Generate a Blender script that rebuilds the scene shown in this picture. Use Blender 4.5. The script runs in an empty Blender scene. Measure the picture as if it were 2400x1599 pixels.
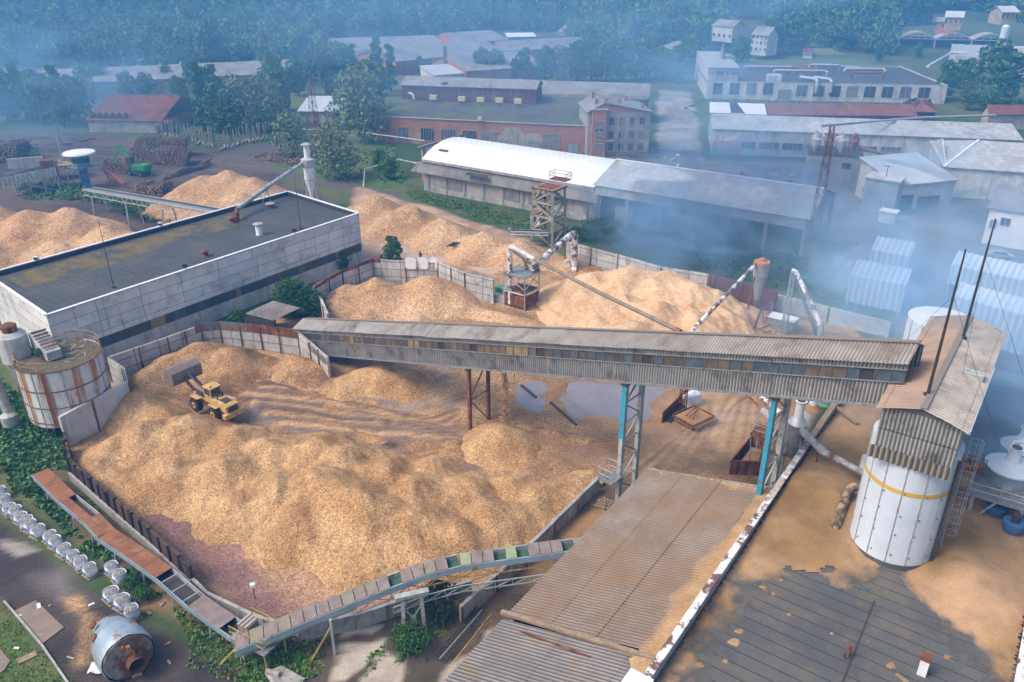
import bpy, bmesh, math, random
import numpy as np
from mathutils import Vector, Matrix
SC = bpy.context.scene
COL = SC.collection
rnd = random.Random(7)
NR = np.random.default_rng(11)

# ---------------------------------------------------------------- camera
CAM_H, F_PX, PITCH = 48.0, 1867.0, math.radians(25.9)
cam_d = bpy.data.cameras.new('camera'); cam = bpy.data.objects.new('camera', cam_d); COL.objects.link(cam)
cam.location = (0, 0, CAM_H); cam.rotation_euler = (math.pi/2 - PITCH, 0, 0)
cam_d.sensor_width = 36; cam_d.lens = 36*F_PX/2400; cam_d.clip_start = 1; cam_d.clip_end = 6000
SC.camera = cam
# ---------------------------------------------------------------- light
SUN_EL, SUN_ROT = math.radians(52), math.radians(250)
w = bpy.data.worlds.new('World'); SC.world = w; w.use_nodes = True
nt = w.node_tree; bg = nt.nodes['Background']
sky = nt.nodes.new('ShaderNodeTexSky'); sky.sky_type = 'NISHITA'; sky.sun_disc = False
sky.sun_elevation = SUN_EL; sky.sun_rotation = SUN_ROT; sky.dust_density = 5; sky.air_density = 1.0; sky.ozone_density = 1.0
nt.links.new(sky.outputs[0], bg.inputs[0]); bg.inputs[1].default_value = 0.15
sd = bpy.data.lights.new('sun', 'SUN'); sd.energy = 1.15; sd.angle = math.radians(18); sd.color = (1, .97, .92)
sun = bpy.data.objects.new('sun', sd); COL.objects.link(sun)
sv = Vector((math.sin(SUN_ROT)*math.cos(SUN_EL), math.cos(SUN_ROT)*math.cos(SUN_EL), math.sin(SUN_EL)))
sun.rotation_euler = sv.to_track_quat('Z', 'Y').to_euler(); sun.location = (0, 0, 80)
SC.view_settings.view_transform = 'Standard'; SC.view_settings.look = 'None'
SC.view_settings.exposure = 0.68; SC.view_settings.gamma = 1
cy = SC.cycles
cy.max_bounces = 5; cy.diffuse_bounces = 3; cy.glossy_bounces = 2; cy.transparent_max_bounces = 6; cy.volume_bounces = 2
cy.volume_step_rate = 2.0; cy.volume_max_steps = 96; cy.caustics_reflective = False; cy.caustics_refractive = False
cy.use_denoising = True; cy.use_adaptive_sampling = True; cy.adaptive_threshold = 0.02

# ---------------------------------------------------------------- surveying: sight lines to points of known height
CP, SP = math.cos(PITCH), math.sin(PITCH)
def ray(u, v):
    a = (u-1200)/F_PX; b = (v-799.5)/F_PX
    return Vector((a, CP-b*SP, -SP-b*CP))
def P(u, v, z=0.0):
    d = ray(u, v); t = (z-CAM_H)/d.z
    return Vector((d.x*t, d.y*t, z))
def PIX(q):
    z = q[2]-CAM_H; Fw = q[1]*CP-z*SP; U = q[1]*SP+z*CP
    return 1200+F_PX*q[0]/Fw, 799.5-F_PX*U/Fw
def HG(u, vf, vt, z0=0.0):
    g = P(u, vf, z0); lo, hi = z0, 47.0
    for _ in range(40):
        m = (lo+hi)/2
        if PIX((g.x, g.y, m))[1] > vt: lo = m
        else: hi = m
    return m
def Q(i, x, y):
    i -= 1; return ((i % 3)*800+x*.34, (i//3)*533+y*.34)
def G(i, x, y, z=0.0): return P(*Q(i, x, y), z)
def onwall(A, B, u, v):
    """distance along AB and height where the sight line meets the vertical plane through A, B"""
    n = Vector((-(B.y-A.y), B.x-A.x, 0)).normalized(); d = ray(u, v)
    o = Vector((0, 0, CAM_H)); t = n.dot(A-o)/n.dot(d); q = o+d*t
    e = Vector((B.x-A.x, B.y-A.y, 0)).normalized()
    return e.dot(q-A), q.z
V = Vector
def xy(a, z): return V((a[0], a[1], z))

# ---------------------------------------------------------------- materials
def _n(t, k, **kw):
    n = t.nodes.new(k)
    for a, b in kw.items(): setattr(n, a, b)
    return n
def c4(c): return (c[0], c[1], c[2], 1)
MC = {}
def mat(name, c1, c2=None, sc=.6, rough=.85, bump=.25, bsc=12, c3=None, s3=.12, t3=(.5, .62), uv=None, metal=0, streak=None, attr=False, spk=None, wave=None):
    if name in MC: return MC[name]
    m = bpy.data.materials.new(name); m.use_nodes = True; t = m.node_tree; L = t.links.new
    b = t.nodes['Principled BSDF']; b.inputs['Roughness'].default_value = rough; b.inputs['Metallic'].default_value = metal
    if rough > .6: b.inputs['Specular IOR Level'].default_value = .2
    tc = _n(t, 'ShaderNodeTexCoord'); ob = tc.outputs['Object']
    def noise(scale, det=4, vec=None, r=.6):
        n = _n(t, 'ShaderNodeTexNoise'); n.inputs['Scale'].default_value = scale; n.inputs['Detail'].default_value = det
        n.inputs['Roughness'].default_value = r; L(vec or ob, n.inputs['Vector']); return n
    def ramp(src, a, bb, ca=(0, 0, 0), cb=(1, 1, 1)):
        r = _n(t, 'ShaderNodeValToRGB'); e = r.color_ramp.elements
        e[0].position = a; e[1].position = bb; e[0].color = c4(ca); e[1].color = c4(cb); L(src, r.inputs[0]); return r
    def mix(f, a, bb, mode='MIX', fac=None):
        x = _n(t, 'ShaderNodeMix', data_type='RGBA', blend_type=mode)
        if f is not None: L(f, x.inputs[0])
        else: x.inputs[0].default_value = fac
        for s, i in ((a, 6), (bb, 7)):
            if isinstance(s, (tuple, list)): x.inputs[i].default_value = c4(s)
            else: L(s, x.inputs[i])
        return x.outputs[2]
    def math_(op, a, bb=None, cc=None):
        x = _n(t, 'ShaderNodeMath', operation=op)
        for s, i in ((a, 0), (bb, 1), (cc, 2)):
            if s is None: continue
            if isinstance(s, (int, float)): x.inputs[i].default_value = s
            else: L(s, x.inputs[i])
        return x.outputs[0]
    c2 = c2 or tuple(v*.78 for v in c1)
    if attr:
        at = _n(t, 'ShaderNodeAttribute', attribute_name='Col'); col = at.outputs['Color']
        n0 = noise(.5, 6); col = mix(None, col, ramp(n0.outputs[0], .3, .7, (.78, .78, .78), (1.2, 1.2, 1.2)).outputs[0], 'MULTIPLY', 1)
    else:
        n0 = noise(sc, 6); col = mix(ramp(n0.outputs[0], .38, .62).outputs[0], c1, c2)
    fine = noise(bsc, 3)
    col = mix(None, col, ramp(fine.outputs[0], .3, .7, (.88, .88, .88), (1.1, 1.1, 1.1)).outputs[0], 'MULTIPLY', 1)
    if c3:
        n3 = noise(s3, 7, r=.7); col = mix(ramp(n3.outputs[0], *t3).outputs[0], col, c3)
    height = fine.outputs[0]
    if wave:   # shade painted into the troughs of corrugated sheets, with the dirt lying there
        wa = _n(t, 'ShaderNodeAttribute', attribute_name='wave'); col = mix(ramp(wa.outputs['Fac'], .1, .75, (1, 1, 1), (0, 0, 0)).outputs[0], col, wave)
    if spk:   # loose chips: cells of differing tone
        vo = _n(t, 'ShaderNodeTexVoronoi'); vo.inputs['Scale'].default_value = spk[0]; L(ob, vo.inputs['Vector'])
        sp = _n(t, 'ShaderNodeSeparateColor'); L(vo.outputs['Color'], sp.inputs[0])
        sr = ramp(sp.outputs[0], 0, 1, tuple([spk[1]]*3), tuple([spk[2]]*3))
        f = at.outputs['Alpha'] if attr else None
        col = mix(f, col, mix(None, col, sr.outputs[0], 'MULTIPLY', 1), 'MIX', 1)
        height = math_('ADD', height, math_('MULTIPLY', sp.outputs[1], .7))
    if streak:   # stains that run down the plate: (colour, horizontal scale, vertical scale, lo, hi)
        mp = _n(t, 'ShaderNodeMapping'); mp.inputs['Scale'].default_value = (streak[1], streak[1], streak[2]); L(ob, mp.inputs[0])
        ns = noise(1, 4, mp.outputs[0]); col = mix(ramp(ns.outputs[0], streak[3], streak[4]).outputs[0], col, streak[0])
    if uv:
        k = uv[0]; uo = tc.outputs['UV']; sx = _n(t, 'ShaderNodeSeparateXYZ'); L(uo, sx.inputs[0])
        if k in ('corr', 'seam'):
            per, row = uv[1], uv[2]
            ph = math_('FRACT', math_('DIVIDE', sx.outputs[0], per))
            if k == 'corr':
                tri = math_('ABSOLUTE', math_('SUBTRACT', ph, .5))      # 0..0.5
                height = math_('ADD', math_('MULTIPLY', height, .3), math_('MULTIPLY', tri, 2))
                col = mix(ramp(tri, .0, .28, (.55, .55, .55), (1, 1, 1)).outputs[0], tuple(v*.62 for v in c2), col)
            else:
                ln = math_('LESS_THAN', ph, uv[3]/per); col = mix(ln, col, uv[4])
            if row:
                rw = math_('FRACT', math_('DIVIDE', sx.outputs[1], row)); ln = math_('LESS_THAN', rw, .045)
                col = mix(math_('MULTIPLY', ln, .55), col, tuple(v*.4 for v in c2))
                cell = _n(t, 'ShaderNodeTexWhiteNoise', noise_dimensions='2D'); cv = _n(t, 'ShaderNodeCombineXYZ')
                L(math_('FLOOR', math_('DIVIDE', sx.outputs[0], 1.0)), cv.inputs[0]); L(math_('FLOOR', math_('DIVIDE', sx.outputs[1], row)), cv.inputs[1])
                L(cv.outputs[0], cell.inputs['Vector'])
                col = mix(None, col, ramp(cell.outputs['Value'], 0, 1, (.84, .84, .84), (1.1, 1.1, 1.1)).outputs[0], 'MULTIPLY', 1)
        elif k in ('brick', 'panel'):
            br = _n(t, 'ShaderNodeTexBrick'); L(uo, br.inputs['Vector']); br.inputs['Scale'].default_value = 1
            br.inputs['Brick Width'].default_value = uv[1]; br.inputs['Row Height'].default_value = uv[2]
            br.inputs['Mortar Size'].default_value = uv[3]; br.inputs['Mortar Smooth'].default_value = .3
            br.offset = .5 if k == 'brick' else 0
            br.inputs['Color1'].default_value = (.9, .9, .9, 1); br.inputs['Color2'].default_value = (1.08, 1.08, 1.08, 1); br.inputs['Mortar'].default_value = (1, 1, 1, 1)
            col = mix(None, col, br.outputs['Color'], 'MULTIPLY', 1); col = mix(br.outputs['Fac'], col, uv[4])
            height = math_('SUBTRACT', height, math_('MULTIPLY', br.outputs['Fac'], 1.2))
    L(col, b.inputs['Base Color'])
    if bump:
        bp = _n(t, 'ShaderNodeBump'); bp.inputs['Strength'].default_value = bump; bp.inputs['Distance'].default_value = .05
        L(height, bp.inputs['Height']); L(bp.outputs[0], b.inputs['Normal'])
    MC[name] = m; return m

# ---------------------------------------------------------------- mesh helpers
ORG = {}
def origin(o): return ORG.get(o.name, V((0, 0, 0))) if o is not None else V((0, 0, 0))
def tag(o, label=None, cat=None, group=None, kind=None):
    if label: o['label'] = label
    if cat: o['category'] = cat
    if group: o['group'] = group
    if kind: o['kind'] = kind
    return o
def thing(name, label, cat, loc=(0, 0, 0), group=None, rz=0):
    o = bpy.data.objects.new(name, None); COL.objects.link(o); o.location = loc; o.rotation_euler = (0, 0, rz)
    o.empty_display_size = .3; ORG[o.name] = V(loc) if rz == 0 else V((0, 0, 0)); return tag(o, label, cat, group)
def copytree(o, loc=None, rz=None, label=None, sc=None, parent=None):
    c = o.copy(); COL.objects.link(c)
    if parent is not None:
        c.parent = parent
    else:
        if loc is not None: c.location = loc
        if rz is not None: c.rotation_euler = (0, 0, rz)
        if sc is not None: c.scale = (sc, sc, sc) if isinstance(sc, (int, float)) else sc
        if label: c['label'] = label
    for ch in list(o.children): copytree(ch, parent=c)
    return c
class MB:
    def __init__(s): s.v = []; s.f = []; s.w = {}
    def quad(s, *p):
        i = len(s.v); s.v += [V(q) for q in p]; s.f.append(tuple(range(i, i+len(p)))); return s
    def prism(s, base, top):
        n = len(base); i = len(s.v); s.v += [V(q) for q in base]+[V(q) for q in top]
        s.f.append(tuple(range(i+n-1, i-1, -1))); s.f.append(tuple(range(i+n, i+2*n)))
        for k in range(n): j = (k+1) % n; s.f.append((i+k, i+j, i+n+j, i+n+k))
        return s
    def box(s, c, size, ax=None):
        """centre, size, ax = direction of local x in plan"""
        c = V(c); ex = V(ax).normalized() if ax is not None else V((1, 0, 0)); ey = V((-ex.y, ex.x, 0)); ez = V((0, 0, 1))
        hx, hy, hz = size[0]/2, size[1]/2, size[2]/2
        b = [c+ex*a*hx+ey*d*hy-ez*hz for a, d in ((-1, -1), (1, -1), (1, 1), (-1, 1))]
        return s.prism(b, [q+ez*2*hz for q in b])
    def bar(s, a, b, wd, ht=None, up=(0, 0, 1)):
        a = V(a); b = V(b); ht = ht or wd; d = (b-a).normalized(); u = V(up)
        if abs(d.dot(u)) > .97: u = V((1, 0, 0))
        sd = d.cross(u).normalized(); up_ = sd.cross(d).normalized()
        o = [sd*x*wd/2+up_*y*ht/2 for x, y in ((-1, -1), (1, -1), (1, 1), (-1, 1))]
        return s.prism([a+q for q in o], [b+q for q in o])
    def tube(s, pts, r, n=10, caps=True):
        pts = [V(p) for p in pts]; rs = r if isinstance(r, (list, tuple)) else [r]*len(pts)
        rings = []; prev = None
        for k, p in enumerate(pts):
            d = (pts[min(k+1, len(pts)-1)]-pts[max(k-1, 0)]).normalized()
            if prev is None:
                u = V((0, 0, 1)) if abs(d.z) < .9 else V((1, 0, 0)); a = d.cross(u).normalized()
            else: a = (prev-d*prev.dot(d)).normalized()
            prev = a; bb = d.cross(a); i = len(s.v)
            s.v += [p+(a*math.cos(2*math.pi*j/n)+bb*math.sin(2*math.pi*j/n))*rs[k] for j in range(n)]; rings.append(i)
        for x, y in zip(rings, rings[1:]):
            for j in range(n): jj = (j+1) % n; s.f.append((x+j, x+jj, y+jj, y+j))
        if caps: s.f.append(tuple(rings[0]+j for j in range(n-1, -1, -1))); s.f.append(tuple(rings[-1]+j for j in range(n)))
        return s
    def lathe(s, c, prof, n=24, caps=True):
        c = V(c); return s.tube([c+V((0, 0, z)) for r, z in prof], [r for r, z in prof], n, caps)
    def sheet(s, p0, eu, ev, per=.25, amp=.035, rows=0):
        """corrugated sheet: waves run along ev, repeat along eu"""
        p0, eu, ev = V(p0), V(eu), V(ev); nrm = eu.cross(ev).normalized()
        if nrm.z < -.01: nrm = -nrm
        n = max(2, int(eu.length/per*4)); k0 = rows if rows else 1
        for r in range(k0):
            a, bq = r/k0, (r+1)/k0; lift = .03 if rows and r % 2 else 0; i = len(s.v)
            jit = rnd.uniform(-.015, .015)
            for j in range(n+1):
                o = nrm*(amp*math.sin(2*math.pi*j/4)+lift+jit); q = p0+eu*(j/n)+o
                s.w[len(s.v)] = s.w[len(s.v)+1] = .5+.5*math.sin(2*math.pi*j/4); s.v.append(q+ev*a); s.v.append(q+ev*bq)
            for j in range(n): s.f.append((i+2*j, i+2*j+2, i+2*j+3, i+2*j+1))
        return s
    def build(s, name, m, parent=None, smooth=False, ax=None, bevel=0):
        me = bpy.data.meshes.new(name); og = origin(parent)
        me.from_pydata([tuple(q-og) for q in s.v], [], s.f); me.materials.append(m); me.update()
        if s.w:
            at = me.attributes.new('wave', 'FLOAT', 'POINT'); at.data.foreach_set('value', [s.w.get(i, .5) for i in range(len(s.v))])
        uvl = me.uv_layers.new(name='UVMap'); fl = []; co = np.empty(len(me.vertices)*3); me.vertices.foreach_get('co', co); co = co.reshape(-1, 3)
        for p in me.polygons:
            nn = p.normal
            if abs(nn.z) > .995:
                a = V(ax).normalized() if ax is not None else V((1, 0, 0)); bq = V((-a.y, a.x, 0))
            else:
                a = V((-nn.y, nn.x, 0)).normalized(); bq = nn.cross(a); bq = bq if bq.z > 0 else -bq
            ix = list(p.vertices); c = co[ix]
            fl.append(np.stack([c@np.array(a), c@np.array(bq)], 1))
            if smooth: p.use_smooth = True
        if fl: uvl.data.foreach_set('uv', np.concatenate(fl).ravel())
        o = bpy.data.objects.new(name, me); COL.objects.link(o)
        if parent is not None: o.parent = parent; ORG[o.name] = og
        if smooth:
            md = o.modifiers.new('edges', 'EDGE_SPLIT'); md.split_angle = math.radians(38)
        if bevel:
            bv = o.modifiers.new('bevel', 'BEVEL'); bv.width = bevel; bv.segments = 2
        return o
def npmesh(name, verts, nper, m, parent=None, col=None, faces=None, smooth=False):
    """fast mesh from numpy: verts (N*nper,3), every nper verts a face, or explicit quad faces"""
    me = bpy.data.meshes.new(name); v = np.asarray(verts, dtype=np.float32).reshape(-1, 3)
    if faces is None: faces = np.arange(len(v), dtype=np.int32).reshape(-1, nper)
    nf = len(faces); k = faces.shape[1]
    me.vertices.add(len(v)); me.vertices.foreach_set('co', v.ravel()); me.loops.add(nf*k)
    me.loops.foreach_set('vertex_index', faces.astype(np.int32).ravel()); me.polygons.add(nf)
    me.polygons.foreach_set('loop_start', (np.arange(nf)*k).astype(np.int32)); me.polygons.foreach_set('loop_total', np.full(nf, k, dtype=np.int32))
    if smooth: me.polygons.foreach_set('use_smooth', np.ones(nf, dtype=bool))
    me.update(calc_edges=True); me.validate()
    if col is not None:
        a = me.color_attributes.new('Col', 'FLOAT_COLOR', 'POINT'); a.data.foreach_set('color', col.astype(np.float32).ravel())
    me.materials.append(m); o = bpy.data.objects.new(name, me); COL.objects.link(o)
    if parent is not None: o.parent = parent
    return o
def vnoise(x, y, s, seed=0):
    x = np.asarray(x)*s+seed*17.3; y = np.asarray(y)*s+seed*9.1
    xi = np.floor(x).astype(np.int64); yi = np.floor(y).astype(np.int64); fx = x-xi; fy = y-yi
    fx = fx*fx*(3-2*fx); fy = fy*fy*(3-2*fy)
    def hsh(a, b):
        h = (a*374761393+b*668265263+seed*1274126177) & 0x7fffffff
        h = ((h ^ (h >> 13))*1274126177) & 0x7fffffff
        return ((h ^ (h >> 16)) & 0xffff)/65535.
    return (hsh(xi, yi)*(1-fx)+hsh(xi+1, yi)*fx)*(1-fy)+(hsh(xi, yi+1)*(1-fx)+hsh(xi+1, yi+1)*fx)*fy
def fbm(x, y, s, o=4, seed=0):
    r = 0; a = .5
    for k in range(o): r = r+a*vnoise(x, y, s*2**k, seed+k); a *= .5
    return r
def inpoly(x, y, poly):
    r = np.zeros(x.shape, bool); n = len(poly); j = n-1
    for i in range(n):
        xi, yi = poly[i][:2]; xj, yj = poly[j][:2]
        c = ((yi > y) != (yj > y)) & (x < (xj-xi)*(y-yi)/((yj-yi) if yj != yi else 1e-9)+xi); r ^= c; j = i
    return r
def segdist(x, y, a, b):
    dx, dy = b[0]-a[0], b[1]-a[1]; L2 = dx*dx+dy*dy+1e-9
    t = np.clip(((x-a[0])*dx+(y-a[1])*dy)/L2, 0, 1); return np.hypot(x-a[0]-t*dx, y-a[1]-t*dy), t
def polysd(x, y, poly):
    d = np.full(x.shape, 1e9)
    for i in range(len(poly)): d = np.minimum(d, segdist(x, y, poly[i], poly[(i+1) % len(poly)])[0])
    return np.where(inpoly(x, y, poly), d, -d)
E1 = V((.585, .811, 0)); E2 = V((.811, -.585, 0)); Z = V((0, 0, 1))
# ---------------------------------------------------------------- palette
CH1, CH2 = (.52, .325, .155), (.36, .21, .095)
M_chip = mat('wood_chips', CH1, CH2, sc=.35, bump=.9, bsc=5, c3=(.36, .19, .075), s3=.16, t3=(.46, .72), spk=(10, .52, 1.45))
M_chipd = mat('dark_wood_chips', (.44, .255, .12), (.31, .17, .075), sc=.4, bump=.9, bsc=5, c3=(.22, .12, .055), s3=.2, t3=(.48, .66), spk=(9, .52, 1.45))
M_chipfar = mat('wood_chips_orange', (.51, .305, .155), (.35, .195, .09), sc=.4, bump=.9, bsc=4, c3=(.60, .39, .22), s3=.1, t3=(.45, .65), spk=(6, .55, 1.42))
M_saw = mat('pale_sawdust', (.64, .43, .25), (.52, .325, .175), sc=.3, bump=.5, bsc=3, c3=(.54, .31, .17), s3=.2, t3=(.52, .7), spk=(4, .85, 1.15))
M_dust = mat('brown_sawdust', (.37, .215, .095), (.24, .135, .06), sc=.3, bump=.25, bsc=7, c3=(.43, .27, .14), s3=.16, t3=(.5, .66), spk=(9, .9, 1.1))
M_ground = mat('ground_surface', (.3, .3, .3), attr=True, spk=(7, .55, 1.42), bump=.7, bsc=4)
M_conc = mat('grey_concrete', (.42, .40, .37), (.30, .285, .26), sc=.8, c3=(.20, .18, .16), s3=.5, t3=(.56, .68), streak=((.22, .19, .17), 2.2, .25, .56, .7))
M_panel = mat('whitewashed_panels', (.76, .74, .71), (.64, .62, .59), sc=.5, c3=(.40, .36, .33), s3=.35, t3=(.52, .7), uv=('panel', 6.0, 1.45, .035, (.16, .15, .14)), streak=((.38, .33, .29), 1.3, .12, .6, .72))
M_wallpan = mat('yard_wall_panels', (.56, .545, .51), (.43, .42, .39), sc=.7, c3=(.22, .21, .2), s3=.5, t3=(.55, .7), uv=('panel', 3.2, 1.25, .05, (.10, .09, .08)), streak=((.24, .22, .2), 2, .2, .56, .7))
M_white = mat('white_paint', (.80, .80, .80), (.70, .70, .70), sc=1, rough=.5, c3=(.38, .30, .24), s3=.9, t3=(.62, .7))
M_whitew = mat('white_render', (.60, .59, .56), (.46, .45, .42), sc=.4, c3=(.32, .29, .26), s3=.3, t3=(.5, .68), streak=((.33, .3, .27), 1, .15, .55, .7))
M_bit = mat('bitumen_roof', (.085, .088, .092), (.062, .064, .068), sc=.3, rough=.7, bump=.2, uv=('seam', 1.05, 0, .06, (.025, .026, .03)), c3=(.11, .105, .085), s3=.15, t3=(.5, .65))
M_bitmoss = mat('mossy_bitumen', (.17, .125, .05), (.11, .09, .05), sc=.5, rough=.8, c3=(.07, .072, .075), s3=.22, t3=(.48, .56))
M_rust = mat('rusty_steel', (.22, .085, .04), (.13, .05, .03), sc=1.2, rough=.8, c3=(.30, .13, .06), s3=.8, t3=(.5, .6), streak=((.08, .04, .03), 2, .3, .55, .65))
M_rustor = mat('orange_rust', (.30, .125, .055), (.20, .085, .045), sc=.9, rough=.8, c3=(.28, .2, .14), s3=.5, t3=(.58, .68))
M_steel = mat('grey_steel', (.30, .31, .31), (.22, .22, .22), sc=2, rough=.55, metal=.3, c3=(.20, .11, .06), s3=1.2, t3=(.55, .66))
M_paleg = mat('pale_grey_steel', (.42, .44, .42), (.30, .31, .29), sc=2, rough=.6, c3=(.18, .11, .07), s3=1.5, t3=(.57, .66))
M_dark = mat('dark_steel', (.035, .034, .035), (.06, .045, .035), sc=2, rough=.6)
M_turq = mat('turquoise_paint', (.04, .33, .46), (.05, .25, .36), sc=1, rough=.5, c3=(.22, .11, .06), s3=1.8, t3=(.58, .63))
M_yel = mat('yellow_machine_paint', (.60, .37, .12), (.50, .30, .10), sc=1.5, rough=.6, c3=(.30, .2, .11), s3=1.6, t3=(.5, .66))
M_yrail = mat('faded_yellow_rail', (.50, .36, .10), (.30, .19, .08), sc=2)
M_rubber = mat('black_rubber', (.022, .021, .02), (.05, .042, .034), sc=2, rough=.9)
M_glass2 = mat('grey_window_glass', (.14, .16, .18), (.08, .09, .1), sc=.8, rough=.2, bump=.03)
M_glass3 = mat('dusty_window_glass', (.25, .24, .22), (.16, .155, .15), sc=.8, rough=.5, bump=.03)
M_glass = mat('dark_window_glass', (.035, .045, .055), (.06, .07, .075), sc=.8, rough=.18, bump=.03)
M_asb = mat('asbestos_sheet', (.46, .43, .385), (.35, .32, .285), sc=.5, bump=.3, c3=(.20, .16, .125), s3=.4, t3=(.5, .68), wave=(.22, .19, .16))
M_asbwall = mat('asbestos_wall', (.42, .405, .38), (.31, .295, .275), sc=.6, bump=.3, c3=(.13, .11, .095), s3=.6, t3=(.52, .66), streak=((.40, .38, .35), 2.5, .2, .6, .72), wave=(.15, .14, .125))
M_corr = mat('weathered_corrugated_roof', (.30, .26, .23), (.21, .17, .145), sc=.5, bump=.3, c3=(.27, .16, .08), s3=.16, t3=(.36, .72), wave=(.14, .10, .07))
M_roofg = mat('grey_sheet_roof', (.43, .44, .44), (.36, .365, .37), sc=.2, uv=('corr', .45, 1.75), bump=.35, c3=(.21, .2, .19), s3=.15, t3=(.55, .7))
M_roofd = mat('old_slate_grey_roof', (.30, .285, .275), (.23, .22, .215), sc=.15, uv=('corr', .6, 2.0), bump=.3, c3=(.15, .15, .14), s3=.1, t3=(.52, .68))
M_roofw = mat('white_sheet_roof', (.78, .78, .78), (.70, .70, .71), sc=.15, rough=.45, uv=('seam', 1.2, 0, .08, (.52, .53, .55)), bump=.15)
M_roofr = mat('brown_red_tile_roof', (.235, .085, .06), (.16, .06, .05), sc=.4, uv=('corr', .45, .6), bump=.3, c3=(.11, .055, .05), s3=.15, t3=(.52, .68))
M_roofrust = mat('rusted_sheet_roof', (.24, .10, .075), (.16, .075, .06), sc=.3, uv=('seam', .9, 0, .07, (.1, .045, .04)), c3=(.30, .20, .16), s3=.2, t3=(.6, .7))
M_brick = mat('red_brick', (.46, .18, .10), (.34, .14, .085), sc=.3, uv=('brick', .5, .17, .02, (.28, .2, .15)), c3=(.42, .33, .26), s3=.12, t3=(.58, .66), bump=.2)
M_pink = mat('pink_render', (.52, .21, .14), (.43, .17, .115), sc=.4, c3=(.4, .33, .27), s3=.3, t3=(.56, .68))
M_rend = mat('grey_beige_render', (.42, .38, .33), (.34, .30, .26), sc=.4, c3=(.25, .2, .17), s3=.3, t3=(.52, .7), streak=((.26, .22, .18), 1, .15, .55, .7))
M_maroon = mat('maroon_sheet_wall', (.17, .055, .05), (.11, .04, .04), sc=.4, uv=('corr', .5, 0), streak=((.32, .2, .13), 1.6, .1, .55, .68))
M_leaf = mat('tree_leaves', (.11, .22, .04), (.07, .155, .03), sc=.35, rough=.8, bump=0, bsc=1.2)
M_leafb = mat('bluish_leaves', (.085, .20, .06), (.05, .14, .04), sc=.3, rough=.8, bump=0, bsc=1.2)
M_leafy = mat('yellow_green_leaves', (.125, .16, .035), (.08, .115, .03), sc=.4, rough=.8, bump=0, bsc=1.2)
M_weed = mat('weed_leaves', (.08, .19, .03), (.12, .18, .035), sc=.5, rough=.8, bump=0, c3=(.2, .15, .06), s3=.25, t3=(.56, .66), bsc=2)
M_bark = mat('bark', (.10, .08, .06), (.06, .05, .04), sc=3)
M_log = mat('log_bark', (.17, .12, .085), (.09, .065, .05), sc=2.5, c3=(.36, .21, .13), s3=2.5, t3=(.52, .6), bump=.5)
M_logend = mat('cut_log_end', (.50, .31, .19), (.36, .2, .12), sc=3)
M_green = mat('green_machine_paint', (.03, .28, .07), (.03, .2, .05), sc=1, rough=.45)
M_red = mat('red_machine_paint', (.42, .09, .06), (.30, .07, .05), sc=1, rough=.5)
M_bluep = mat('blue_paint', (.06, .16, .34), (.05, .12, .25), sc=1, rough=.6)
M_bluegrey = mat('blue_grey_steel', (.36, .44, .49), (.27, .35, .41), sc=.7, rough=.4, metal=.25, c3=(.26, .15, .09), s3=.6, t3=(.59, .65))
M_gravel = mat('grey_gravel', (.36, .34, .31), (.2, .19, .17), sc=6, bump=.9, bsc=9, spk=(9, .5, 1.5))
M_bag = mat('white_woven_bag', (.80, .81, .84), (.66, .68, .73), sc=2, rough=.6, bump=.3, bsc=5)
M_bagb = mat('blue_bag_print', (.08, .2, .45), (.1, .25, .5), sc=2, rough=.6)
M_wood = mat('weathered_wood', (.34, .25, .16), (.24, .17, .11), sc=2)
M_silo = mat('silo_white_paint', (.60, .65, .71), (.54, .59, .65), sc=.5, rough=.4, c3=(.5, .5, .5), s3=.8, t3=(.62, .72), bump=.06)
M_rsilo = mat('rust_streaked_white', (.66, .67, .66), (.56, .57, .55), sc=.7, rough=.6, streak=((.42, .18, .045), 1.1, .08, .49, .57), c3=(.40, .30, .18), s3=.8, t3=(.57, .68))
M_band = mat('ochre_band_paint', (.66, .40, .06), (.6, .34, .05), sc=1, rough=.5)
M_blueroof = mat('cool_grey_roof', (.45, .48, .50), (.38, .41, .43), sc=.2, uv=('seam', 1.4, 0, .06, (.3, .32, .34)))
M_greensilo = mat('green_tank_paint', (.10, .22, .13), (.08, .17, .10), sc=1, rough=.5)
M_puddle = mat('murky_puddle', (.25, .22, .222), (.21, .185, .19), sc=.3, rough=.03, bump=0)
M_puddle.node_tree.nodes['Principled BSDF'].inputs['Specular IOR Level'].default_value = .9
M_gallglass = [mat('pane_dark', (.07, .06, .055), (.12, .10, .08), sc=1.5, rough=.3), mat('pane_ochre', (.33, .235, .10), (.22, .15, .07), sc=1.5, rough=.4),
               mat('pane_brown', (.19, .14, .09), (.11, .085, .06), sc=1.5, rough=.3), mat('pane_blue', (.06, .085, .11), (.1, .12, .14), sc=1.5, rough=.25)]

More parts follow.
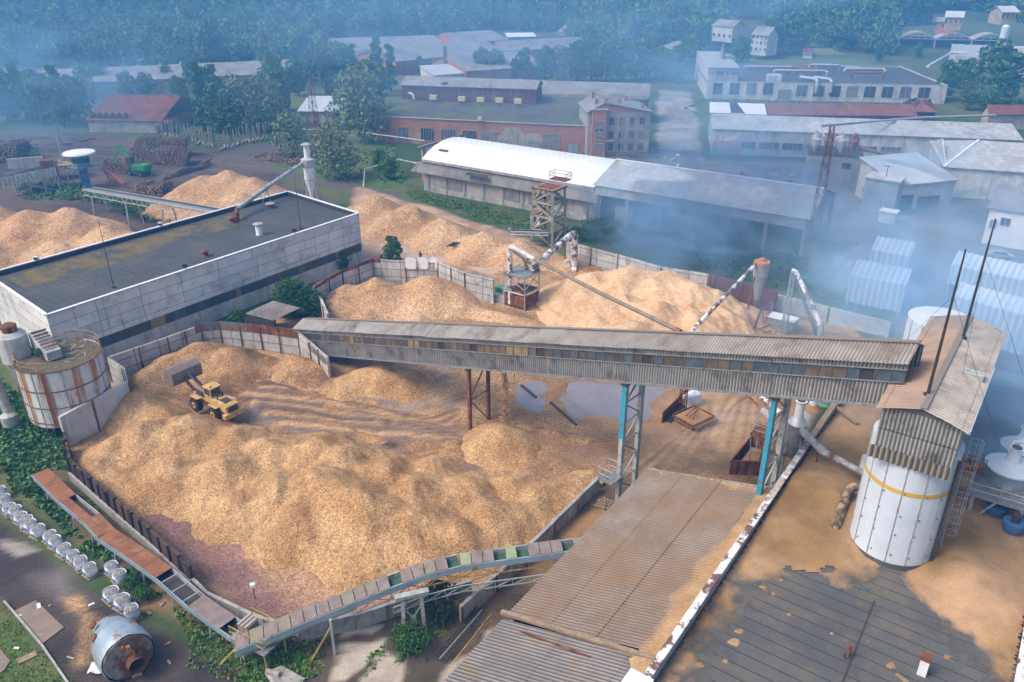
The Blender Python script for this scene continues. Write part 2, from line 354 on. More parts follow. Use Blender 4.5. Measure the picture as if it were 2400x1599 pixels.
# ---------------------------------------------------------------- ground and hills: one sheet
def hill(x, y):
    d = y+.10*np.abs(x)*0-430
    k = np.clip(d, 0, None)
    return .115*k*k/(k+60)+np.clip(k/80, 0, 1)*(fbm(x, y, .008, 3, 5)-.45)*18
def axis(a, b, step, lo, hi, n):
    return np.concatenate([lo+(a-lo)*(1-np.linspace(1, 0, n)**2.0)[:-1] if 0 else a-(a-lo)*(np.linspace(1, 0, n)**2.2)[:-1], np.arange(a, b, step), b+(hi-b)*(np.linspace(0, 1, n)**2.2)])
gx = axis(-150, 130, .45, -900, 900, 60); gy = axis(28, 300, .45, -60, 1100, 90)
GX, GY = np.meshgrid(gx, gy); X, Y = GX.ravel(), GY.ravel()
Zg = hill(X, Y)
col = np.zeros((len(X), 4)); nz = fbm(X, Y, .05, 5, 1)
g1 = np.array([.050, .085, .026]); g2 = np.array([.115, .125, .045])
col[:, :3] = g1+(g2-g1)*np.clip((nz-.35)/.25, 0, 1)[:, None]
def paint(poly, c, c_2=None, feather=1.5, jag=3.0, js=.12, alpha=0., amt=1.0, seed=3, world=False):
    pl = poly if world else [P(*p) for p in poly]
    mg = jag*2+feather*2+1; xs_ = [p[0] for p in pl]; ys_ = [p[1] for p in pl]
    S = np.nonzero((X > min(xs_)-mg) & (X < max(xs_)+mg) & (Y > min(ys_)-mg) & (Y < max(ys_)+mg))[0]; x, y = X[S], Y[S]
    sdv = polysd(x, y, pl)+(fbm(x, y, js, 5, seed)-.5)*2*jag
    m = np.clip(sdv/feather+.5, 0, 1)*amt
    c = np.array(c); cc = c[None, :]
    if c_2 is not None: cc = c+(np.array(c_2)-c)*np.clip((fbm(x, y, .16, 5, seed+4)-.38)/.2, 0, 1)[:, None]
    col[S, :3] = col[S, :3]*(1-m[:, None])+cc*m[:, None]; col[S, 3] = col[S, 3]*(1-m)+alpha*m
SOIL, SOIL2 = (.125, .088, .068), (.075, .056, .046)
paint([(-300, 300), (230, 312), (330, 330), (480, 352), (560, 345), (640, 335), (720, 335), (770, 345), (700, 385), (660, 420), (800, 480), (900, 640), (-400, 700)], SOIL, SOIL2, jag=3, alpha=.15)
paint([(520, 352), (640, 338), (720, 350), (660, 380), (560, 380)], (.10, .082, .07), jag=2)
for k in range(9):       # wheel ruts across the log yard
    y0 = 318+k*6+rnd.uniform(-2, 2); paint([(-100, y0), (300, y0+12+k*2), (640, y0+50+k*4), (640, y0+51.5+k*4), (300, y0+13.5+k*2), (-100, y0+1.5)], (.19, .14, .11) if k % 2 else (.055, .045, .04), jag=.5, feather=.8, amt=.6)
paint([(600, 372), (700, 372), (780, 340), (900, 330), (960, 420), (960, 440), (850, 448), (700, 430)], (.075, .135, .03), (.12, .13, .05), jag=2)
paint([(560, 365), (700, 408), (940, 455), (940, 470), (700, 425), (555, 372)], (.13, .10, .08), jag=.8)
paint([(840, 440), (950, 470), (1250, 560), (1330, 620), (1300, 700), (840, 700), (800, 520)], (.50, .33, .21), (.34, .21, .13), jag=1.5, alpha=.6)
paint([(930, 420), (1340, 525), (1900, 590), (1990, 640), (1900, 710), (1600, 650), (1330, 590), (1230, 550), (960, 462)], (.06, .10, .03), (.10, .11, .04), jag=1.5)
paint([(1640, 560), (1700, 540), (1760, 590), (1690, 610)], (.30, .17, .10), jag=1, feather=1)
paint([(1940, 610), (2050, 555), (2060, 640), (1960, 690)], (.34, .24, .18), jag=1.5, feather=1)
paint([(1540, 210), (1620, 215), (1650, 380), (1660, 420), (1540, 410)], (.34, .31, .28), (.22, .21, .2), jag=2)
paint([(1560, 375), (2040, 380), (2100, 440), (2100, 560), (1950, 570), (1400, 370)], (.15, .14, .13), (.21, .19, .17), jag=2)
paint([(2000, 470), (3300, 480), (3900, 1900), (2500, 1900), (2300, 1250), (2200, 900), (2100, 780), (2030, 620)], (.20, .18, .16), (.13, .12, .11), jag=2)
paint([(1100, 320), (1640, 355), (1640, 400), (1100, 330)], (.13, .12, .11), jag=1)
# chip yard
YARD = [(150, 1060), (240, 900), (330, 820), (500, 770), (735, 700), (735, 650), (900, 600), (1060, 620), (1330, 600), (1750, 690), (2000, 770), (2130, 900), (2050, 1010), (1830, 1140), (1500, 1120), (1400, 1180), (1080, 1420), (620, 1455), (440, 1345)]
yard_w = [P(*p) for p in YARD]
mY = paint(YARD, (.40, .24, .12), (.28, .16, .078), jag=.6, feather=.6, alpha=1)
paint([(1240, 900), (1560, 860), (1960, 850), (2020, 960), (1840, 1120), (1500, 1120), (1300, 1080), (1380, 1010), (1300, 960)], (.33, .20, .105), (.25, .145, .08), jag=2, alpha=.45)
paint([(1540, 900), (1700, 890), (1780, 960), (1700, 1060), (1560, 1090), (1500, 1000)], (.42, .27, .15), (.31, .185, .1), jag=2, feather=3, alpha=.2)
paint([(1600, 1000), (1700, 960), (1720, 985), (1640, 1030)], (.42, .33, .25), jag=1.5, feather=2, amt=.6)
RED = [(285, 1170), (420, 1195), (545, 1215), (560, 1265), (660, 1275), (760, 1330), (840, 1350), (1060, 1340), (1000, 1420), (640, 1470), (440, 1345)]
paint(RED, (.275, .145, .11), (.215, .12, .10), jag=1.2, feather=1.2, alpha=.75)
paint([(560, 1290), (700, 1310), (900, 1360), (1000, 1380), (900, 1420), (700, 1440), (600, 1380)], (.42, .25, .14), jag=1.5, feather=3, alpha=.9)
paint([(380, 1270), (470, 1290), (640, 1380), (700, 1440), (560, 1430), (440, 1340)], (.20, .115, .095), jag=1.5, feather=3, alpha=.7)
def strip(pts, wd, c, amt=1, jag=.8, alpha=.4, feather=.8, c_2=None, seed=6):
    L_ = [(u, v-wd) for u, v in pts]+[(u, v+wd) for u, v in reversed(pts)]
    return paint(L_, c, c_2, jag=jag, feather=feather, amt=amt, alpha=alpha, seed=seed, js=.3)
DK, GY1 = (.13, .072, .038), (.21, .17, .15)
strip([(520, 905), (640, 905), (800, 975), (960, 1010)], 13, DK, .85); strip([(560, 930), (700, 945), (820, 1000), (930, 1030)], 7, DK, .7)
strip([(560, 965), (640, 980), (760, 1030), (850, 1055), (990, 1080)], 11, GY1, .9); strip([(540, 985), (700, 1025), (860, 1062)], 4, (.12, .09, .075), .7)
strip([(700, 890), (820, 930), (930, 950)], 6, GY1, .8); strip([(860, 930), (960, 905), (1060, 880)], 9, GY1, .7)
strip([(900, 980), (1010, 945), (1070, 950)], 14, (.30, .23, .18), .8, jag=1.4); strip([(900, 1020), (980, 990), (1100, 1010)], 6, DK, .6)
strip([(900, 1040), (925, 1045)], 4, (.06, .045, .035), .9); strip([(950, 1062), (1000, 1080)], 4, (.07, .05, .04), .9)
strip([(1090, 1098), (1120, 1104)], 8, (.22, .15, .12), .8); strip([(620, 925), (690, 930)], 10, (.17, .10, .06), .7)
strip([(960, 880), (1040, 860), (1070, 880)], 7, (.30, .24, .2), .8); strip([(1180, 1040), (1300, 1020), (1440, 1040)], 18, (.30, .165, .08), .7, jag=2)
strip([(1480, 1010), (1440, 1070), (1470, 1100)], 12, (.22, .13, .08), .6, jag=2)
for k in range(16):      # loader tracks curving over the mud
    c0 = (1470+k*20, 1105); c1 = (1600+k*12, 1010-k*5); c2_ = (1560+k*22, 905+k*2)
    strip([c0, c1, c2_], 3.4, DK if k % 2 else (.52, .34, .2), .7, jag=.35, feather=.4)
for k in range(15):
    o_ = k*8.5; strip([(520+k*10, 888+o_*.95), (690+k*12, 915+o_*.9), (860+k*10, 960+o_*.62), (1010+k*8, 985+o_*.5), (1075, 960+o_*.5)], rnd.uniform(3, 7), [DK, (.50, .31, .16), (.17, .12, .10)][k % 3], .95, jag=.5, feather=.5)
for k in range(6): strip([(900+k*22, 1005-k*12), (985+k*18, 960-k*9), (1090+k*10, 930-k*8)], 4, [DK, (.5, .31, .17)][k % 2], .7, jag=.4, feather=.5)
strip([(1290, 720), (1330, 760), (1350, 800)], 14, (.32, .22, .15), .8, jag=1.2); strip([(1270, 690), (1350, 740), (1385, 790)], 5, (.27, .16, .1), .8)
strip([(1200, 745), (1260, 780), (1330, 800)], 10, (.28, .15, .08), .7); strip([(1290, 650), (1380, 640), (1460, 630)], 8, (.33, .21, .13), .7)
paint([(790, 560), (900, 600), (1060, 620), (1160, 650), (1180, 620), (1020, 590), (870, 560)], (.48, .34, .24), jag=1, alpha=.4)
strip([(1110, 640), (1230, 700)], 9, (.26, .19, .15), .7, jag=1.5)
# right-hand gutter between the wall and the corrugated roof, slabs and mud in front
paint([(1410, 1115), (1520, 1090), (1500, 1140), (1180, 1480), (1060, 1600), (760, 1600), (1000, 1430), (1120, 1420)], (.21, .125, .065), (.12, .085, .06), jag=1, feather=1, alpha=.3)
paint([(1360, 1200), (1460, 1160), (1440, 1230), (1330, 1270), (1310, 1250)], (.33, .19, .085), jag=1, feather=1)
paint([(600, 1470), (860, 1460), (1100, 1430), (1080, 1620), (560, 1640), (560, 1530)], (.10, .075, .055), (.07, .055, .04), jag=1, feather=1)
for pl in ([(795, 1510), (905, 1500), (880, 1545), (800, 1600), (770, 1600), (790, 1550)], [(905, 1530), (950, 1560), (940, 1600), (850, 1620), (840, 1600)], [(805, 1475), (900, 1465), (880, 1485), (800, 1495)],
           [(1130, 1480), (1185, 1460), (1175, 1500), (1130, 1530)], [(1040, 1560), (1120, 1525), (1110, 1560), (1060, 1620), (1020, 1620)], [(700, 1470), (760, 1470), (740, 1500)]):
    paint(pl, (.46, .39, .31), (.36, .3, .24), jag=.35, feather=.2, js=.5)
# bottom-left soil track, grass verge
paint([(-200, 1160), (0, 1215), (90, 1290), (190, 1360), (290, 1430), (420, 1500), (560, 1580), (620, 1680), (-300, 1700), (-300, 1200)], (.078, .06, .052), (.05, .04, .037), jag=.8, feather=.8, alpha=.3)
paint([(60, 1350), (150, 1330), (220, 1420), (160, 1430)], (.19, .17, .155), jag=1.2, feather=1.5, amt=.7)
paint([(0, 1265), (60, 1275), (90, 1290), (40, 1305), (0, 1280)], (.30, .26, .22), jag=.5, feather=.4)
paint([(150, 1400), (190, 1395), (235, 1450), (220, 1510), (190, 1580), (170, 1560), (200, 1480)], (.42, .26, .12), (.2, .12, .07), jag=1.2, feather=.6, js=.5, alpha=.8)
paint([(-300, 1330), (0, 1400), (35, 1440), (170, 1610), (180, 1700), (-300, 1700)], (.085, .14, .03), (.15, .15, .05), jag=.3, feather=.3)
paint([(170, 1120), (450, 1350), (640, 1470), (560, 1510), (330, 1420), (120, 1200), (60, 1060)], (.12, .10, .05), (.20, .13, .07), jag=1, feather=1)
strip([(330, 1420), (380, 1400), (430, 1460)], 14, (.3, .19, .1), .6)
# field and tracks on the hillside at right
paint([(1800, 0), (1900, 6), (2010, 18), (2015, 30), (1880, 28), (1790, 18)], (.30, .25, .13), jag=4, feather=5)
paint([(1950, 75), (2030, 75), (2080, 105), (2000, 130), (1890, 130)], (.20, .20, .09), jag=4, feather=4)
paint([(1640, 150), (1750, 140), (2050, 140), (2050, 165), (1640, 165)], (.11, .15, .06), jag=2, feather=3)
paint([(120, 88), (300, 82), (300, 96), (120, 104)], (.20, .16, .10), jag=5, feather=4, amt=.7)
yin = np.clip(polysd(X, Y, yard_w)/1.5, 0, 1)
Zg += yin*((fbm(X, Y, .22, 4, 8)-.45)*.45+(fbm(X, Y, .9, 3, 9)-.45)*.18)+np.where(Y < 320, (fbm(X, Y, .5, 3, 12)-.45)*.12, 0)
for k in range(9):       # windrows thrown up beside the wheel tracks
    o_ = 6+k*14; ln = [P(*q) for q in ((530+k*16, 884+o_*.95), (690+k*20, 915+o_*.9), (860+k*16, 958+o_*.62), (1010+k*8, 985+o_*.5))]; dd_ = np.full(len(X), 1e9); S_ = np.nonzero((X > -60) & (X < 5) & (Y > 60) & (Y < 100))[0]
    d_ = np.full(len(S_), 1e9)
    for a, c in zip(ln, ln[1:]): d_ = np.minimum(d_, segdist(X[S_]+(fbm(X[S_], Y[S_], .3, 3, 40+k)-.5)*2.5, Y[S_]+(fbm(X[S_], Y[S_], .3, 3, 60+k)-.5)*2.5, a, c)[0])
    Zg[S_] += .42*np.exp(-(d_/.62)**2)*np.clip(fbm(X[S_], Y[S_], .12, 2, 80+k)*2.2-.4, 0, 1)
PUD = [(1300, 888), (1560, 905), (1560, 925), (1520, 950), (1522, 980), (1498, 1005), (1455, 982), (1390, 975), (1365, 990), (1325, 965), (1318, 938), (1330, 915), (1330, 900)]
PUD = [(u, v) for u, v in PUD]; pud_w = [P(*p) for p in PUD]
PUD2 = [P(*p) for p in ((1208, 902), (1235, 893), (1270, 897), (1280, 915), (1262, 925), (1280, 945), (1262, 958), (1215, 945), (1205, 925))]
for pw, dp in ((pud_w, .5), (PUD2, .3)):
    sdv = polysd(X, Y, pw)+(fbm(X, Y, .5, 4, 21)-.5)*2.4
    m_ = np.clip(sdv/1.2+.5, 0, 1); Zg = np.where(m_ > 0, Zg*(1-m_)+(-.22)*m_, Zg)
ny, nx = GX.shape
idx = np.arange(nx*ny).reshape(ny, nx); fq = np.stack([idx[:-1, :-1], idx[:-1, 1:], idx[1:, 1:], idx[1:, :-1]], -1).reshape(-1, 4)
ground = npmesh('ground', np.stack([X, Y, Zg], 1), 4, M_ground, col=col, faces=fq, smooth=True)
tag(ground, 'ground of chips, mud and grass', kind='structure')
for pw, nm in ((pud_w, 'puddle'), (PUD2, 'puddle')):
    c = sum((V((p.x, p.y, 0)) for p in pw), V((0, 0, 0)))/len(pw)
    b = MB(); b.quad(*[c+(V((p.x, p.y, 0))-c)*1.25+V((0, 0, -.09 if pw is pud_w else -.075)) for p in pw]); o = b.build('puddle', M_puddle); tag(o, 'murky standing water', kind='structure')
b = MB()
for a_, b_ in (((1222, 903), (1256, 931)), ((1290, 943), (1352, 998))): b.bar(P(*a_, .03), P(*b_, .03), .35, .12)
tag(b.build('drain_grate', M_dark), 'long dark drain strip half sunk in the grey puddle', 'drain')

# ---------------------------------------------------------------- heaps as height fields
def heap(name, label, m, peaks, step=.25, group=None, noise=.28, k=.35, clip=None, cat='wood chip heap', slope=.62, base=0, ns=.35, seed=1, nofar=0, rill=0):
    """peaks: (u, v, h[, u2, v2, h2]) cones or ridges with natural slopes"""
    pk = []
    for p in peaks:
        a = P(p[0], p[1], p[2]); bq = P(p[3], p[4], p[5]) if len(p) > 4 else a
        pk.append((a, bq, p[2], p[5] if len(p) > 4 else p[2], p[3] if len(p) == 4 else slope))
    x0 = min(min(a.x, b_.x)-h1/s for a, b_, h1, h2, s in pk)-2; x1 = max(max(a.x, b_.x)+max(h1, h2)/s for a, b_, h1, h2, s in pk)+2
    y0 = min(min(a.y, b_.y)-max(h1, h2)/s for a, b_, h1, h2, s in pk)-2; y1 = max(max(a.y, b_.y)+max(h1, h2)/s for a, b_, h1, h2, s in pk)+2
    xs = np.arange(x0, x1, step); ys = np.arange(y0, y1, step); A, B = np.meshgrid(xs, ys); x, y = A.ravel(), B.ravel()
    wx = x+(fbm(x, y, .25, 3, seed+31)-.5)*2.2; wy = y+(fbm(x, y, .25, 3, seed+57)-.5)*2.2
    z = np.zeros(len(x))
    for a, b_, h1, h2, s in pk:
        d, t = segdist(wx, wy, a, b_); hh = h1+(h2-h1)*t; r0 = .9
        z = z+np.exp(np.clip((hh-s*(np.sqrt(d*d+r0*r0)-r0*.6))/k, -40, 60))
    z = k*np.log(z+1e-9)
    z = z+noise*((fbm(x, y, ns, 4, seed)-.47)*2+(fbm(x, y, ns*4, 3, seed+3)-.45)*.7)
    if rill: z = z+rill*(1-np.abs(2*fbm(x+y*.4, y*.35-x*.2, .45, 3, seed+9)-1))
    if clip is not None:
        sdv = polysd(x, y, clip); z = np.where(sdv < 0, -1, z)
    keep = z > base-.35; ny_, nx_ = A.shape; idx = np.arange(nx_*ny_).reshape(ny_, nx_)
    fq = np.stack([idx[:-1, :-1], idx[:-1, 1:], idx[1:, 1:], idx[1:, :-1]], -1).reshape(-1, 4)
    fq = fq[keep[fq].all(1)]; used = np.unique(fq); mp = np.zeros(len(x), int); mp[used] = np.arange(len(used))
    c = np.array([x[used].mean(), y[used].mean(), 0]); vv = np.stack([x, y, z], 1)[used]-c
    o = npmesh(name, vv, 4, m, faces=mp[fq], smooth=True); o.location = c
    tag(o, label, cat, group); return o
CHG = 'heaps of wood chips'
yard_clip = [P(*p) for p in ((168, 1100), (200, 1010), (308, 950), (312, 890), (275, 850), (400, 800), (520, 778), (700, 790), (790, 870), (1500, 760), (1500, 1100), (1395, 1150), (1060, 1430), (620, 1448), (440, 1345))]
heap('wood_chip_pile', 'huge mounded pale wood chip heap filling the yard in front of the yellow loader', M_chip,
     [(430, 985, 3.1), (330, 1000, 3.0), (250, 1040, 2.2), (540, 1015, 2.9), (630, 1045, 3.1), (730, 1035, 3.4), (790, 1060, 3.3), (520, 1080, 3.3), (400, 1090, 2.6), (640, 1120, 3.4),
      (560, 1160, 2.4), (750, 1110, 4.0, 870, 1170, 3.8), (880, 1090, 2.8), (960, 1130, 3.0), (700, 1195, 2.7), (830, 1225, 2.4), (900, 1245, 2.1), (980, 1200, 3.1), (1060, 1240, 2.0), (1000, 1265, 1.6),
      (1080, 1140, 2.2), (1140, 1190, 2.0), (1200, 1130, 1.4), (1260, 1150, 1.3, 1380, 1110, .8), (310, 925, 2.4, 350, 960, 2.0), (200, 1080, 1.4, 330, 1150, 1.2), (1000, 1090, 1.6), (1120, 1280, .8, 1230, 1200, .9)],
     step=.18, clip=yard_clip, k=.2, noise=.34, slope=.62, seed=2, rill=.42)
heap('wood_chip_pile', 'orange brown chip heap banked against the rust topped wall behind the loader', M_chipd,
     [(460, 800, 3.6), (530, 815, 3.2), (400, 850, 2.4), (350, 870, 2.2, 400, 830, 2.6), (630, 862, .7), (330, 880, 2.6), (560, 865, 1.6), (720, 930, .6, 900, 985, .6)], step=.22, clip=yard_clip, seed=5, group=CHG)
heap('wood_chip_pile', 'small brown chip mound at the corner of the back wall, left of the covered gallery', M_chipd,
     [(690, 835, 2.0), (725, 860, 1.4), (610, 838, 1.1), (780, 890, 1.2)], step=.22, clip=yard_clip, seed=8, group=CHG)
heap('wood_chip_pile', 'chip mound under the low left end of the covered gallery', M_chip,
     [(900, 850, 2.6), (950, 870, 2.0), (850, 865, 2.0), (800, 890, 1.5)], step=.22, seed=9, group=CHG)
heap('wood_chip_pile', 'fresh conical chip heap growing below the spill from the gallery beside the brown trestle', M_chip,
     [(1165, 1000, 2.3, .58), (1225, 1045, .8), (1140, 1060, .7)], step=.2, seed=12, group=CHG, noise=.12)
heap('wood_chip_pile', 'low chip ridge in the middle of the yard beside the tyre tracks', M_chipd,
     [(640, 952, .45, 900, 1030, .4), (960, 1000, .5, 1060, 1030, .6), (900, 1085, .6, 1080, 1060, .5), (720, 915, .4, 880, 940, .35), (1220, 1000, .5, 1420, 1030, .4)], step=.22, seed=15, group=CHG, noise=.25)
heap('wood_chip_pile', 'two peaked orange chip heap inside the curved concrete pen', M_chipfar,
     [(880, 650, 4.2), (1000, 645, 4.4), (800, 665, 3.0), (930, 690, 2.2), (1060, 690, 2.2), (790, 700, 2.4), (850, 730, 1.5), (1120, 720, 1.0, 1230, 745, .8), (970, 740, 1.2)], step=.3, seed=18, group=CHG)
heap('wood_chip_pile', 'long orange chip heap behind the pen, running from the white warehouse to the lattice tower', M_chipfar,
     [(880, 455, 5.5), (960, 480, 5.0), (1040, 510, 4.2), (1130, 540, 4.0), (1220, 565, 3.4), (920, 500, 3.8), (1020, 550, 2.4), (1110, 580, 2.2), (1250, 590, 2.0), (1180, 590, 1.8), (830, 480, 3.4), (1310, 610, 1.2)], step=.35, seed=21, group=CHG, noise=.4)
heap('wood_chip_pile', 'dark brown chip heap by the upper concrete wall, beside the white vent pipe', M_chip, [(1340, 600, 2.2), (1400, 620, 1.6), (1410, 600, 1.2)], step=.3, seed=24, group=CHG)
heap('sawdust_pile', 'huge pale rippled sawdust heap between the slanting pipes and the upper wall', M_saw,
     [(1480, 640, 5.0), (1400, 650, 4.0), (1560, 650, 5.2), (1620, 680, 4.6), (1680, 700, 3.6), (1450, 700, 4.2), (1540, 720, 4.5), (1620, 740, 3.8), (1370, 700, 2.6), (1480, 770, 3.4), (1700, 740, 2.6), (1400, 760, 2.2), (1580, 790, 3), (1350, 790, 1.2)],
     step=.3, seed=27, cat='sawdust heap', noise=.5, rill=1.1, slope=.55)
heap('wood_chip_pile', 'rounded golden chip heap between the log piles and the warehouse roof', M_chipfar,
     [(530, 398, 7.5), (470, 410, 6.6), (590, 415, 6.6), (420, 440, 4.8), (560, 450, 5.5), (490, 470, 4.6), (640, 455, 3.6)], step=.4, seed=30, group=CHG, noise=.35, k=.7)
heap('wood_chip_pile', 'broad brownish chip heap at the left edge of the yard, left of the raised conveyor', M_chipfar,
     [(60, 490, 6), (-20, 480, 6), (150, 485, 6), (240, 525, 5), (300, 545, 4.2), (120, 560, 4), (190, 590, 4.5), (40, 530, 4), (-60, 560, 4), (340, 580, 2.5)], step=.4, seed=33, group=CHG, noise=.4, k=.5)
# ---------------------------------------------------------------- yard walls of stacked concrete panels
def wall(name, label, top, h, m=None, th=.28, base=0, seg=3.2, post=True, cap=None, sheets=(), group=None, cat='wall', postm=None, uneven=0):
    """top: pixels of the top edge (height h above base). sheets: (from metre, to metre, height, material)"""
    pts = [xy(P(u, v, base+h), base) for u, v in top]; c = pts[0]; t = thing(name, label, cat, c, group); s0 = 0
    for a, b_ in zip(pts, pts[1:]):
        L = (b_-a).length; e = (b_-a)/L; k = max(1, round(L/seg)); nn = V((-e.y, e.x, 0))
        if nn.y > 0: nn = -nn
        for i in range(k):
            p, q = a+e*(L*i/k+.03), a+e*(L*(i+1)/k-.03); hh = h-rnd.random()*uneven; off = nn*rnd.uniform(-.04, .04)
            bb = MB(); mid = (p+q)/2+off+Z*(hh/2-.3); bb.box(mid, ((q-p).length, th, hh+.6), e); bb.build('wall_panel', m or M_wallpan, t, ax=e)
            if post and i % 1 == 0:
                bb = MB(); bb.box(p-e*.03+nn*(th/2+.06)+Z*(h/2-.2), (.16, .14, h+.45), e); bb.build('post', postm or M_rust, t)
        for x0, x1, y0, y1, sm in sheets:
            p0, p1 = max(0, x0-s0), min(L, x1-s0)
            if p1 > p0+.1:
                n_ = max(1, round((p1-p0)/2.8))
                for j in range(n_):
                    q0, q1 = p0+(p1-p0)*j/n_, p0+(p1-p0)*(j+1)/n_-.03
                    bb = MB(); bb.box(a+e*(q0+q1)/2+nn*(th/2+.03)+Z*(y0+y1)/2+Z*rnd.uniform(-.04, .06), (q1-q0, .05, y1-y0), e); bb.build('steel_sheet', sm, t)
        s0 += L
    return t
M_patina = mat('green_flaked_rust', (.24, .10, .05), (.09, .24, .22), sc=1.1, c3=(.18, .07, .04), s3=1.2, t3=(.5, .56))
YG = 'concrete walls round the chip yard'
wall('concrete_wall', 'grey concrete panel back wall topped with rusty sheets, behind the orange heap and loader', [(253, 838), (390, 790), (470, 762), (515, 757), (610, 766), (697, 778)], 3.4, sheets=((11.5, 19, 2.5, 3.75, M_patina), (19, 40, 2.5, 3.8, M_rust)), group=YG)
wall('concrete_wall', 'short concrete wall stepping down from the gallery with rust edged top', [(697, 778), (728, 803), (768, 838)], 3.2, sheets=((3.4, 9, 2.1, 3.0, M_patina),), group=YG)
wall('concrete_wall', 'short concrete side wall beside the rust streaked silo', [(253, 838), (289, 862), (298, 893)], 3.4, group=YG, postm=M_rust)
wall('concrete_wall', 'white grey stacked concrete wall right in front of the rusty silo', [(298, 893), (212, 938), (137, 978)], 3.9, m=M_whitew, group=YG, seg=4.2, th=.35)
wl = wall('concrete_wall', 'long rust stained outer wall with a ragged dark top, left of the red chip layer', [(150, 1010), (160, 1072), (250, 1150), (350, 1235), (445, 1322)], 2.6, m=mat('rust_stained_wall', (.13, .065, .04), (.07, .05, .045), sc=.6, streak=((.02, .02, .02), 1.6, .1, .5, .6)), seg=1.7, uneven=.25, group=YG, postm=M_dark)
pts = [xy(P(u, v, 2.6), 0) for u, v in ((160, 1072), (250, 1150), (350, 1235), (445, 1322))]
b = MB()
for a, c in zip(pts, pts[1:]):
    e = (c-a).normalized(); nn = V((e.y, -e.x, 0)); nn = nn if nn.x < 0 else -nn
    b.box((a+c)/2+nn*.32+Z*.45, ((c-a).length, .22, 1.0), e)
b.build('concrete_plinth', M_conc, wl)
wall('concrete_wall', 'low curved concrete kerb wall at the foot of the red chip layer', [(445, 1350), (483, 1388), (560, 1425), (620, 1450), (700, 1466)], 1.1, m=M_conc, post=False, group=YG, seg=4)
wall('concrete_wall', 'low pale concrete wall under the raised foreground conveyor', [(700, 1466), (830, 1440), (960, 1398), (1105, 1360)], 1.5, m=M_conc, post=False, group=YG, seg=6, th=.3)
wall('concrete_wall', 'straight low concrete wall dividing the chip yard from the corrugated roof', [(1078, 1421), (1235, 1280), (1404, 1118)], 1.7, m=M_conc, seg=5, th=.3, group=YG)
pw = wall('concrete_wall', 'curved concrete pen wall with rusty rim and three white plates, behind the two peaked heap', [(735, 672), (800, 633), (875, 608), (950, 612), (1028, 615), (1090, 640), (1157, 655)], 4.0, sheets=((0, 15, 3.6, 4.2, M_rust), (38, 48, 3.0, 4.4, M_rust)), group=YG, seg=4.0)
for u0, u1 in ((951, 977), (979, 1005), (1007, 1027)):
    a, c = P(u0, 612, 4), P(u1, 614, 4); e = (c-a).normalized(); nn = V((e.y, -e.x, 0)); b = MB()
    q = (a+c)/2+nn*.3+Z*-.2; x = (c-a).length/2; y = .95; ch = .3
    pr = [q+e*i+Z*j for i, j in ((-x+ch, -y), (x-ch, -y), (x, -y+ch), (x, y-ch), (x-ch, y), (-x+ch, y), (-x, y-ch), (-x, -y+ch))]
    b.prism(pr, [p+nn*.08 for p in pr]); b.build('white_plate', M_white, pw)
wall('concrete_wall', 'short dark wall along the shrub side of the pen, below the green bush', [(735, 672), (752, 700), (768, 735)], 3.4, group=YG)
wall('concrete_wall', 'upper concrete panel wall with brown posts between the sawdust heap and the green shrubs', [(1327, 565), (1450, 597), (1550, 625), (1660, 642)], 4.2, group=YG, seg=6.2)
wall('steel_wall', 'purple brown steel wall behind the sawdust heap beside the brown topped cyclone', [(1657, 642), (1740, 662), (1822, 682)], 3.4, m=M_maroon, group=YG, seg=5, postm=M_rust)
wall('concrete_wall', 'pale whitewashed low wall running right from the lattice legs into the smoke', [(1822, 690), (1945, 720), (2090, 755)], 2.4, m=M_whitew, group=YG, seg=6.5, postm=M_dark)

# ---------------------------------------------------------------- white panelled warehouse
A, B_, C_ = P(109, 739, 8.8), P(841, 500, 8.8), P(675, 449, 8.8); D_ = A+(C_-B_)
WH = thing('warehouse', 'long whitewashed concrete warehouse with flat dark bitumen roof', 'warehouse', xy(A, 0))
e = (B_-A).normalized(); f = (D_-A).normalized(); LW = (B_-A).length; DW = (D_-A).length
def face(a, b2, z0, z1, m, nm, out, th=.2, par=WH):
    ee = (b2-a).normalized(); bb = MB(); bb.box((a+b2)/2+out*0-Z*0+V((0, 0, 0)), (1, 1, 1), ee); bb.v = []; bb.f = []
    c = xy((a+b2)/2, (z0+z1)/2)-out*th/2; bb.box(c, ((b2-a).length, th, z1-z0), ee); return bb.build(nm, m, par, ax=ee)
of, ol, ob_ = -f, -e, f
face(A, B_, 3.6, 8.8, M_panel, 'wall', of); face(A, B_, 2.2, 3.6, mat('profiled_window_band', (.05, .055, .07), (.09, .075, .06), sc=.35, rough=.4, c3=(.035, .09, .14), s3=.25, t3=(.52, .6)), 'window_band', of-of*.0, th=.12)
face(A, B_, -.5, 2.2, M_whitew, 'wall', of); face(D_, A, -.5, 8.8, M_panel, 'wall', ol); face(D_, C_, -.5, 8.8, M_panel, 'wall', ob_); face(C_, B_, -.5, 8.8, M_panel, 'wall', e)
for x0, x1, mm in ((12.5, 14.6, M_gallglass[1]), (26.2, 27.1, M_gallglass[1]), (46, 47, M_gallglass[1]), (38, 39.5, M_gallglass[2]), (16, 18, M_gallglass[3]), (20, 21.5, M_gallglass[3])):
    face(A+e*x0, A+e*x1, 2.22, 3.58, mm, 'window_pane', of*1, th=.06).location = V((0, 0, 0))+of*.05
b = MB(); b.quad(*[xy(p, 8.15) for p in (A, B_, C_, D_)]); b.build('roof', M_bit, WH, ax=e)
b = MB(); q = A+f*(DW*.62); w1 = A+f*(DW*.93)   # moss along the rear gutter
ps = [q+e*2, q+e*14-f*1, q+e*24+f*.8, q+e*34-f*.4, q+e*40+f*2, w1+e*40, w1+e*22, w1+e*2]
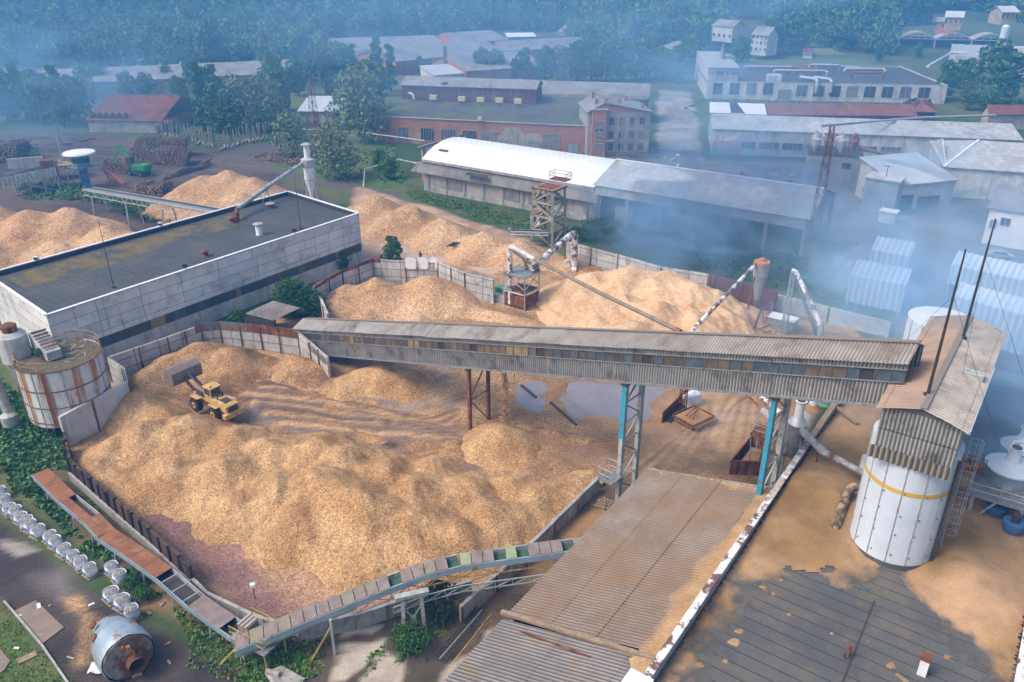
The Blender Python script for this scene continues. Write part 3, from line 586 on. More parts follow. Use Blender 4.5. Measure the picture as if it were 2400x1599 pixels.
b.quad(*[xy(p, 8.156) for p in ps]); b.build('moss_patch', M_bitmoss, WH)
b = MB()
for a, c in ((A, B_), (B_, C_), (C_, D_), (D_, A)):
    ee = (c-a).normalized(); L = (c-a).length; n_ = int(L/6)
    for i in range(n_):
        p, r = a+ee*L*i/n_, a+ee*L*(i+1)/n_; b.bar(xy(p, 8.86+.0015*(i % 2)), xy(r, 8.86+.0015*(i % 2)), .42, .12)
b.build('coping', M_white, WH)
b = MB()
for a, c, o in ((A, B_, f), (C_, D_, -f), (D_, A, e), (B_, C_, -e)): b.bar(xy(a+o*.25, 8.48), xy(c+o*.25, 8.48), .1, .62)
b.build('parapet_flashing', M_dark, WH)
def mast(name, label, base, h, r=.07, guy=None, m=None, cat='mast'):
    t = thing(name, label, cat, base); b = MB(); b.tube([base, base+Z*h*.6, base+Z*h], [r, r*.8, r*.45], 8); b.build('pole', m or M_dark, t)
    b = MB(); b.box(base+Z*.1, (.4, .4, .2)); b.build('base_plate', m or M_dark, t)
    if guy:
        b = MB()
        for g in guy: b.tube([base+Z*h*.7, base+V(g)], .012, 4)
        b.build('guy_wire', M_dark, t)
    return t
mast('lightning_rod', 'thin dark lightning rod on the warehouse roof, nearer the left end', P(267, 675, 8.15), HG(267, 675, 516, 8.15)-8.15, .06, [(2, 3, 0), (-3, 1, 0)])
mast('lightning_rod', 'thin dark lightning rod on the warehouse roof, near its far right corner', P(705, 537, 8.15), HG(705, 537, 411, 8.15)-8.15, .06, [(2, 2, 0)])
def roofvent(name, label, p, h, r, m, cm, cat='roof vent'):
    t = thing(name, label, cat, p); b = MB(); b.lathe(p, [(r*1.1, 0), (r, .1), (r, h)], 16); b.build('shaft', m, t, smooth=True)
    b = MB(); b.lathe(p, [(r*.6, h+.02), (r*1.6, h+.18), (r*1.65, h+.28), (r*.4, h+.5)], 16); b.build('cap', cm, t, smooth=True); return t
roofvent('roof_vent', 'white cylindrical roof vent with wide round cap on the warehouse roof', P(608, 550, 8.15), 1.5, .5, M_white, M_rend)
roofvent('roof_vent', 'small brown mushroom vent in the middle of the warehouse roof', P(482, 600, 8.15), .5, .38, M_rust, M_rust)
roofvent('roof_vent', 'squat rusty vent beside the foot of the slanting roof pipe', P(545, 522, 8.15), .6, .45, M_rust, M_rust)
roofvent('roof_vent', 'low brown vent under the pipe bracket near the rear parapet', P(634, 487, 8.15), .5, .5, M_rust, M_rend)
for i, (u, v) in enumerate(((436, 632), (691, 548), (88, 615), (378, 534))):
    p = P(u, v, 8.9); t = thing('floodlight', ['black floodlight on the front parapet nearer the middle of the warehouse', 'black floodlight on the front parapet at the right part of the warehouse', 'white box floodlight on the rear parapet at the left end of the warehouse', 'white box floodlight on the rear parapet before the golden heap'][i], 'floodlight', p, 'floodlights on the warehouse parapet')
    b = MB(); b.tube([p, p+Z*.35], .05, 8); b.build('bracket', M_dark, t)
    m_ = M_dark if i < 2 else M_white; o = (-1 if i < 2 else 1)
    b = MB(); b.prism([p+Z*.35+V(q) for q in ((-.35, -.15, 0), (.35, -.15, 0), (.3, .2, 0), (-.3, .2, 0))], [p+Z*.85+V(q) for q in ((-.35, -.25, 0), (.35, -.25, 0), (.3, .05, 0), (-.3, .05, 0))]); b.build('lamp_head', m_, t)
    b = MB(); b.quad(*[p+V(q) for q in ((-.28, -.19, .42), (.28, -.19, .42), (.28, -.26, .78), (-.28, -.26, .78))]); b.build('lens', M_glass, t)

# slanting pipe to the white cyclone on its round silo
SB = P(737, 525, 0); tz = 3.2
cyc = P(735, 500, 2.5)
sil = thing('round_silo', 'low white round silo with a flat dirty top behind the warehouse corner', 'silo', xy(cyc, 0)); c0 = xy(cyc, 0)
b = MB(); b.lathe(c0, [(2.5, -.3), (2.5, 4.2)], 28); b.build('shell', M_whitew, sil, smooth=True)
b = MB(); b.lathe(c0, [(2.6, 4.2), (2.6, 4.4)], 28); b.build('top_plate', M_dust, sil, smooth=True)
ct = thing('cyclone_separator', 'white cyclone with round cap on splayed legs above the low silo', 'cyclone', c0+Z*4.4)
b = MB(); b.lathe(c0, [(.25, 5), (.55, 7.4), (.95, 9.2), (.98, 11.6)], 20); b.build('cone', M_white, ct, smooth=True)
b = MB(); b.lathe(c0, [(1.15, 11.6), (1.25, 11.8), (1.25, 13.1), (.6, 13.4)], 20); b.build('drum', M_whitew, ct, smooth=True)
b = MB(); b.lathe(c0, [(.6, 13.2), (.55, 15.6)], 16); b.build('outlet_pipe', M_white, ct, smooth=True)
b = MB(); b.lathe(c0, [(.95, 15.7), (1.0, 15.85), (.3, 16.15)], 16); b.build('rain_cap', M_paleg, ct, smooth=True)
for k in range(6):
    an = k*math.pi/3+.3; d = V((math.cos(an), math.sin(an), 0)); b = MB(); b.bar(c0+d*2.3+Z*4.4, c0+d*1.0+Z*9.4, .1); b.build('leg', M_paleg, ct)
b = MB(); b.tube([c0+Z*9.3+V((math.cos(a*math.pi/8), math.sin(a*math.pi/8), 0))*1.05 for a in range(17)], .05, 6); b.build('ring', M_paleg, ct)
p1 = P(556, 497, 9.2); p2 = c0+V((-.9, -.6, 12.4)); dct = thing('duct', 'long slanting white duct from the warehouse roof up to the cyclone', 'duct', P(556, 515, 8.15))
b = MB(); b.tube([P(558, 518, 8.15), P(558, 518, 8.15)+Z*1.2, p1+Z*.5], [.36, .36, .36], 12); b.build('elbow', M_rust, dct, smooth=True)
b = MB(); b.tube([p1+Z*.45, p1.lerp(p2, .5)+Z*.4, p2], .36, 14); b.build('pipe', M_paleg, dct, smooth=True)
for k in (.2, .4, .6, .8): q = p1.lerp(p2, k)+Z*(.4+.1*(1-abs(2*k-1))); b = MB(); b.tube([q, q+(p2-p1).normalized()*.12], .43, 14); b.build('flange', M_steel, dct, smooth=True)
q = p1.lerp(p2, .42)
for s in (-1, 1): b = MB(); b.bar(q+Z*.2, xy(q+E1*s*.9-E2*.4, 8.3), .09); b.build('support_leg', M_paleg, dct)

# ---------------------------------------------------------------- rust streaked silo at the left
c0 = xy(P(136, 832, 8.3), 0); R = 4.3; ZT = 8.3
rs = thing('rusty_silo', 'big white round silo streaked with orange rust, debris on its top', 'silo', c0)
b = MB(); b.lathe(c0, [(R, 1.5), (R, ZT)], 40, caps=False); b.build('shell', M_rsilo, rs, smooth=True)
b = MB(); b.lathe(c0, [(.9, .1), (2.6, .6), (R*.97, 1.5)], 40); b.build('hopper_cone', M_paleg, rs, smooth=True)
b = MB()
for z in (2.0, 3.9, 5.9, ZT-.05): b.lathe(c0, [(R+.01, z-.06), (R+.07, z-.05), (R+.07, z+.05), (R+.01, z+.06)], 40, caps=False)
b.build('rib_hoop', M_rust, rs, smooth=True)
b = MB()
for k in range(18): an = k*math.pi/9; d = V((math.cos(an), math.sin(an), 0)); b.bar(c0+d*(R+.03)+Z*1.6, c0+d*(R+.03)+Z*(ZT-.1), .09)
b.build('vertical_seam', M_paleg, rs)
b = MB(); b.lathe(c0, [(.1, ZT-.14), (R-.02, ZT-.2)], 40); b.build('top_plate', mat('mossy_debris', (.10, .085, .05), (.15, .12, .08), sc=1.5, c3=(.35, .32, .28), s3=1.8, t3=(.6, .64), bump=1), rs)
for k in range(24):
    b = MB()
    an, r_ = rnd.uniform(-.6, 2.4), rnd.uniform(.5, R-.5); q = c0+V((math.cos(an)*r_, math.sin(an)*r_, ZT-.05)); d = V((rnd.uniform(-1, 1), rnd.uniform(-1, 1), .1)).normalized(); b.bar(q, q+d*rnd.uniform(.2, .9), .08, .05); b.build('scrap', M_paleg, rs)
def railing(name, pts, h, m, par, r=.03, mids=1, closed=False):
    b = MB(); pts = [V(p) for p in pts]
    for p in pts: b.tube([p, p+Z*h], r, 5)
    sq = list(zip(pts, pts[1:]))+([(pts[-1], pts[0])] if closed else [])
    for p, q in sq:
        for k in range(mids+1): z = h*(k+1)/(mids+1); b.tube([p+Z*z, q+Z*z], r, 5)
    return b.build(name, m, par)
railing('railing', [c0+V((math.cos(k*math.pi/12), math.sin(k*math.pi/12), 0))*(R-.05)+Z*ZT for k in range(24)], 1.1, M_yrail, rs, closed=True)
def ladder(name, p, h, out, m, par, wdt=.5, cage=False, r=.025):
    s = V((-out.y, out.x, 0))*wdt/2; b = MB()
    for q in (p-s, p+s): b.tube([q, q+Z*h], r, 5)
    z = .3
    while z < h: b.tube([p-s+Z*z, p+s+Z*z], r*.8, 4); z += .32
    b.build(name, m, par)
    if cage:
        b = MB(); z = 1.8
        while z < h: b.tube([p+out*.4+Z*z+(V((math.cos(k*math.pi/5), math.sin(k*math.pi/5), 0)))*.42 for k in range(11)], r*.8, 4); z += 1.1
        for k in range(5): an = math.atan2(out.y, out.x)+(k-2)*.6; b.tube([p+out*.4+V((math.cos(an), math.sin(an), 0))*.42+Z*1.8, p+out*.4+V((math.cos(an), math.sin(an), 0))*.42+Z*h], r*.6, 4)
        b.build('ladder_cage', m, par)
d = V((-.05, -1, 0)).normalized(); ladder('ladder', c0+d*(R+.22)+Z*1.4, 7.0, d, M_paleg, rs, .6)
b = MB(); d2 = V((.12, -1, 0)).normalized(); b.box(c0+d2*(R+.04)+Z*4.9, (.55, .06, 6.7), V((1, .12, 0))); b.build('rust_strip', M_rustor, rs)
for k in range(6):
    an = k*math.pi/3+.2; d = V((math.cos(an), math.sin(an), 0)); b = MB(); b.bar(c0+d*(R-.7)-Z*.3, c0+d*(R-.5)+Z*1.6, .28); b.build('leg', M_rust, rs)
# box housing on the silo top
hb = xy(P(108, 815, 9.0), ZT); hx = thing('conveyor_housing', 'white sloping housing with an open ribbed top on the rusty silo', 'housing', hb); ex = V((.75, -.66, 0)).normalized(); ey = V((-ex.y, ex.x, 0))
b = MB(); pr = [hb+ex*x+Z*z for x, z in ((-2.2, 0), (2.2, 0), (2.2, 1.0), (-1.2, 2.3), (-2.2, 2.0))]; b.prism([p-ey*.75 for p in pr], [p+ey*.75 for p in pr]); b.build('casing', M_whitew, hx)
b = MB()
for k in range(6): q = hb+ex*(-1.1+k*.55)+Z*(2.38-k*.19); b.bar(q-ey*.8, q+ey*.8, .16, .1)
b.build('roof_rib', M_rust, hx)
# cyclone and pipe left of the silo
c1 = xy(P(30, 800, 9.8), 0); cz = thing('cyclone_separator', 'dull white cyclone drum with capped outlet at the left edge beside the silo', 'cyclone', c1)
b = MB(); b.lathe(c1, [(.5, 3.5), (1.45, 7.4), (1.5, 7.6)], 22); b.build('cone', M_paleg, cz, smooth=True)
b = MB(); b.lathe(c1, [(1.55, 7.6), (1.5, 10.6), (1.1, 11)], 22); b.build('drum', M_whitew, cz, smooth=True)
b = MB(); b.lathe(c1, [(.75, 11), (.8, 11.7), (.35, 12)], 16); b.build('outlet_cap', M_rust, cz, smooth=True)
b = MB(); b.tube([c1+V((-1.3, 0, 10.0)), c1+V((-2.6, -.5, 10.4)), c1+V((-3.1, -.9, 9.4)), c1+V((-2.3, -1.4, 6)), c1+V((-1.5, -2.0, 1.5))], .5, 14); b.build('pipe', M_paleg, cz, smooth=True)
b = MB(); b.lathe(c1+V((-1.5, -2.2, 0)), [(.4, 0), (.85, .5), (.85, 1.7), (.4, 2.0)], 16); b.build('fan_casing', M_paleg, cz, smooth=True)
for s in (-1, 1): b = MB(); b.bar(c1+V((s*1.3, .6, -.2)), c1+V((s*1.1, .4, 7.6)), .18); b.build('leg', M_rust, cz)

# ---------------------------------------------------------------- covered conveyor gallery
GA = V((-6.8, 77.5, 7.35)); GD = V((32.9, -28.1, 11.6)); GH = V((32.9, -28.1, 0)).normalized(); GN = V((-GH.y, GH.x, 0))   # GN points away
def gp(s, n=0, z=0): return GA+GD*s+GN*n+Z*z
s0, s1 = -.66, 1.035; Wg, Hw, Hr = 3.2, 3.6, .8; LG = ((GD*(s1-s0)).length)
gal = thing('conveyor_gallery', 'long sloping covered gallery of grey corrugated sheets with a strip of windows', 'gallery', xy(gp(s0), 0))
b = MB(); segs = 8
for k in range(segs):
    a, c = s0+(s1-s0)*k/segs, s0+(s1-s0)*(k+1)/segs; p, q = gp(a, 0, 0), gp(c, 0, 0)
    b.sheet(p+GN*rnd.uniform(-.03, .03), q-p, Z*1.9, .27, .065)
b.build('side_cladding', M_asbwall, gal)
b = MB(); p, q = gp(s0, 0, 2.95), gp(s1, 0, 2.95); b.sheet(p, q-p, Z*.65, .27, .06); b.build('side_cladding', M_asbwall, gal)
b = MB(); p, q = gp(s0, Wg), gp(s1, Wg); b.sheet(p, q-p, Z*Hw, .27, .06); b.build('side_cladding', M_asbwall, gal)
b = MB(); b.prism([gp(s0, .1, -.12), gp(s1, .1, -.12), gp(s1, Wg-.1, -.12), gp(s0, Wg-.1, -.12)], [gp(s0, .1, .05), gp(s1, .1, .05), gp(s1, Wg-.1, .05), gp(s0, Wg-.1, .05)]); b.build('floor_deck', M_dark, gal)
b = MB()
for k in range(20):      # roof in separate lengths, each slightly out of line
    a, c = s0-.02+(s1-s0+.02)*k/20, s0-.02+(s1-s0+.02)*(k+1)/20; dz = rnd.uniform(-.03, .05)
    p, q = gp(a, -.3, Hw-.12+dz), gp(c, -.3, Hw-.12+dz); b.sheet(p, q-p, GN*(Wg/2+.3)+Z*(Hr+.12), .27, .07, 1)
    p, q = gp(a, Wg/2, Hw+Hr+dz), gp(c, Wg/2, Hw+Hr+dz); b.sheet(p, q-p, GN*(Wg/2+.3)-Z*(Hr+.1), .27, .07, 1)
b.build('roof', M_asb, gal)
b = MB(); b.bar(gp(s0, Wg/2, Hw+Hr+.1), gp(s1, Wg/2, Hw+Hr+.1), .35, .08); b.build('ridge_cap', M_asb, gal)
b = MB()
for z in (1.92, 2.93): b.bar(gp(s0, -.05, z), gp(s1, -.05, z), .12, .07)
b.bar(gp(s0, 0, -.06), gp(s1, 0, -.06), .3, .16); b.build('rail', M_steel, gal)
nw = 74; b0 = MB(); b0.prism([gp(s0, .06, 1.9), gp(s1, .06, 1.9), gp(s1, .1, 1.9), gp(s0, .1, 1.9)], [gp(s0, .06, 2.95), gp(s1, .06, 2.95), gp(s1, .1, 2.95), gp(s0, .1, 2.95)]); b0.build('inner_screen', M_dark, gal)
for k in range(nw):
    a = s0+(s1-s0)*(k+.08)/nw; c = s0+(s1-s0)*(k+.92)/nw; t_ = k/nw; r_ = rnd.random()
    gi = (3 if r_ < .55 else 0 if r_ < .8 else 2) if t_ > .55 else (0 if r_ < .45 else 2 if r_ < .86 else 1)
    if .25 < t_ < .62 and rnd.random() < .12: gi = 1
    if rnd.random() < .05: continue
    b = MB(); b.prism([gp(a, .0, 1.98), gp(c, 0, 1.98), gp(c, .04, 1.98), gp(a, .04, 1.98)], [gp(a, 0, 2.88), gp(c, 0, 2.88), gp(c, .04, 2.88), gp(a, .04, 2.88)]); pn = b.build('window_pane', M_gallglass[gi], gal)
    b = MB(); b.bar(gp(s0+(s1-s0)*k/nw, -.02, 1.9), gp(s0+(s1-s0)*k/nw, -.02, 2.95), .09); b.build('mullion', M_asbwall, pn)
for k in range(5): a = .12+k*.025; b = MB(); b.bar(gp(a, 1.0+.4*(k % 3), -.1), gp(a, 1.0+.4*(k % 3), -.9-.2*(k % 2)), .25, .06); b.build('discharge_flap', M_wood, gal)
# trestles
def trestle(label, sa, foot_z, m1, m2, wdt, near=.3, far=3.2, braces=4, box=True, cat='trestle'):
    q1, q2 = gp(sa, near), gp(sa, far); t = thing('trestle', label, cat, xy(q1, foot_z), 'steel trestles carrying the covered gallery')
    for q, m in ((q1, m1), (q2, m2)):
        b = MB(); b.bar(xy(q, foot_z-.5), q-Z*.15, wdt, wdt*.8, up=(GH.x, GH.y, 0)); b.build('leg', m, t)
    b = MB(); h = q1.z-foot_z-.3
    for k in range(braces):
        z0, z1 = foot_z+h*k/braces, foot_z+h*(k+1)/braces; b.bar(xy(q1, z0), xy(q2, z1), .12) if k % 2 else b.bar(xy(q2, z0), xy(q1, z1), .12)
        b.bar(xy(q1, z1), xy(q2, z1), .1)
    b.build('cross_brace', M_rust if m1 is M_rust else M_steel, t)
    b = MB(); b.box(xy((q1+q2)/2, q1.z-.3), (wdt*1.4, (q2-q1).length+.8, .25), GH); b.build('head_beam', M_dark, t); return t
trestle('rusty brown trestle standing in the chips beside the falling spill', .06, 0, M_rust, M_rust, .38, .25, 3.3, 2)
t = trestle('tall trestle with one turquoise and pale grey leg by the puddle', .515, 0, M_paleg, M_paleg, .5, .3, 3.2, 6)
b = MB(); q = gp(.515, .3); b.box(xy(q+GN*-.22, 10.2), (.52, .1, 6.0), GH); b.build('turquoise_face', M_turq, t)
pf = xy(gp(.515, -1.0), 3.0); railing('platform_rail', [pf+GH*-1.2+GN*-.6, pf+GH*-1.2+GN*1.2, pf+GH*.3+GN*1.2, pf+GH*.3+GN*-.6], 1.4, M_paleg, t, .04, closed=True)
b = MB(); b.box(pf+GN*.3+GH*-.4, (1.6, 1.9, .1), GH); b.build('platform', M_steel, t)
trestle('bright turquoise leg trestle before the grey cyclones at the right', .83, 0, M_turq, M_paleg, .5, .3, 3.3, 7)
# falling chips
b = MB(); q = gp(.155, 1.5, -.2)
vs = []
for k in range(900):
    t_ = rnd.random()**.8; r_ = .28+.35*t_; p = q+V((rnd.gauss(0, r_*.45), rnd.gauss(0, r_*.45), -t_*(q.z-2.2))); s = rnd.uniform(.03, .07)
    a = V((rnd.uniform(-1, 1), rnd.uniform(-1, 1), rnd.uniform(-1, 1))).normalized()*s; c = a.orthogonal().normalized()*s; vs += [p-a-c, p+a-c, p+a+c, p-a+c]
o = npmesh('falling_chips', [tuple(v) for v in vs], 4, M_chip); tag(o, 'thin curtain of chips falling from the gallery', 'falling chips', kind='stuff')

# head house over the white silo
HA = V((24.75, 45.85, 0)); HL = 17.8; HW = 4.75; ZE, ZR = 21.0, 21.65
def hp(a, b_, z): return V((HA.x, HA.y, 0))+E1*a+E2*b_+Z*z
hh = thing('head_house', 'grey corrugated head house with a dusty gabled roof on top of the white silos', 'head house', hp(0, 0, 16))
for zz, zt in ((19.3, 20.98), (17.9, 19.32)):
    b = MB(); n_ = 24
    off = 0 if zz > 19 else -.12
    for (x, y, z) in ((0, 0, 0),):
        b.sheet(hp(off, 0, zz), E2*HW, Z*(zt-zz), .26, .06)
    b.build('gable_cladding', M_asbwall, hh)
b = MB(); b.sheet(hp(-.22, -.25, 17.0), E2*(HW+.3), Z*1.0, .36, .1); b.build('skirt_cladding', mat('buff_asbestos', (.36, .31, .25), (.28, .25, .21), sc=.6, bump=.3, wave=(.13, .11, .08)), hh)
b = MB(); pr = [hp(.02, 0, 20.95), hp(.02, HW, 20.95), hp(.02, HW/2, ZR-.05)]; b.prism(pr, [p+E1*.1 for p in pr]); b.build('gable_cladding', M_asbwall, hh)
for b_, nm in ((0, 'side_cladding'), (HW, 'side_cladding')):
    b = MB(); b.sheet(hp(0, b_, 17.9), E1*HL, Z*3.1, .22, .05); b.build(nm, M_asbwall, hh)
b = MB(); pr = [hp(HL, 0, 17.5), hp(HL, HW, 17.5), hp(HL, HW, 21), hp(HL, HW/2, ZR-.05), hp(HL, 0, 21)]; b.prism(pr, [p-E1*.1 for p in pr]); b.build('gable_cladding', M_asbwall, hh)
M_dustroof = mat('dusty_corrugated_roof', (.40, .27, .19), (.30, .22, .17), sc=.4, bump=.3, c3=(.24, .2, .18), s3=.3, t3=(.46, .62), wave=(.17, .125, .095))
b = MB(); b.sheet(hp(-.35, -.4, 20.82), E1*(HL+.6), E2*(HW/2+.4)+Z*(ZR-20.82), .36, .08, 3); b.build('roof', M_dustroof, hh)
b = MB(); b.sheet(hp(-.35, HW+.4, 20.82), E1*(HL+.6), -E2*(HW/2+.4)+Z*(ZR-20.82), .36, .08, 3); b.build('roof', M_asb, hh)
b = MB(); b.bar(hp(-.35, HW/2, ZR+.08), hp(HL+.3, HW/2, ZR+.08), .4, .07); b.build('ridge_cap', M_asb, hh)
b = MB(); b.bar(hp(.2, HW+.35, 20.6), hp(11, HW+.35, 20.6), .28, .22); b.build('gutter', M_white, hh)
b = MB(); b.box(hp(7.8, HW*.78, ZR-.45), (.9, 2.3, .35), E1); b.build('roof_hatch', M_paleg, hh)
mast('antenna_mast', 'tall dark mast rising from the near end of the head house roof', hp(1.9, 2.2, ZR-.1), 10.3, .11, [(2, 9, -1), (4, -2, -2)])
mast('antenna_mast', 'tall dark mast farther back on the smoke covered head house roof', hp(13.0, 2.6, ZR-.1), 9.5, .11, [(-3, -6, -1), (4, -2, -2)])
def bigsilo(label, c, z0, z1, R):
    t = thing('silo', label, 'silo', xy(c, z0), 'white round silos under the head house'); c = xy(c, 0)
    b = MB(); b.lathe(c, [(R, z0-.1), (R, z1)], 48); b.build('shell', M_silo, t, smooth=True)
    zb = z0+(z1-z0)*.68; b = MB(); b.lathe(c, [(R+.012, zb-.17), (R+.02, zb-.16), (R+.02, zb+.16), (R+.012, zb+.17)], 48, caps=False); b.build('ochre_band', M_band, t, smooth=True)
    b = MB()
    for k in range(14): an = k*2*math.pi/14+.1; d = V((math.cos(an), math.sin(an), 0)); b.bar(c+d*(R+.01)+Z*z0, c+d*(R+.01)+Z*z1, .07)
    b.build('seam', M_paleg, t)
    b = MB(); b.lathe(c, [(R+.18, z0-.1), (R+.22, z0), (R+.05, z0+.3), (R+.01, z0+.3)], 48); b.build('base_skirt', M_dark, t, smooth=True)
    for k in range(26): an = 3.3+(k % 7)*.45+rnd.uniform(-.04, .04); z = z0+1+(k//7)*(z1-z0-2.5)/4+rnd.uniform(-.2, .2); d = V((math.cos(an), math.sin(an), 0)); b = MB(); b.box(c+d*(R+.03)+Z*z, (.04, .12, .13), d); b.build('fixing', M_steel, t)
    return t
RS = 2.9
c1 = V((28.2, 46.8, 8.6))
s_1 = bigsilo('big white silo with an ochre ring standing on the dusty flat roof', c1, 8.6, 17.9, RS)
d = V((.93, -.36, 0)).normalized(); ladder('caged_ladder', xy(c1+d*(RS+.25), 8.8), 9.6, d, M_paleg, s_1, .55, cage=True)
b = MB(); q = c1+V((.55, -.84, 0))*(RS+.12); b.tube([q+Z*.1, q+Z*9], .09, 8); b.build('cable_conduit', M_dark, s_1)
c2 = xy(hp(18.6, .4, 0), 0); bigsilo('second white silo with a faded ochre ring, behind the gallery in the smoke', c2, 2, 20.6, 2.6)
# ---------------------------------------------------------------- flat dusty roof with a white parapet, corrugated roof below it
ZF = 8.6
pa, pb = P(1512, 1600, ZF+1.1), P(1962, 942, ZF+1.1); pe = (pb-pa).normalized(); p0 = pa-pe*14; pn = V((pe.y, -pe.x, 0))
LP = (pb-p0).length+18
FR = thing('dusty_flat_building', 'building with a flat bitumen roof half buried in brown sawdust below the white silo', 'building', xy(p0, 0))
def fp(a, b_, z): return xy(p0+pe*a+pn*b_, z)
WF = 17.7
b = MB(); b.quad(fp(0, 0, ZF), fp(0, WF, ZF), fp(LP, WF, ZF), fp(LP, 0, ZF)); b.build('roof', mat('warm_bitumen_roof', (.115, .112, .105), (.09, .088, .085), sc=.3, rough=.8, bump=.3, uv=('seam', 1.02, 0, .07, (.035, .035, .037)), c3=(.16, .135, .10), s3=.25, t3=(.5, .7)), FR, ax=pe)
b = MB(); b.box(fp(LP/2, -.15, (ZF+.9)/2-.2), (LP, .3, ZF+.9+.2), pe); b.build('wall', M_conc, FR)
b = MB(); b.box(fp(18, WF+.15, (ZF+.9)/2-.2), (36, .3, ZF+.9+.2), pe); b.build('wall', M_conc, FR)
M_cope = mat('peeling_white_coping', (.74, .73, .72), (.62, .6, .58), sc=.8, rough=.6, c3=(.16, .09, .065), s3=.75, t3=(.50, .53))
M_copeb = mat('rusty_white_coping', (.5, .42, .36), (.13, .06, .05), sc=1.1, rough=.7, c3=(.62, .64, .66), s3=.9, t3=(.5, .53))
n_ = 16
for k in range(n_):
    a, c = LP*k/n_, LP*(k+1)/n_-.04; b = MB(); b.bar(fp(a, -.12, ZF+1.02+.012*(k % 2)), fp(c, -.12, ZF+1.02+.012*(k % 2)), .5, .16)
    b.build('coping', M_cope if a < 30 else M_copeb if a < 44 else M_wood, FR)
b = MB(); b.bar(fp(0, WF+.12, ZF+1.02), fp(36, WF+.12, ZF+1.02), .5, .16); b.build('coping', M_cope, FR)
b = MB(); b.bar(fp(3, 9.5, ZF+.02), fp(30, 9.2, ZF+.02), .1, .03); b.build('roof_joint', M_dark, FR)
b = MB(); b.box(fp(13.6, -.3, ZF+1.0), (1.2, 1.5, .9), pe); b.build('rooflet', M_white, FR)
# sawdust drifts lie on the roof; where the dust is a mere film the dark roofing shows through
MB_DRIFT = mat('dust_film', (.3, .3, .3), attr=True, spk=(9, .8, 1.2), bump=.25, bsc=7)
def drift(label, pts_h, extent, zb, seed=1, step=.22, k=.25, m=None, thin=.12, jag=.8):
    """thin blanket of sawdust with ragged edge plus mounds: extent polygon (world), mounds (u, v, h)"""
    xs = [p[0] for p in extent]; ys = [p[1] for p in extent]; A_, B__ = np.meshgrid(np.arange(min(xs)-1, max(xs)+1, step), np.arange(min(ys)-1, max(ys)+1, step)); x, y = A_.ravel(), B__.ravel()
    sdv = polysd(x, y, extent); jg = (fbm(x, y, .35, 4, seed)-.47)*2*jag*2+(fbm(x, y, 1.4, 4, seed+2)-.47)*2.6
    z = np.clip((sdv+jg)*.16, -.3, thin)
    for u, v, h_, s_ in pts_h:
        q = P(u, v, zb+h_); d = np.hypot(x-q.x, y-q.y)+(fbm(x, y, .5, 3, seed+5)-.5)*1.2; z = np.maximum(z, 0)*(z > 0)+np.where(z <= 0, z, 0); z = k*np.log(np.exp(z/k)+np.exp(np.clip((h_-s_*np.sqrt(d*d+.5))/k, -30, 30))+1e-9)
    z = z+(fbm(x, y, .8, 3, seed+8)-.47)*.1
    tk_ = np.clip((z+.14+(fbm(x, y, 2.2, 3, seed+11)-.47)*.25)/.2, 0, 1)[:, None]; z = np.maximum(z, .014); edge = sdv+jg > -2.0; cl_ = np.concatenate([np.array([[.098, .093, .085]])*(1-tk_)+(np.array([[.31, .19, .092]])+np.array([[.09, .06, .045]])*np.clip((fbm(x, y, .15, 4, seed)-.42)/.2, -1, 1)[:, None])*tk_, tk_*0+.25], 1)
    keep = edge | (z > .05); ny_, nx_ = A_.shape; idx = np.arange(nx_*ny_).reshape(ny_, nx_); fq = np.stack([idx[:-1, :-1], idx[:-1, 1:], idx[1:, 1:], idx[1:, :-1]], -1).reshape(-1, 4)
    hard = inpoly(x, y, LIM); keep &= hard
    fq = fq[keep[fq].all(1)]; used = np.unique(fq); mp = np.zeros(len(x), int); mp[used] = np.arange(len(used)); cc = np.array([x[used].mean(), y[used].mean(), 0])
    o = npmesh('sawdust_drift', np.stack([x, y, z+zb], 1)[used]-cc, 4, MB_DRIFT, col=cl_[used], faces=mp[fq], smooth=True); o.location = cc; return tag(o, label, 'sawdust drift', 'sawdust drifts on the roofs')
LIM = [fp(0, .05, 0), fp(LP, .05, 0), fp(LP, WF, 0), fp(0, WF, 0)]
def R_(u, v): return P(u, v, ZF)
drift('brown sawdust drift along the white parapet and round the left side of the big silo', [(1800, 1200, .5, .12), (1960, 1150, 1.3, .3), (1900, 1120, 1.0, .25), (1900, 1250, .7, .25), (1740, 1150, .5, .2), (1880, 1010, .6, .12)],
      [R_(1560, 1640), R_(1655, 1450), R_(1700, 1390), R_(1760, 1330), R_(1830, 1270), R_(1900, 1270), R_(1990, 1335), R_(2020, 1290), R_(2010, 1150), R_(2060, 1000), R_(2150, 900), R_(1960, 900), R_(1880, 1000), R_(1500, 1640)], ZF, 3)
drift('steep sawdust mound spilling off the roof at the right of the silo', [(2270, 1320, 1.7, .5), (2240, 1270, 1.3, .45), (2310, 1360, 1.4, .45), (2250, 1200, 1.0, .35), (2350, 1420, .8, .3)],
      [R_(2200, 1370), R_(2230, 1330), R_(2270, 1100), R_(2400, 1100), R_(2500, 1300), R_(2500, 1640), R_(2330, 1640), R_(2330, 1540), R_(2260, 1440)], ZF, 9)
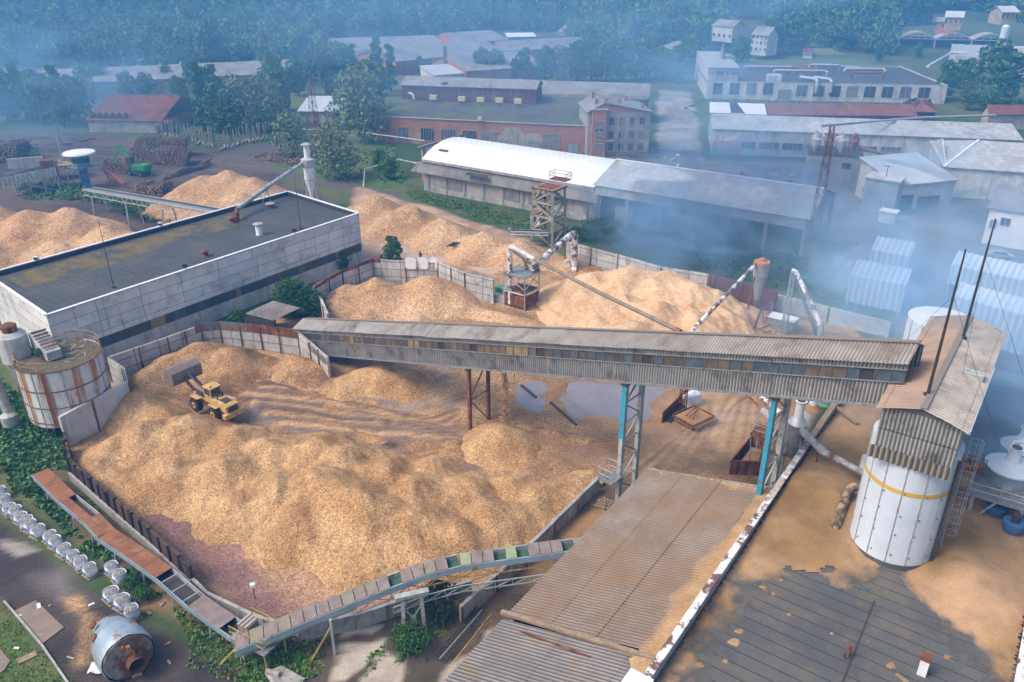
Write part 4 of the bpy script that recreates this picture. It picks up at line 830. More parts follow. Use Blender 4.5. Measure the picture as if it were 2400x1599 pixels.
for u, v, s_ in ((1790, 1377, 6), (1812, 1392, 4), (1722, 1505, 9), (1735, 1480, 7), (1700, 1550, 5), (1850, 1440, 4), (1950, 1485, 3), (2035, 1505, 3), (1830, 1360, 5), (1640, 1560, 7), (2090, 1560, 8), (2220, 1540, 5)):
    q = R_(u, v); r_ = s_/28; pl = [q+V((math.cos(k*.7)*r_*rnd.uniform(.7, 1.8), math.sin(k*.7)*r_*rnd.uniform(.6, 1.3), 0)) for k in range(9)]
    b = MB(); b.prism([p+Z*-.01 for p in pl], [q+(p-q)*.7+Z*.05 for p in pl]); o = b.build('sawdust_patch', M_dust); tag(o, 'small ragged sawdust patch on the dark roof near the silo', 'sawdust patch', 'small sawdust patches on the dark roof')
# things on the flat roof
p = P(1987, 1540, ZF); t = thing('roof_pipe', 'short rusty stub pipe rising from the dark flat roof', 'pipe', p); b = MB(); b.lathe(p, [(.16, -.02), (.11, .12), (.11, 1.0)], 12); b.build('stub', M_rust, t, smooth=True); b = MB(); b.lathe(p, [(.3, 0), (.28, .06)], 12); b.build('collar', M_dark, t)
p = P(2160, 1578, ZF); t = thing('roof_vent', 'square white metal chimney box near the bottom right of the flat roof', 'roof vent', p)
b = MB(); b.box(p+Z*.6, (.55, .5, 1.2), pe); b.build('shaft', M_white, t); b = MB(); b.box(p+Z*1.36, (.62, .55, .3), pe); b.build('cap', M_rust, t)
p = P(2100, 1580, ZF+.1); t = thing('plank', 'weathered plank lying on the flat roof beside the square chimney', 'plank', p); b = MB(); b.bar(p, P(2160, 1625, ZF+.1), .25, .08); b.build('board', M_wood, t)
p = P(1980, 1140, ZF+1); t = thing('bent_pipe', 'burnt flexible pipe lying on the sawdust left of the big silo', 'pipe', xy(p, ZF))
b = MB(); b.tube([P(2012, 1139, ZF+1.9), P(1995, 1143, ZF+1.7), P(1984, 1160, ZF+1.3), P(1972, 1195, ZF+.9), P(1958, 1235, ZF+.5), P(1956, 1246, ZF+.1)], [.38, .4, .42, .38, .34, .34], 12)
b.build('hose', mat('scorched_hose', (.16, .11, .07), (.05, .045, .04), sc=2.2, bump=.8, c3=(.36, .26, .16), s3=2, t3=(.5, .6)), t, smooth=True)
p = P(2030, 1098, ZF+1.5); t = thing('bent_pipe', 'pale elbow pipe entering the left side of the big silo', 'pipe', xy(p, ZF)); b = MB(); b.tube([P(2050, 1075, ZF+3.5), P(2028, 1072, ZF+2.7), P(2022, 1092, ZF+2.0), P(2038, 1112, ZF+1.6)], .3, 12); b.build('elbow', M_whitew, t, smooth=True)
p = P(1955, 965, ZF+.7); t = thing('timber_beam', 'long timber beam leaning from the parapet onto the sawdust roof', 'beam', p); b = MB(); b.bar(P(1950, 945, ZF+1.0), P(2010, 993, ZF+.35), .35, .12); b.build('beam', M_wood, t)
# duct crossing the parapet
p = P(1884, 1010, 10.4); t = thing('duct', 'grey and maroon pipe crossing the parapet toward the big silo', 'duct', xy(p, ZF))
b = MB(); b.tube([P(1880, 1010, 10.4), P(1932, 1061, 10.4)], .34, 14); b.build('pipe', M_paleg, t, smooth=True); b = MB(); b.tube([P(1930, 1059, 10.4), P(2030, 1112, 10.2)], .29, 14); b.build('pipe', mat('maroon_duct', (.16, .07, .07), (.45, .45, .46), sc=.9), t, smooth=True)
b = MB(); q = P(1920, 1050, 10.4); b.bar(q, xy(q, ZF), .1); b.build('support_leg', M_rust, t)

# corrugated roof: between the parapet wall and the gutter
ZC = 6.0
r_tl, r_tr = P(1517, 1098, ZC), P(1812, 1130, ZC)
def onpar(d, z, off=-.32): q = p0+pe*d+pn*off; return xy(q, z)
tl = r_tl; d_tl = (tl-p0).dot(pe); wid = -(tl-p0).dot(pn)
CB = thing('corrugated_roof_building', 'long shed roof of weathered corrugated sheets dusted with sawdust, beside the white parapet', 'shed', onpar(0, 0))
L2 = d_tl; nrow = 12
dmid = (P(1205, 1450, ZC)-p0).dot(pe)
b = MB()
def cr(d, w_, dz=0): return xy(p0+pe*(d+1.9*(1-w_/wid))-pn*w_, ZC+1.6*(1-abs(w_)/wid)+dz)
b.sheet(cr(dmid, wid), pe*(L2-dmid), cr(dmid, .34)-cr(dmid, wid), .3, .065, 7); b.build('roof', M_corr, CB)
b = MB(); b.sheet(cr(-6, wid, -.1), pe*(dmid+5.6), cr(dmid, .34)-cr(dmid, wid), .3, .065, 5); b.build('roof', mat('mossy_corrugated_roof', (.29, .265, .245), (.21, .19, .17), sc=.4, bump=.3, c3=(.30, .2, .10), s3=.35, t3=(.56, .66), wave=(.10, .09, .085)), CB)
b = MB(); b.bar(cr(dmid, wid+.4, .12), cr(dmid-.6, .6, .12), .35, .2); b.build('ridge_board', M_wood, CB)
b = MB(); b.bar(cr(dmid-1.2, wid*.85, .02), cr(dmid-1.8, wid*.4, .02), .1, .1); b.build('loose_bar', M_rust, CB)
b = MB(); b.box(xy((cr(L2, .5)+cr(L2, wid-.3))/2-pe*.4, ZC/2-.2), (wid-.8, .25, ZC), pn); b.build('wall', M_conc, CB)
b = MB(); b.box(xy((cr(L2, wid-.4)+cr(-6, wid-.4))/2, ZC/2-.35), (L2+6, .25, ZC-.1), pe); b.build('wall', M_conc, CB)
b = MB()
for k in range(4): b.bar(cr(L2+.12-k*.02, wid, -.1-.1*k), cr(L2+.12-k*.02, .4, -.1-.1*k), .06)
b.build('eave_batten', M_paleg, CB)
LIM = [cr(L2, wid*.9), cr(L2, .4), cr(0, .4), cr(0, wid*.9)]
def drift2():
    step = .25; xs = [p[0] for p in LIM]; ys = [p[1] for p in LIM]; A_, B__ = np.meshgrid(np.arange(min(xs), max(xs), step), np.arange(min(ys), max(ys), step)); x, y = A_.ravel(), B__.ravel()
    w_ = -((x-p0.x)*pn.x+(y-p0.y)*pn.y); d = (x-p0.x)*pe.x+(y-p0.y)*pe.y-1.9*(1-w_/wid)
    cover = np.maximum((2.6-w_)*.10, (d-L2+3.2-w_*.25)*.05)+(fbm(x, y, .3, 4, 4)-.5)*.3-.02
    z = ZC+1.6*(1-w_/wid)+np.clip(cover, -.12, .35)+.02; keep = (cover > -.05) & (w_ > .33) & (w_ < wid) & (d < L2-.05) & (d > dmid-4)
    ny_, nx_ = A_.shape; idx = np.arange(nx_*ny_).reshape(ny_, nx_); fq = np.stack([idx[:-1, :-1], idx[:-1, 1:], idx[1:, 1:], idx[1:, :-1]], -1).reshape(-1, 4); fq = fq[keep[fq].all(1)]
    used = np.unique(fq); mp = np.zeros(len(x), int); mp[used] = np.arange(len(used)); cc = np.array([x[used].mean(), y[used].mean(), 0])
    o = npmesh('sawdust_drift', np.stack([x, y, z], 1)[used]-cc, 4, mat('light_brown_sawdust', (.46, .29, .15), (.35, .21, .1), sc=.5, bump=.3, spk=(8, .85, 1.15)), faces=mp[fq], smooth=True); o.location = cc
    tag(o, 'smooth brown sawdust drift lying on the corrugated roof against the parapet', 'sawdust drift', 'sawdust drifts on the roofs')
drift2()

# ---------------------------------------------------------------- raised conveyor in the foreground
cpx = [(551, 1526, 2.2), (653, 1485, 2.9), (834, 1411, 4.0), (916, 1378, 4.5), (997, 1348, 5.0), (1079, 1327, 5.3), (1240, 1305, 5.7), (1375, 1287, 6.0)]
cp_ = [P(*p) for p in cpx]
cv = thing('raised_conveyor', 'bent conveyor with blue grey side beam and square cover plates, crossing the foreground', 'conveyor', xy(cp_[0], 0))
M_plate = [mat('rust_grey_plate', (.26, .21, .19), (.2, .15, .13), sc=1.2), mat('olive_plate', (.25, .225, .17), (.2, .17, .13), sc=1.2), mat('light_green_plate', (.30, .34, .2), (.25, .28, .17), sc=1.5), mat('green_channel', (.06, .13, .075), (.05, .1, .06), sc=1)]
np_ = 0
for i, (a, c) in enumerate(zip(cp_, cp_[1:])):
    e = (c-a).normalized(); hz = V((e.x, e.y, 0)).normalized(); nn = V((-hz.y, hz.x, 0)); L = (c-a).length
    b = MB(); b.bar(a-Z*.25, c-Z*.25, .12, .55); b.build('side_beam', M_bluegrey, cv)
    b = MB(); b.bar(a+nn*1.35-Z*.2, c+nn*1.35-Z*.2, .1, .5); b.build('side_beam', M_paleg, cv)
    b = MB(); b.bar(a+nn*.68-Z*.45, c+nn*.68-Z*.45, 1.2, .06); b.build('trough_floor', M_plate[3], cv)
    k = max(1, round(L/.95))
    for j in range(k):
        np_ += 1
        if np_ in (13, 18, 22, 24, 28): continue
        q0, q1 = a+e*(L*j/k+.03), a+e*(L*(j+1)/k-.03); tl_ = rnd.uniform(-.03, .05); b = MB()
        b.prism([q0+nn*.0+Z*.03, q1+Z*.03, q1+nn*1.4+Z*(.03+tl_), q0+nn*1.4+Z*(.03+tl_)], [q0+Z*.09, q1+Z*.09, q1+nn*1.4+Z*(.09+tl_), q0+nn*1.4+Z*(.09+tl_)])
        b.build('cover_plate', M_plate[2] if np_ in (19, 23) else M_plate[0] if rnd.random() < .6 else M_plate[1], cv)
    # truss below
    b = MB(); dz = 1.2 if i > 1 else .7
    for o_ in (.05, 1.3):
        b.bar(a+nn*o_-Z*dz, c+nn*o_-Z*dz, .08); k = max(2, round(L/1.4))
        for j in range(k):
            q0, q1 = a+(c-a)*(j/k)+nn*o_, a+(c-a)*((j+1)/k)+nn*o_
            b.bar(q0-Z*.5, q0-Z*dz, .06)
            if i > 1: b.bar(q0-Z*(.5 if j % 2 else dz), q1-Z*(dz if j % 2 else .5), .05)
    b.build('truss', M_yrail if i > 2 else M_paleg, cv)
    if i > 2:   # walkway with mesh and rail
        b = MB()
        b.bar(a-nn*.55-Z*1.5, c-nn*.55-Z*1.5, .07); b.bar(a-nn*.55-Z*2.1, c-nn*.55-Z*2.1, .07); k = max(2, round(L/1.5))
        for j in range(k): q0, q1 = a+(c-a)*(j/k)-nn*.55, a+(c-a)*((j+1)/k)-nn*.55; b.bar(q0-Z*1.5, q0-Z*2.1, .05); b.bar(q0-Z*2.1, q1-Z*1.5, .05)
        b.build('walkway_frame', M_paleg, cv)
tp = cp_[3].lerp(cp_[4], .55); e = (cp_[4]-cp_[3]).normalized(); e = V((e.x, e.y, 0)).normalized(); nn = V((-e.y, e.x, 0))
tt = thing('support_trestle', 'white steel trestle with crossed braces under the raised foreground conveyor', 'trestle', xy(P(972, 1490), 0)); c = xy(P(972, 1488), 0); hb_ = 4.1
for s in (-1, 1):
    b = MB(); b.bar(c+e*s*.85-Z*.3, c+e*s*.7+Z*hb_, .3, .3); b.build('leg', M_paleg, tt)
b = MB(); b.bar(c-e*.8+Z*.4, c+e*.7+Z*3.0, .09); b.bar(c+e*.8+Z*.4, c-e*.7+Z*3.0, .09); b.build('cross_brace', M_paleg, tt)
b = MB(); b.box(c+Z*(hb_+.05), (2.6, .5, .3), e); b.build('head_beam', M_paleg, tt)
b = MB(); b.box(c+Z*1.75, (.4, .12, .5), e); b.build('gusset', M_paleg, tt)
for (u, v, zt, lb) in ((785, 1535, 3.6, 'single slim grey post under the lower part of the foreground conveyor'), (572, 1545, 2.0, 'short grey post under the low end of the foreground conveyor')):
    q = xy(P(u, v), 0); t = thing('support_post', lb, 'post', q); b = MB(); b.bar(q-Z*.2, q+Z*zt, .18); b.build('post', M_paleg, t); b = MB(); b.bar(q-e*1.8-Z*.1, q+Z*zt*.8, .12); b.build('strut', M_yrail, t)

# long low trough with orange rusty cover
tpts = [P(u, v, 1.7) for u, v in ((95, 1108), (160, 1170), (215, 1215), (250, 1252), (322, 1300), (385, 1345), (460, 1410), (560, 1480), (598, 1500))]
tr = thing('trough_conveyor', 'long low trough conveyor with an orange rusted cover along the outer wall', 'conveyor', xy(tpts[0], 0))
for i, (a, c) in enumerate(zip(tpts, tpts[1:])):
    e = (c-a).normalized(); nn = V((-e.y, e.x, 0)); L = (c-a).length
    for o_ in (-.75, .75): b = MB(); b.bar(a+nn*o_-Z*.2, c+nn*o_-Z*.2, .08, .55); b.build('side_plate', M_bluegrey if o_ < 0 else M_paleg, tr)
    b = MB(); b.bar(a-Z*.45, c-Z*.45, 1.5, .05); b.build('trough_floor', M_dark, tr)
    if i < 5 and i != 1:
        n_ = 2
        for j in range(n_): q0, q1 = a+e*(L*j/n_+.02), a+e*(L*(j+1)/n_-.02); b = MB(); b.bar(q0+Z*(.1+rnd.uniform(0, .04)), q1+Z*(.1+rnd.uniform(0, .04)), 1.5, .05); b.build('cover_plate', M_rustor, tr)
    elif i == 1: b = MB(); b.bar(a+Z*.12-nn*.3, c+Z*.1-nn*.35, .8, .05); b.build('cover_plate', M_rustor, tr)
    elif i == 6: b = MB(); b.bar(a+Z*.1, a.lerp(c, .75)+Z*.1, 1.5, .05); b.build('cover_plate', M_plate[0], tr)
    else:
        for j in range(3): q = a.lerp(c, (j+.5)/3); b = MB(); b.bar(q-nn*.75, q+nn*.75, .08); b.build('cross_bar', M_paleg, tr)
    q = a.lerp(c, .5); b = MB(); b.bar(q-nn*.75-Z*.4, q-nn*.95-Z*1.9, .08); b.build('leg', M_paleg, tr)
    b = MB(); b.bar(q+nn*.75-Z*.4, q+nn*.75-Z*1.9, .08); b.build('leg', M_paleg, tr)
# drive platform at the corner of trough and conveyor
q = xy(P(605, 1490, 1.8), 1.8); dp = thing('drive_platform', 'small yellow railed drive platform where the trough meets the foreground conveyor', 'platform', xy(q, 0)); ex = E2*-1; ey = E1
b = MB(); b.box(q+Z*-.1, (3.6, 2.4, .1), e); b.build('deck', M_steel, dp)
e_ = V((e.x, e.y, 0)).normalized(); n_ = V((-e_.y, e_.x, 0))
railing('railing', [q+e_*x+n_*y for x, y in ((-1.7, -1.1), (0, -1.1), (1.7, -1.1), (1.7, 1.1), (0, 1.1), (-1.7, 1.1))], 1.1, M_yrail, dp, .035)
b = MB(); b.box(q+e_*-.9+Z*.5, (1.0, 1.1, .9), e_); b.build('motor_housing', M_wood, dp)
for j in range(3): b = MB(); b.bar(q+e_*(-1.3+j*.35)-n_*.6+Z*1.0, q+e_*(-1.3+j*.35)+n_*.6+Z*1.0, .22, .08); b.build('slat', M_rend, dp)
for x, y in ((-1.6, -1), (1.6, -1), (1.6, 1), (-1.6, 1)): b = MB(); b.bar(q+e_*x+n_*y-Z*.1, xy(q+e_*x+n_*y, -.2), .12); b.build('leg', M_yrail, dp)

# ---------------------------------------------------------------- big bags on pallets
bagp = [(5, 262), (35, 318), (65, 370), (110, 392), (145, 432), (182, 458), (213, 492), (262, 522), (345, 560), (382, 602), (443, 655), (505, 698), (558, 742), (620, 792), (772, 782), (825, 837), (770, 962), (845, 1016), (910, 1085)]
bag0 = thing('bulk_bag', '', 'bag', (0, 0, 0), 'white bulk bags of gravel on pallets')
b = MB(); n = 16; prof = []
for z, r, sq in ((.14, .44, .3), (.2, .5, .2), (.5, .56, .1), (.85, .53, .18), (1.0, .50, .3), (1.06, .52, .35)):
    ring = []
    for k in range(n):
        a = 2*math.pi*k/n; rr = r*(1+sq*.35*(abs(math.cos(2*a))-.5)*-1)*(1+.04*math.sin(5*a+z*7)); ring.append(V((math.cos(a)*rr, math.sin(a)*rr, z+(.05*math.sin(4*a+1) if z > 1 else 0))))
    prof.append(ring)
inner = [V((p.x*.93, p.y*.93, p.z-.04)) for p in prof[-1]]; prof.append(inner)
for r1 in prof: b.v += r1
for i in range(len(prof)-1):
    for k in range(n): kk = (k+1) % n; b.f.append((i*n+k, i*n+kk, (i+1)*n+kk, (i+1)*n+k))
bagm = b.build('sack', M_bag, bag0, smooth=True)
b = MB(); vs = [V((p.x*.99, p.y*.99, 1.0)) for p in inner]; i = len(vs); b.v = vs+[V((0, 0, 1.14))]; b.f = [(k, (k+1) % n, n) for k in range(n)]; b.build('gravel_fill', M_gravel, bag0)
for sx, sy in ((1, 1), (-1, 1), (-1, -1), (1, -1)):
    b = MB(); b.tube([V((sx*.42, sy*.42, .8)), V((sx*.45, sy*.40, 1.1)), V((sx*.38, sy*.45, 1.14)), V((sx*.3, sy*.47, .85))],    .02, 5); b.build('lifting_loop', M_bagb, bag0)
b = MB(); b.box((.05, -.555, .6), (.35, .03, .3)); b.build('print_patch', M_bagb, bag0)
pal = MB()
for y in (-.48, -.24, 0, .24, .48): pal.box((0, y, .12), (1.2, .14, .03))
for x in (-.5, 0, .5): pal.box((x, 0, .055), (.12, 1.1, .1))
pal.build('pallet', M_wood, bag0)
labs = ['first bag of the long row, cut by the left edge of the photo', 'second bag of the long row near the left edge', 'third bag of the long row, leaning on its neighbours', 'fourth bag of the long row beside the green weeds', 'fifth bag in the long row, crumpled and closely packed', 'sixth bag in the long row, with a bright upper rim',
        'seventh bag in the long row, second last of the tight group', 'eighth bag in the long row, ending the tight group', 'bag just after the first gap of the row, on a tipped pallet', 'bag just after the first gap, the nearer of the close pair', 'first of four spaced bags in the middle of the row', 'second of four spaced bags in the middle of the row',
        'third of four spaced bags in the middle of the row', 'last bag at the lower end of the long row', 'upper bag of the pair set apart near the green shrub', 'lower bag of the pair touching the green shrub', 'farthest bag of the group of three by the lying tank', 'middle bag of the group of three by the lying tank', 'nearest bag of the group of three, just behind the lying tank']
for i, (x, y) in enumerate(bagp):
    c = G(7, x, y, .6); loc = V((c.x, c.y, 0)); rz = -.7+rnd.uniform(-.35, .35); lb = 'white gravel '+labs[i]
    s_ = rnd.uniform(1.04, 1.16); sc_ = (s_*rnd.uniform(.93, 1.07), s_*rnd.uniform(.93, 1.07), rnd.uniform(.85, 1.08))
    if i == 0: bag0.location = loc; bag0.rotation_euler.z = rz; bag0['label'] = lb; bag0.scale = sc_
    else: copytree(bag0, loc, rz, lb, sc_)

# ---------------------------------------------------------------- lying tank, plates, kerb, ladder frame
n0, n1 = P(248, 1468, 1.4), P(345, 1600, 2.0); ax_ = (n1-n0).normalized(); tk = thing('discarded_tank', 'dented blue grey steel tank lying on its side with a torn rusty end', 'tank', xy(n0, 0))
def tpt(t_, r_, wob=0): return n0+ax_*t_
b = MB(); seq = [(-.3, .5), (.1, .85), (1.1, 1.4), (2.3, 1.8), (2.7, 1.85), (3.4, 1.92), (4.3, 1.95), (4.7, 1.86)]
b.tube([tpt(a, r) for a, r in seq], [r for a, r in seq], 28, caps=False)
for v_ in b.v:
    pass
for i_, v_ in enumerate(b.v): b.v[i_] = v_+V((rnd.gauss(0, .02), rnd.gauss(0, .02), rnd.gauss(0, .03)))
b.build('shell', M_bluegrey, tk, smooth=True)
b = MB(); b.tube([tpt(4.65, 0), tpt(4.75, 0)], [1.78, 1.72], 28); b.build('torn_end', mat('torn_rusty_end', (.34, .38, .40), (.24, .17, .12), sc=.9, rough=.6, c3=(.20, .085, .045), s3=.7, t3=(.44, .54)), tk)
b = MB(); b.tube([tpt(4.7, 0)-Z*.3+V((.3, 0, 0)), tpt(5.5, 0)-Z*.3+V((.3, 0, 0))], [.62, .62], 20, caps=False); b.build('outlet_ring', M_rust, tk, smooth=True)
b = MB(); b.tube([tpt(4.76, 0)-Z*.3+V((.3, 0, 0)), tpt(4.8, 0)-Z*.3+V((.3, 0, 0))], [.6, .6], 20); b.build('outlet_hole', M_dark, tk)
b = MB(); b.tube([tpt(-.5, 0), tpt(-.25, 0)], [.4, .58], 16); b.build('nozzle', M_rust, tk, smooth=True)
for k in range(7): q = tpt(4.75, 0)+V((rnd.uniform(-.9, .7), -.1, rnd.uniform(.2, 1.3))); b = MB(); b.prism([q+V((x*.3, 0, y*.3)) for x, y in ((-1, -.6), (1, -.8), (.6, 1), (-.7, .6))], [q+ax_*.25+V((x*.2, 0, y*.2)) for x, y in ((-1, -.6), (1, -.8), (.6, 1), (-.7, .6))]); b.build('torn_flap', M_rustor if k % 2 else M_rust, tk)
for t_, an in ((2.3, .75), (1.2, 1.0), (2.9, 2.6)):
    s_ = ax_.cross(Z).normalized(); u_ = s_.cross(ax_); d = s_*math.cos(an)+u_*math.sin(an); q = n0+ax_*t_+d*1.83; b = MB(); b.bar(q-ax_*.25, q+ax_*.25, .5, .12, up=d); b.build('hatch', M_rust, tk)
for t_ in (1.0, 2.2, 3.3): b = MB(); b.tube([n0+ax_*t_, n0+ax_*(t_+.06)], 1.5 if t_ < 1.5 else 1.87, 28, caps=False); b.build('weld_band', M_steel, tk, smooth=True)
q = P(235, 1570, .2); t = thing('crumpled_sheet', 'crumpled grey plastic sheet beside the lying tank', 'sheet', q); vs = []
b = MB()
for i in range(5):
    for j in range(6): b.v.append(q+V((j*.3-.8, i*.22-.4, rnd.uniform(0, .3))))
for i in range(4):
    for j in range(5): a = i*6+j; b.f.append((a, a+1, a+7, a+6))
b.build('crumpled_film', M_bag, t)
def slab(name, label, px, z, th, m, cat):
    pl = [P(u, v, z) for u, v in px]; pl = pl if sum((pl[i].x*pl[(i+1) % len(pl)].y-pl[(i+1) % len(pl)].x*pl[i].y) for i in range(len(pl))) > 0 else pl[::-1]
    b = MB(); b.prism([p-Z*th for p in pl], pl); return tag(b.build(name, m), label, cat)
M_sheet = mat('brown_fibre_sheet', (.25, .18, .13), (.2, .145, .105), sc=.8, rough=.6)
slab('sheet_board', 'brown rectangular board sheet lying on the soil next to the kerb', [(32, 1432), (84, 1407), (150, 1470), (100, 1508)], .08, .06, M_sheet, 'board')
slab('sheet_board', 'small pale plank lying on the grass left of the kerb', [(38, 1545), (82, 1525), (88, 1535), (44, 1556)], .12, .08, M_wood, 'plank')
slab('sheet_board', 'brown board at the bottom left corner of the grass', [(-10, 1510), (24, 1548), (10, 1570), (-20, 1590)], .1, .06, M_sheet, 'board')
slab('rubble_slab', 'broken pale concrete slabs on the weeds under the foreground conveyor', [(620, 1575), (660, 1560), (715, 1590), (700, 1610), (640, 1605)], .3, .3, M_conc, 'slab')
slab('rubble_slab', 'small pale block lying on the broken slabs in the weeds', [(625, 1566), (655, 1573), (652, 1582), (622, 1575)], .6, .3, M_rend, 'block')
kp = [P(u, v, .1) for u, v in ((10, 1410), (45, 1450), (100, 1515), (165, 1610), (215, 1680))]; b = MB()
for a, c in zip(kp, kp[1:]): b.bar(a, c, .14, .24)
tag(b.build('kerb', M_conc), 'concrete kerb line', kind='structure')
la, lb_ = P(1130, 1430, .35), P(1030, 1545, .35); t = thing('steel_ladder_frame', 'long black steel ladder frame lying in the muddy gutter', 'ladder frame', xy(la, 0)); e = (lb_-la).normalized(); nn = V((-e.y, e.x, 0))
for o_ in (-.55, 0, .5): b = MB(); b.bar(la+nn*o_, lb_+nn*o_, .1); b.build('rail', M_dark if o_ else M_steel, t)
for j in range(18): b = MB(); q = la.lerp(lb_, j/17); b.bar(q-nn*.55, q+nn*.5, .07); b.build('rung', M_dark, t)
b = MB(); b.bar(la+nn*.9+Z*.1, lb_+nn*1.1+Z*.1, .06); b.build('loose_rod', M_yrail, t)
q = P(598, 1404, .2); t = thing('floodlight', 'small dark floodlight on a thin post at the edge of the red chips', 'floodlight', q); b = MB(); b.tube([q, q+Z*1.4], .04, 6); b.build('post', M_dark, t); b = MB(); b.box(q+Z*1.5, (.4, .3, .25)); b.build('lamp_head', M_white, t)
# debris in the gutter: broken pallet and sticks
q = P(1415, 1180, .15); t = thing('broken_pallet', 'broken pallet with sticks in the sawdust gutter by the corrugated roof', 'pallet', q)
for j in range(5): b = MB(); b.bar(q+E1*(j*.35-.7)-E2*.7, q+E1*(j*.35-.7)+E2*.7, .2, .05); b.build('slat', M_wood, t)
for j in range(4): b = MB(); d = V((rnd.uniform(-1, 1), rnd.uniform(-1, 1), .15)).normalized(); b.bar(q+d*-1+V((rnd.uniform(-1, 1), -.8, .1)), q+d*1.2+V((0, -.8, .2)), .07); b.build('stick', M_wood, t)

# ---------------------------------------------------------------- wheel loader (front faces the bank at upper left)
def loader():
    g = P(487, 958, 0); tail = P(565, 945, 1.3); nose = P(455, 930, 1.3); ang = math.atan2(P(440, 905, 1).y-P(540, 955, 1).y, P(440, 905, 1).x-P(540, 955, 1).x)
    t = thing('wheel_loader', 'yellow articulated wheel loader with its steel bucket raised over the chips', 'wheel loader', xy(P(503, 950, 1.4), .65), rz=ang)
    o = V((0, 0, 0))
    def bx(name, c, s, m, bev=.05, par=t): b = MB(); b.box(c, s); return b.build(name, m, par, bevel=bev)
    # x forward
    b = MB(); pr = [(-3.6, 1.25), (-.6, 1.15), (-.6, 2.15), (-2.6, 2.25), (-3.5, 2.0)]; b.prism([V((x, -.85, z)) for x, z in pr], [V((x, .85, z)) for x, z in pr]); b.build('engine_hood', M_yel, t, bevel=.06)
    bx('counterweight', (-3.55, 0, .95), (.55, 2.5, .6), M_yel); bx('grille', (-3.62, 0, 1.6), (.06, 1.2, .6), M_dark, 0); bx('rear_frame', (-1.8, 0, 1.0), (3.4, 1.2, .5), M_yel)
    bx('hood_top_vent', (-2.4, 0, 2.26), (1.0, .9, .05), M_dark, 0)
    b = MB(); b.tube([V((-1.6, .45, 2.2)), V((-1.6, .45, 3.0))], .08, 8); b.build('exhaust_stack', M_dark, t); b = MB(); b.tube([V((-1.2, -.45, 2.2)), V((-1.2, -.45, 2.7))], .12, 8); b.build('air_intake', M_dark, t)
    cab = bx('cab', (-.1, 0, 1.85), (1.35, 1.35, .9), M_yel)
    b = MB(); pr = [(-.75, 2.3), (.6, 2.3), (.42, 3.15), (-.65, 3.15)]; b.prism([V((x, -.62, z)) for x, z in pr], [V((x, .62, z)) for x, z in pr]); b.build('cab_glass', M_glass, t)
    for x, x2 in ((-.76, -.66), (.6, .43)):
        for y in (-.64, .64): b = MB(); b.bar(V((x, y, 2.25)), V((x2, y, 3.2)), .1); b.build('cab_pillar', M_yel, t)
    b = MB(); b.bar(V((-.05, -.64, 2.25)), V((-.05, -.64, 3.2)), .09); b.build('cab_pillar', M_yel, t)
    bx('cab_roof', (-.1, 0, 3.26), (1.5, 1.5, .16), M_yel); b = MB(); b.lathe((-.5, .4, 3.34), [(.09, 0), (.09, .18)], 8); b.build('beacon', M_dark, t)
    bx('front_frame', (1.7, 0, 1.1), (1.7, 1.1, .7), M_yel)
    for y in (-.62, .62):
        b = MB(); b.bar(V((1.2, y*.7, 1.9)), V((3.1, y*.8, 2.1)), .2, .45, up=(0, 0, 1)); b.bar(V((3.0, y*.8, 2.15)), V((4.5, y*.8, 3.0)), .2, .4); b.build('lift_arm', M_dark, t)
        b = MB(); b.tube([V((1.3, y*.5, 1.2)), V((2.9, y*.6, 1.9))], .09, 8); b.build('hydraulic_ram', M_steel, t)
        bx('fender', (1.7, y*1.75, 1.75), (1.5, .6, .1), M_yel)
        bx('rear_fender', (-1.7, y*1.75, 1.75), (1.5, .6, .1), M_yel)
        bx('headlight', (2.4, y, 1.9), (.12, .25, .2), M_white, 0)
    b = MB(); b.tube([V((1.6, 0, 2.3)), V((3.2, 0, 2.9)), V((4.3, 0, 3.4))], .12, 8); b.build('tilt_linkage', M_dark, t)
    # bucket, open side forward and up
    pr = [(4.4, 2.6), (4.55, 3.9), (5.2, 4.35), (5.9, 4.2)]; lo = [(4.4, 2.6), (5.0, 2.2), (6.3, 2.5)]; W = 1.85
    M_bk = mat('worn_bucket_steel', (.20, .15, .115), (.28, .22, .17), sc=1.5, rough=.6, metal=.2); outl = [(5.9, 4.2), (5.2, 4.35), (4.55, 3.9), (4.4, 3.2), (4.55, 2.5), (5.1, 2.2), (6.35, 2.4)]
    b = MB()
    for a, c in zip(outl, outl[1:]): b.bar(V((a[0], 0, a[1])), V((c[0], 0, c[1])), 2*W, .08, up=(c[1]-a[1], 0, a[0]-c[0]))
    bk = b.build('bucket', M_bk, t)
    for y in (-W, W): b = MB(); b.prism([V((x, y-.04, z)) for x, z in outl], [V((x, y+.04, z)) for x, z in outl]); b.build('bucket_side', M_bk, bk)
    for x, y in ((1.75, -1.15), (1.75, 1.15), (-1.75, -1.15), (-1.75, 1.15)):
        b = MB(); b.tube([V((x, y-.33, .82)), V((x, y-.28, .82)), V((x, y+.28, .82)), V((x, y+.33, .82))], [.62, .84, .84, .62], 28); wh = b.build('wheel', M_rubber, t, smooth=True)
        sy = 1 if y > 0 else -1; b = MB(); b.tube([V((x, y+sy*.3, .82)), V((x, y+sy*.35, .82))], [.42, .38], 18); b.build('rim', M_yel, wh)
        b = MB(); b.tube([V((x, y+sy*.34, .82)), V((x, y+sy*.39, .82))], [.18, .16], 12); b.build('hub', M_dark, wh)
        b = MB()
        for k in range(18): an = k*math.pi/9; b.bar(V((x+math.cos(an)*.84, y-.28, .82+math.sin(an)*.84)), V((x+math.cos(an+.08)*.84, y+.28, .82+math.sin(an+.08)*.84)), .1, .08, up=(math.cos(an), 0, math.sin(an)))
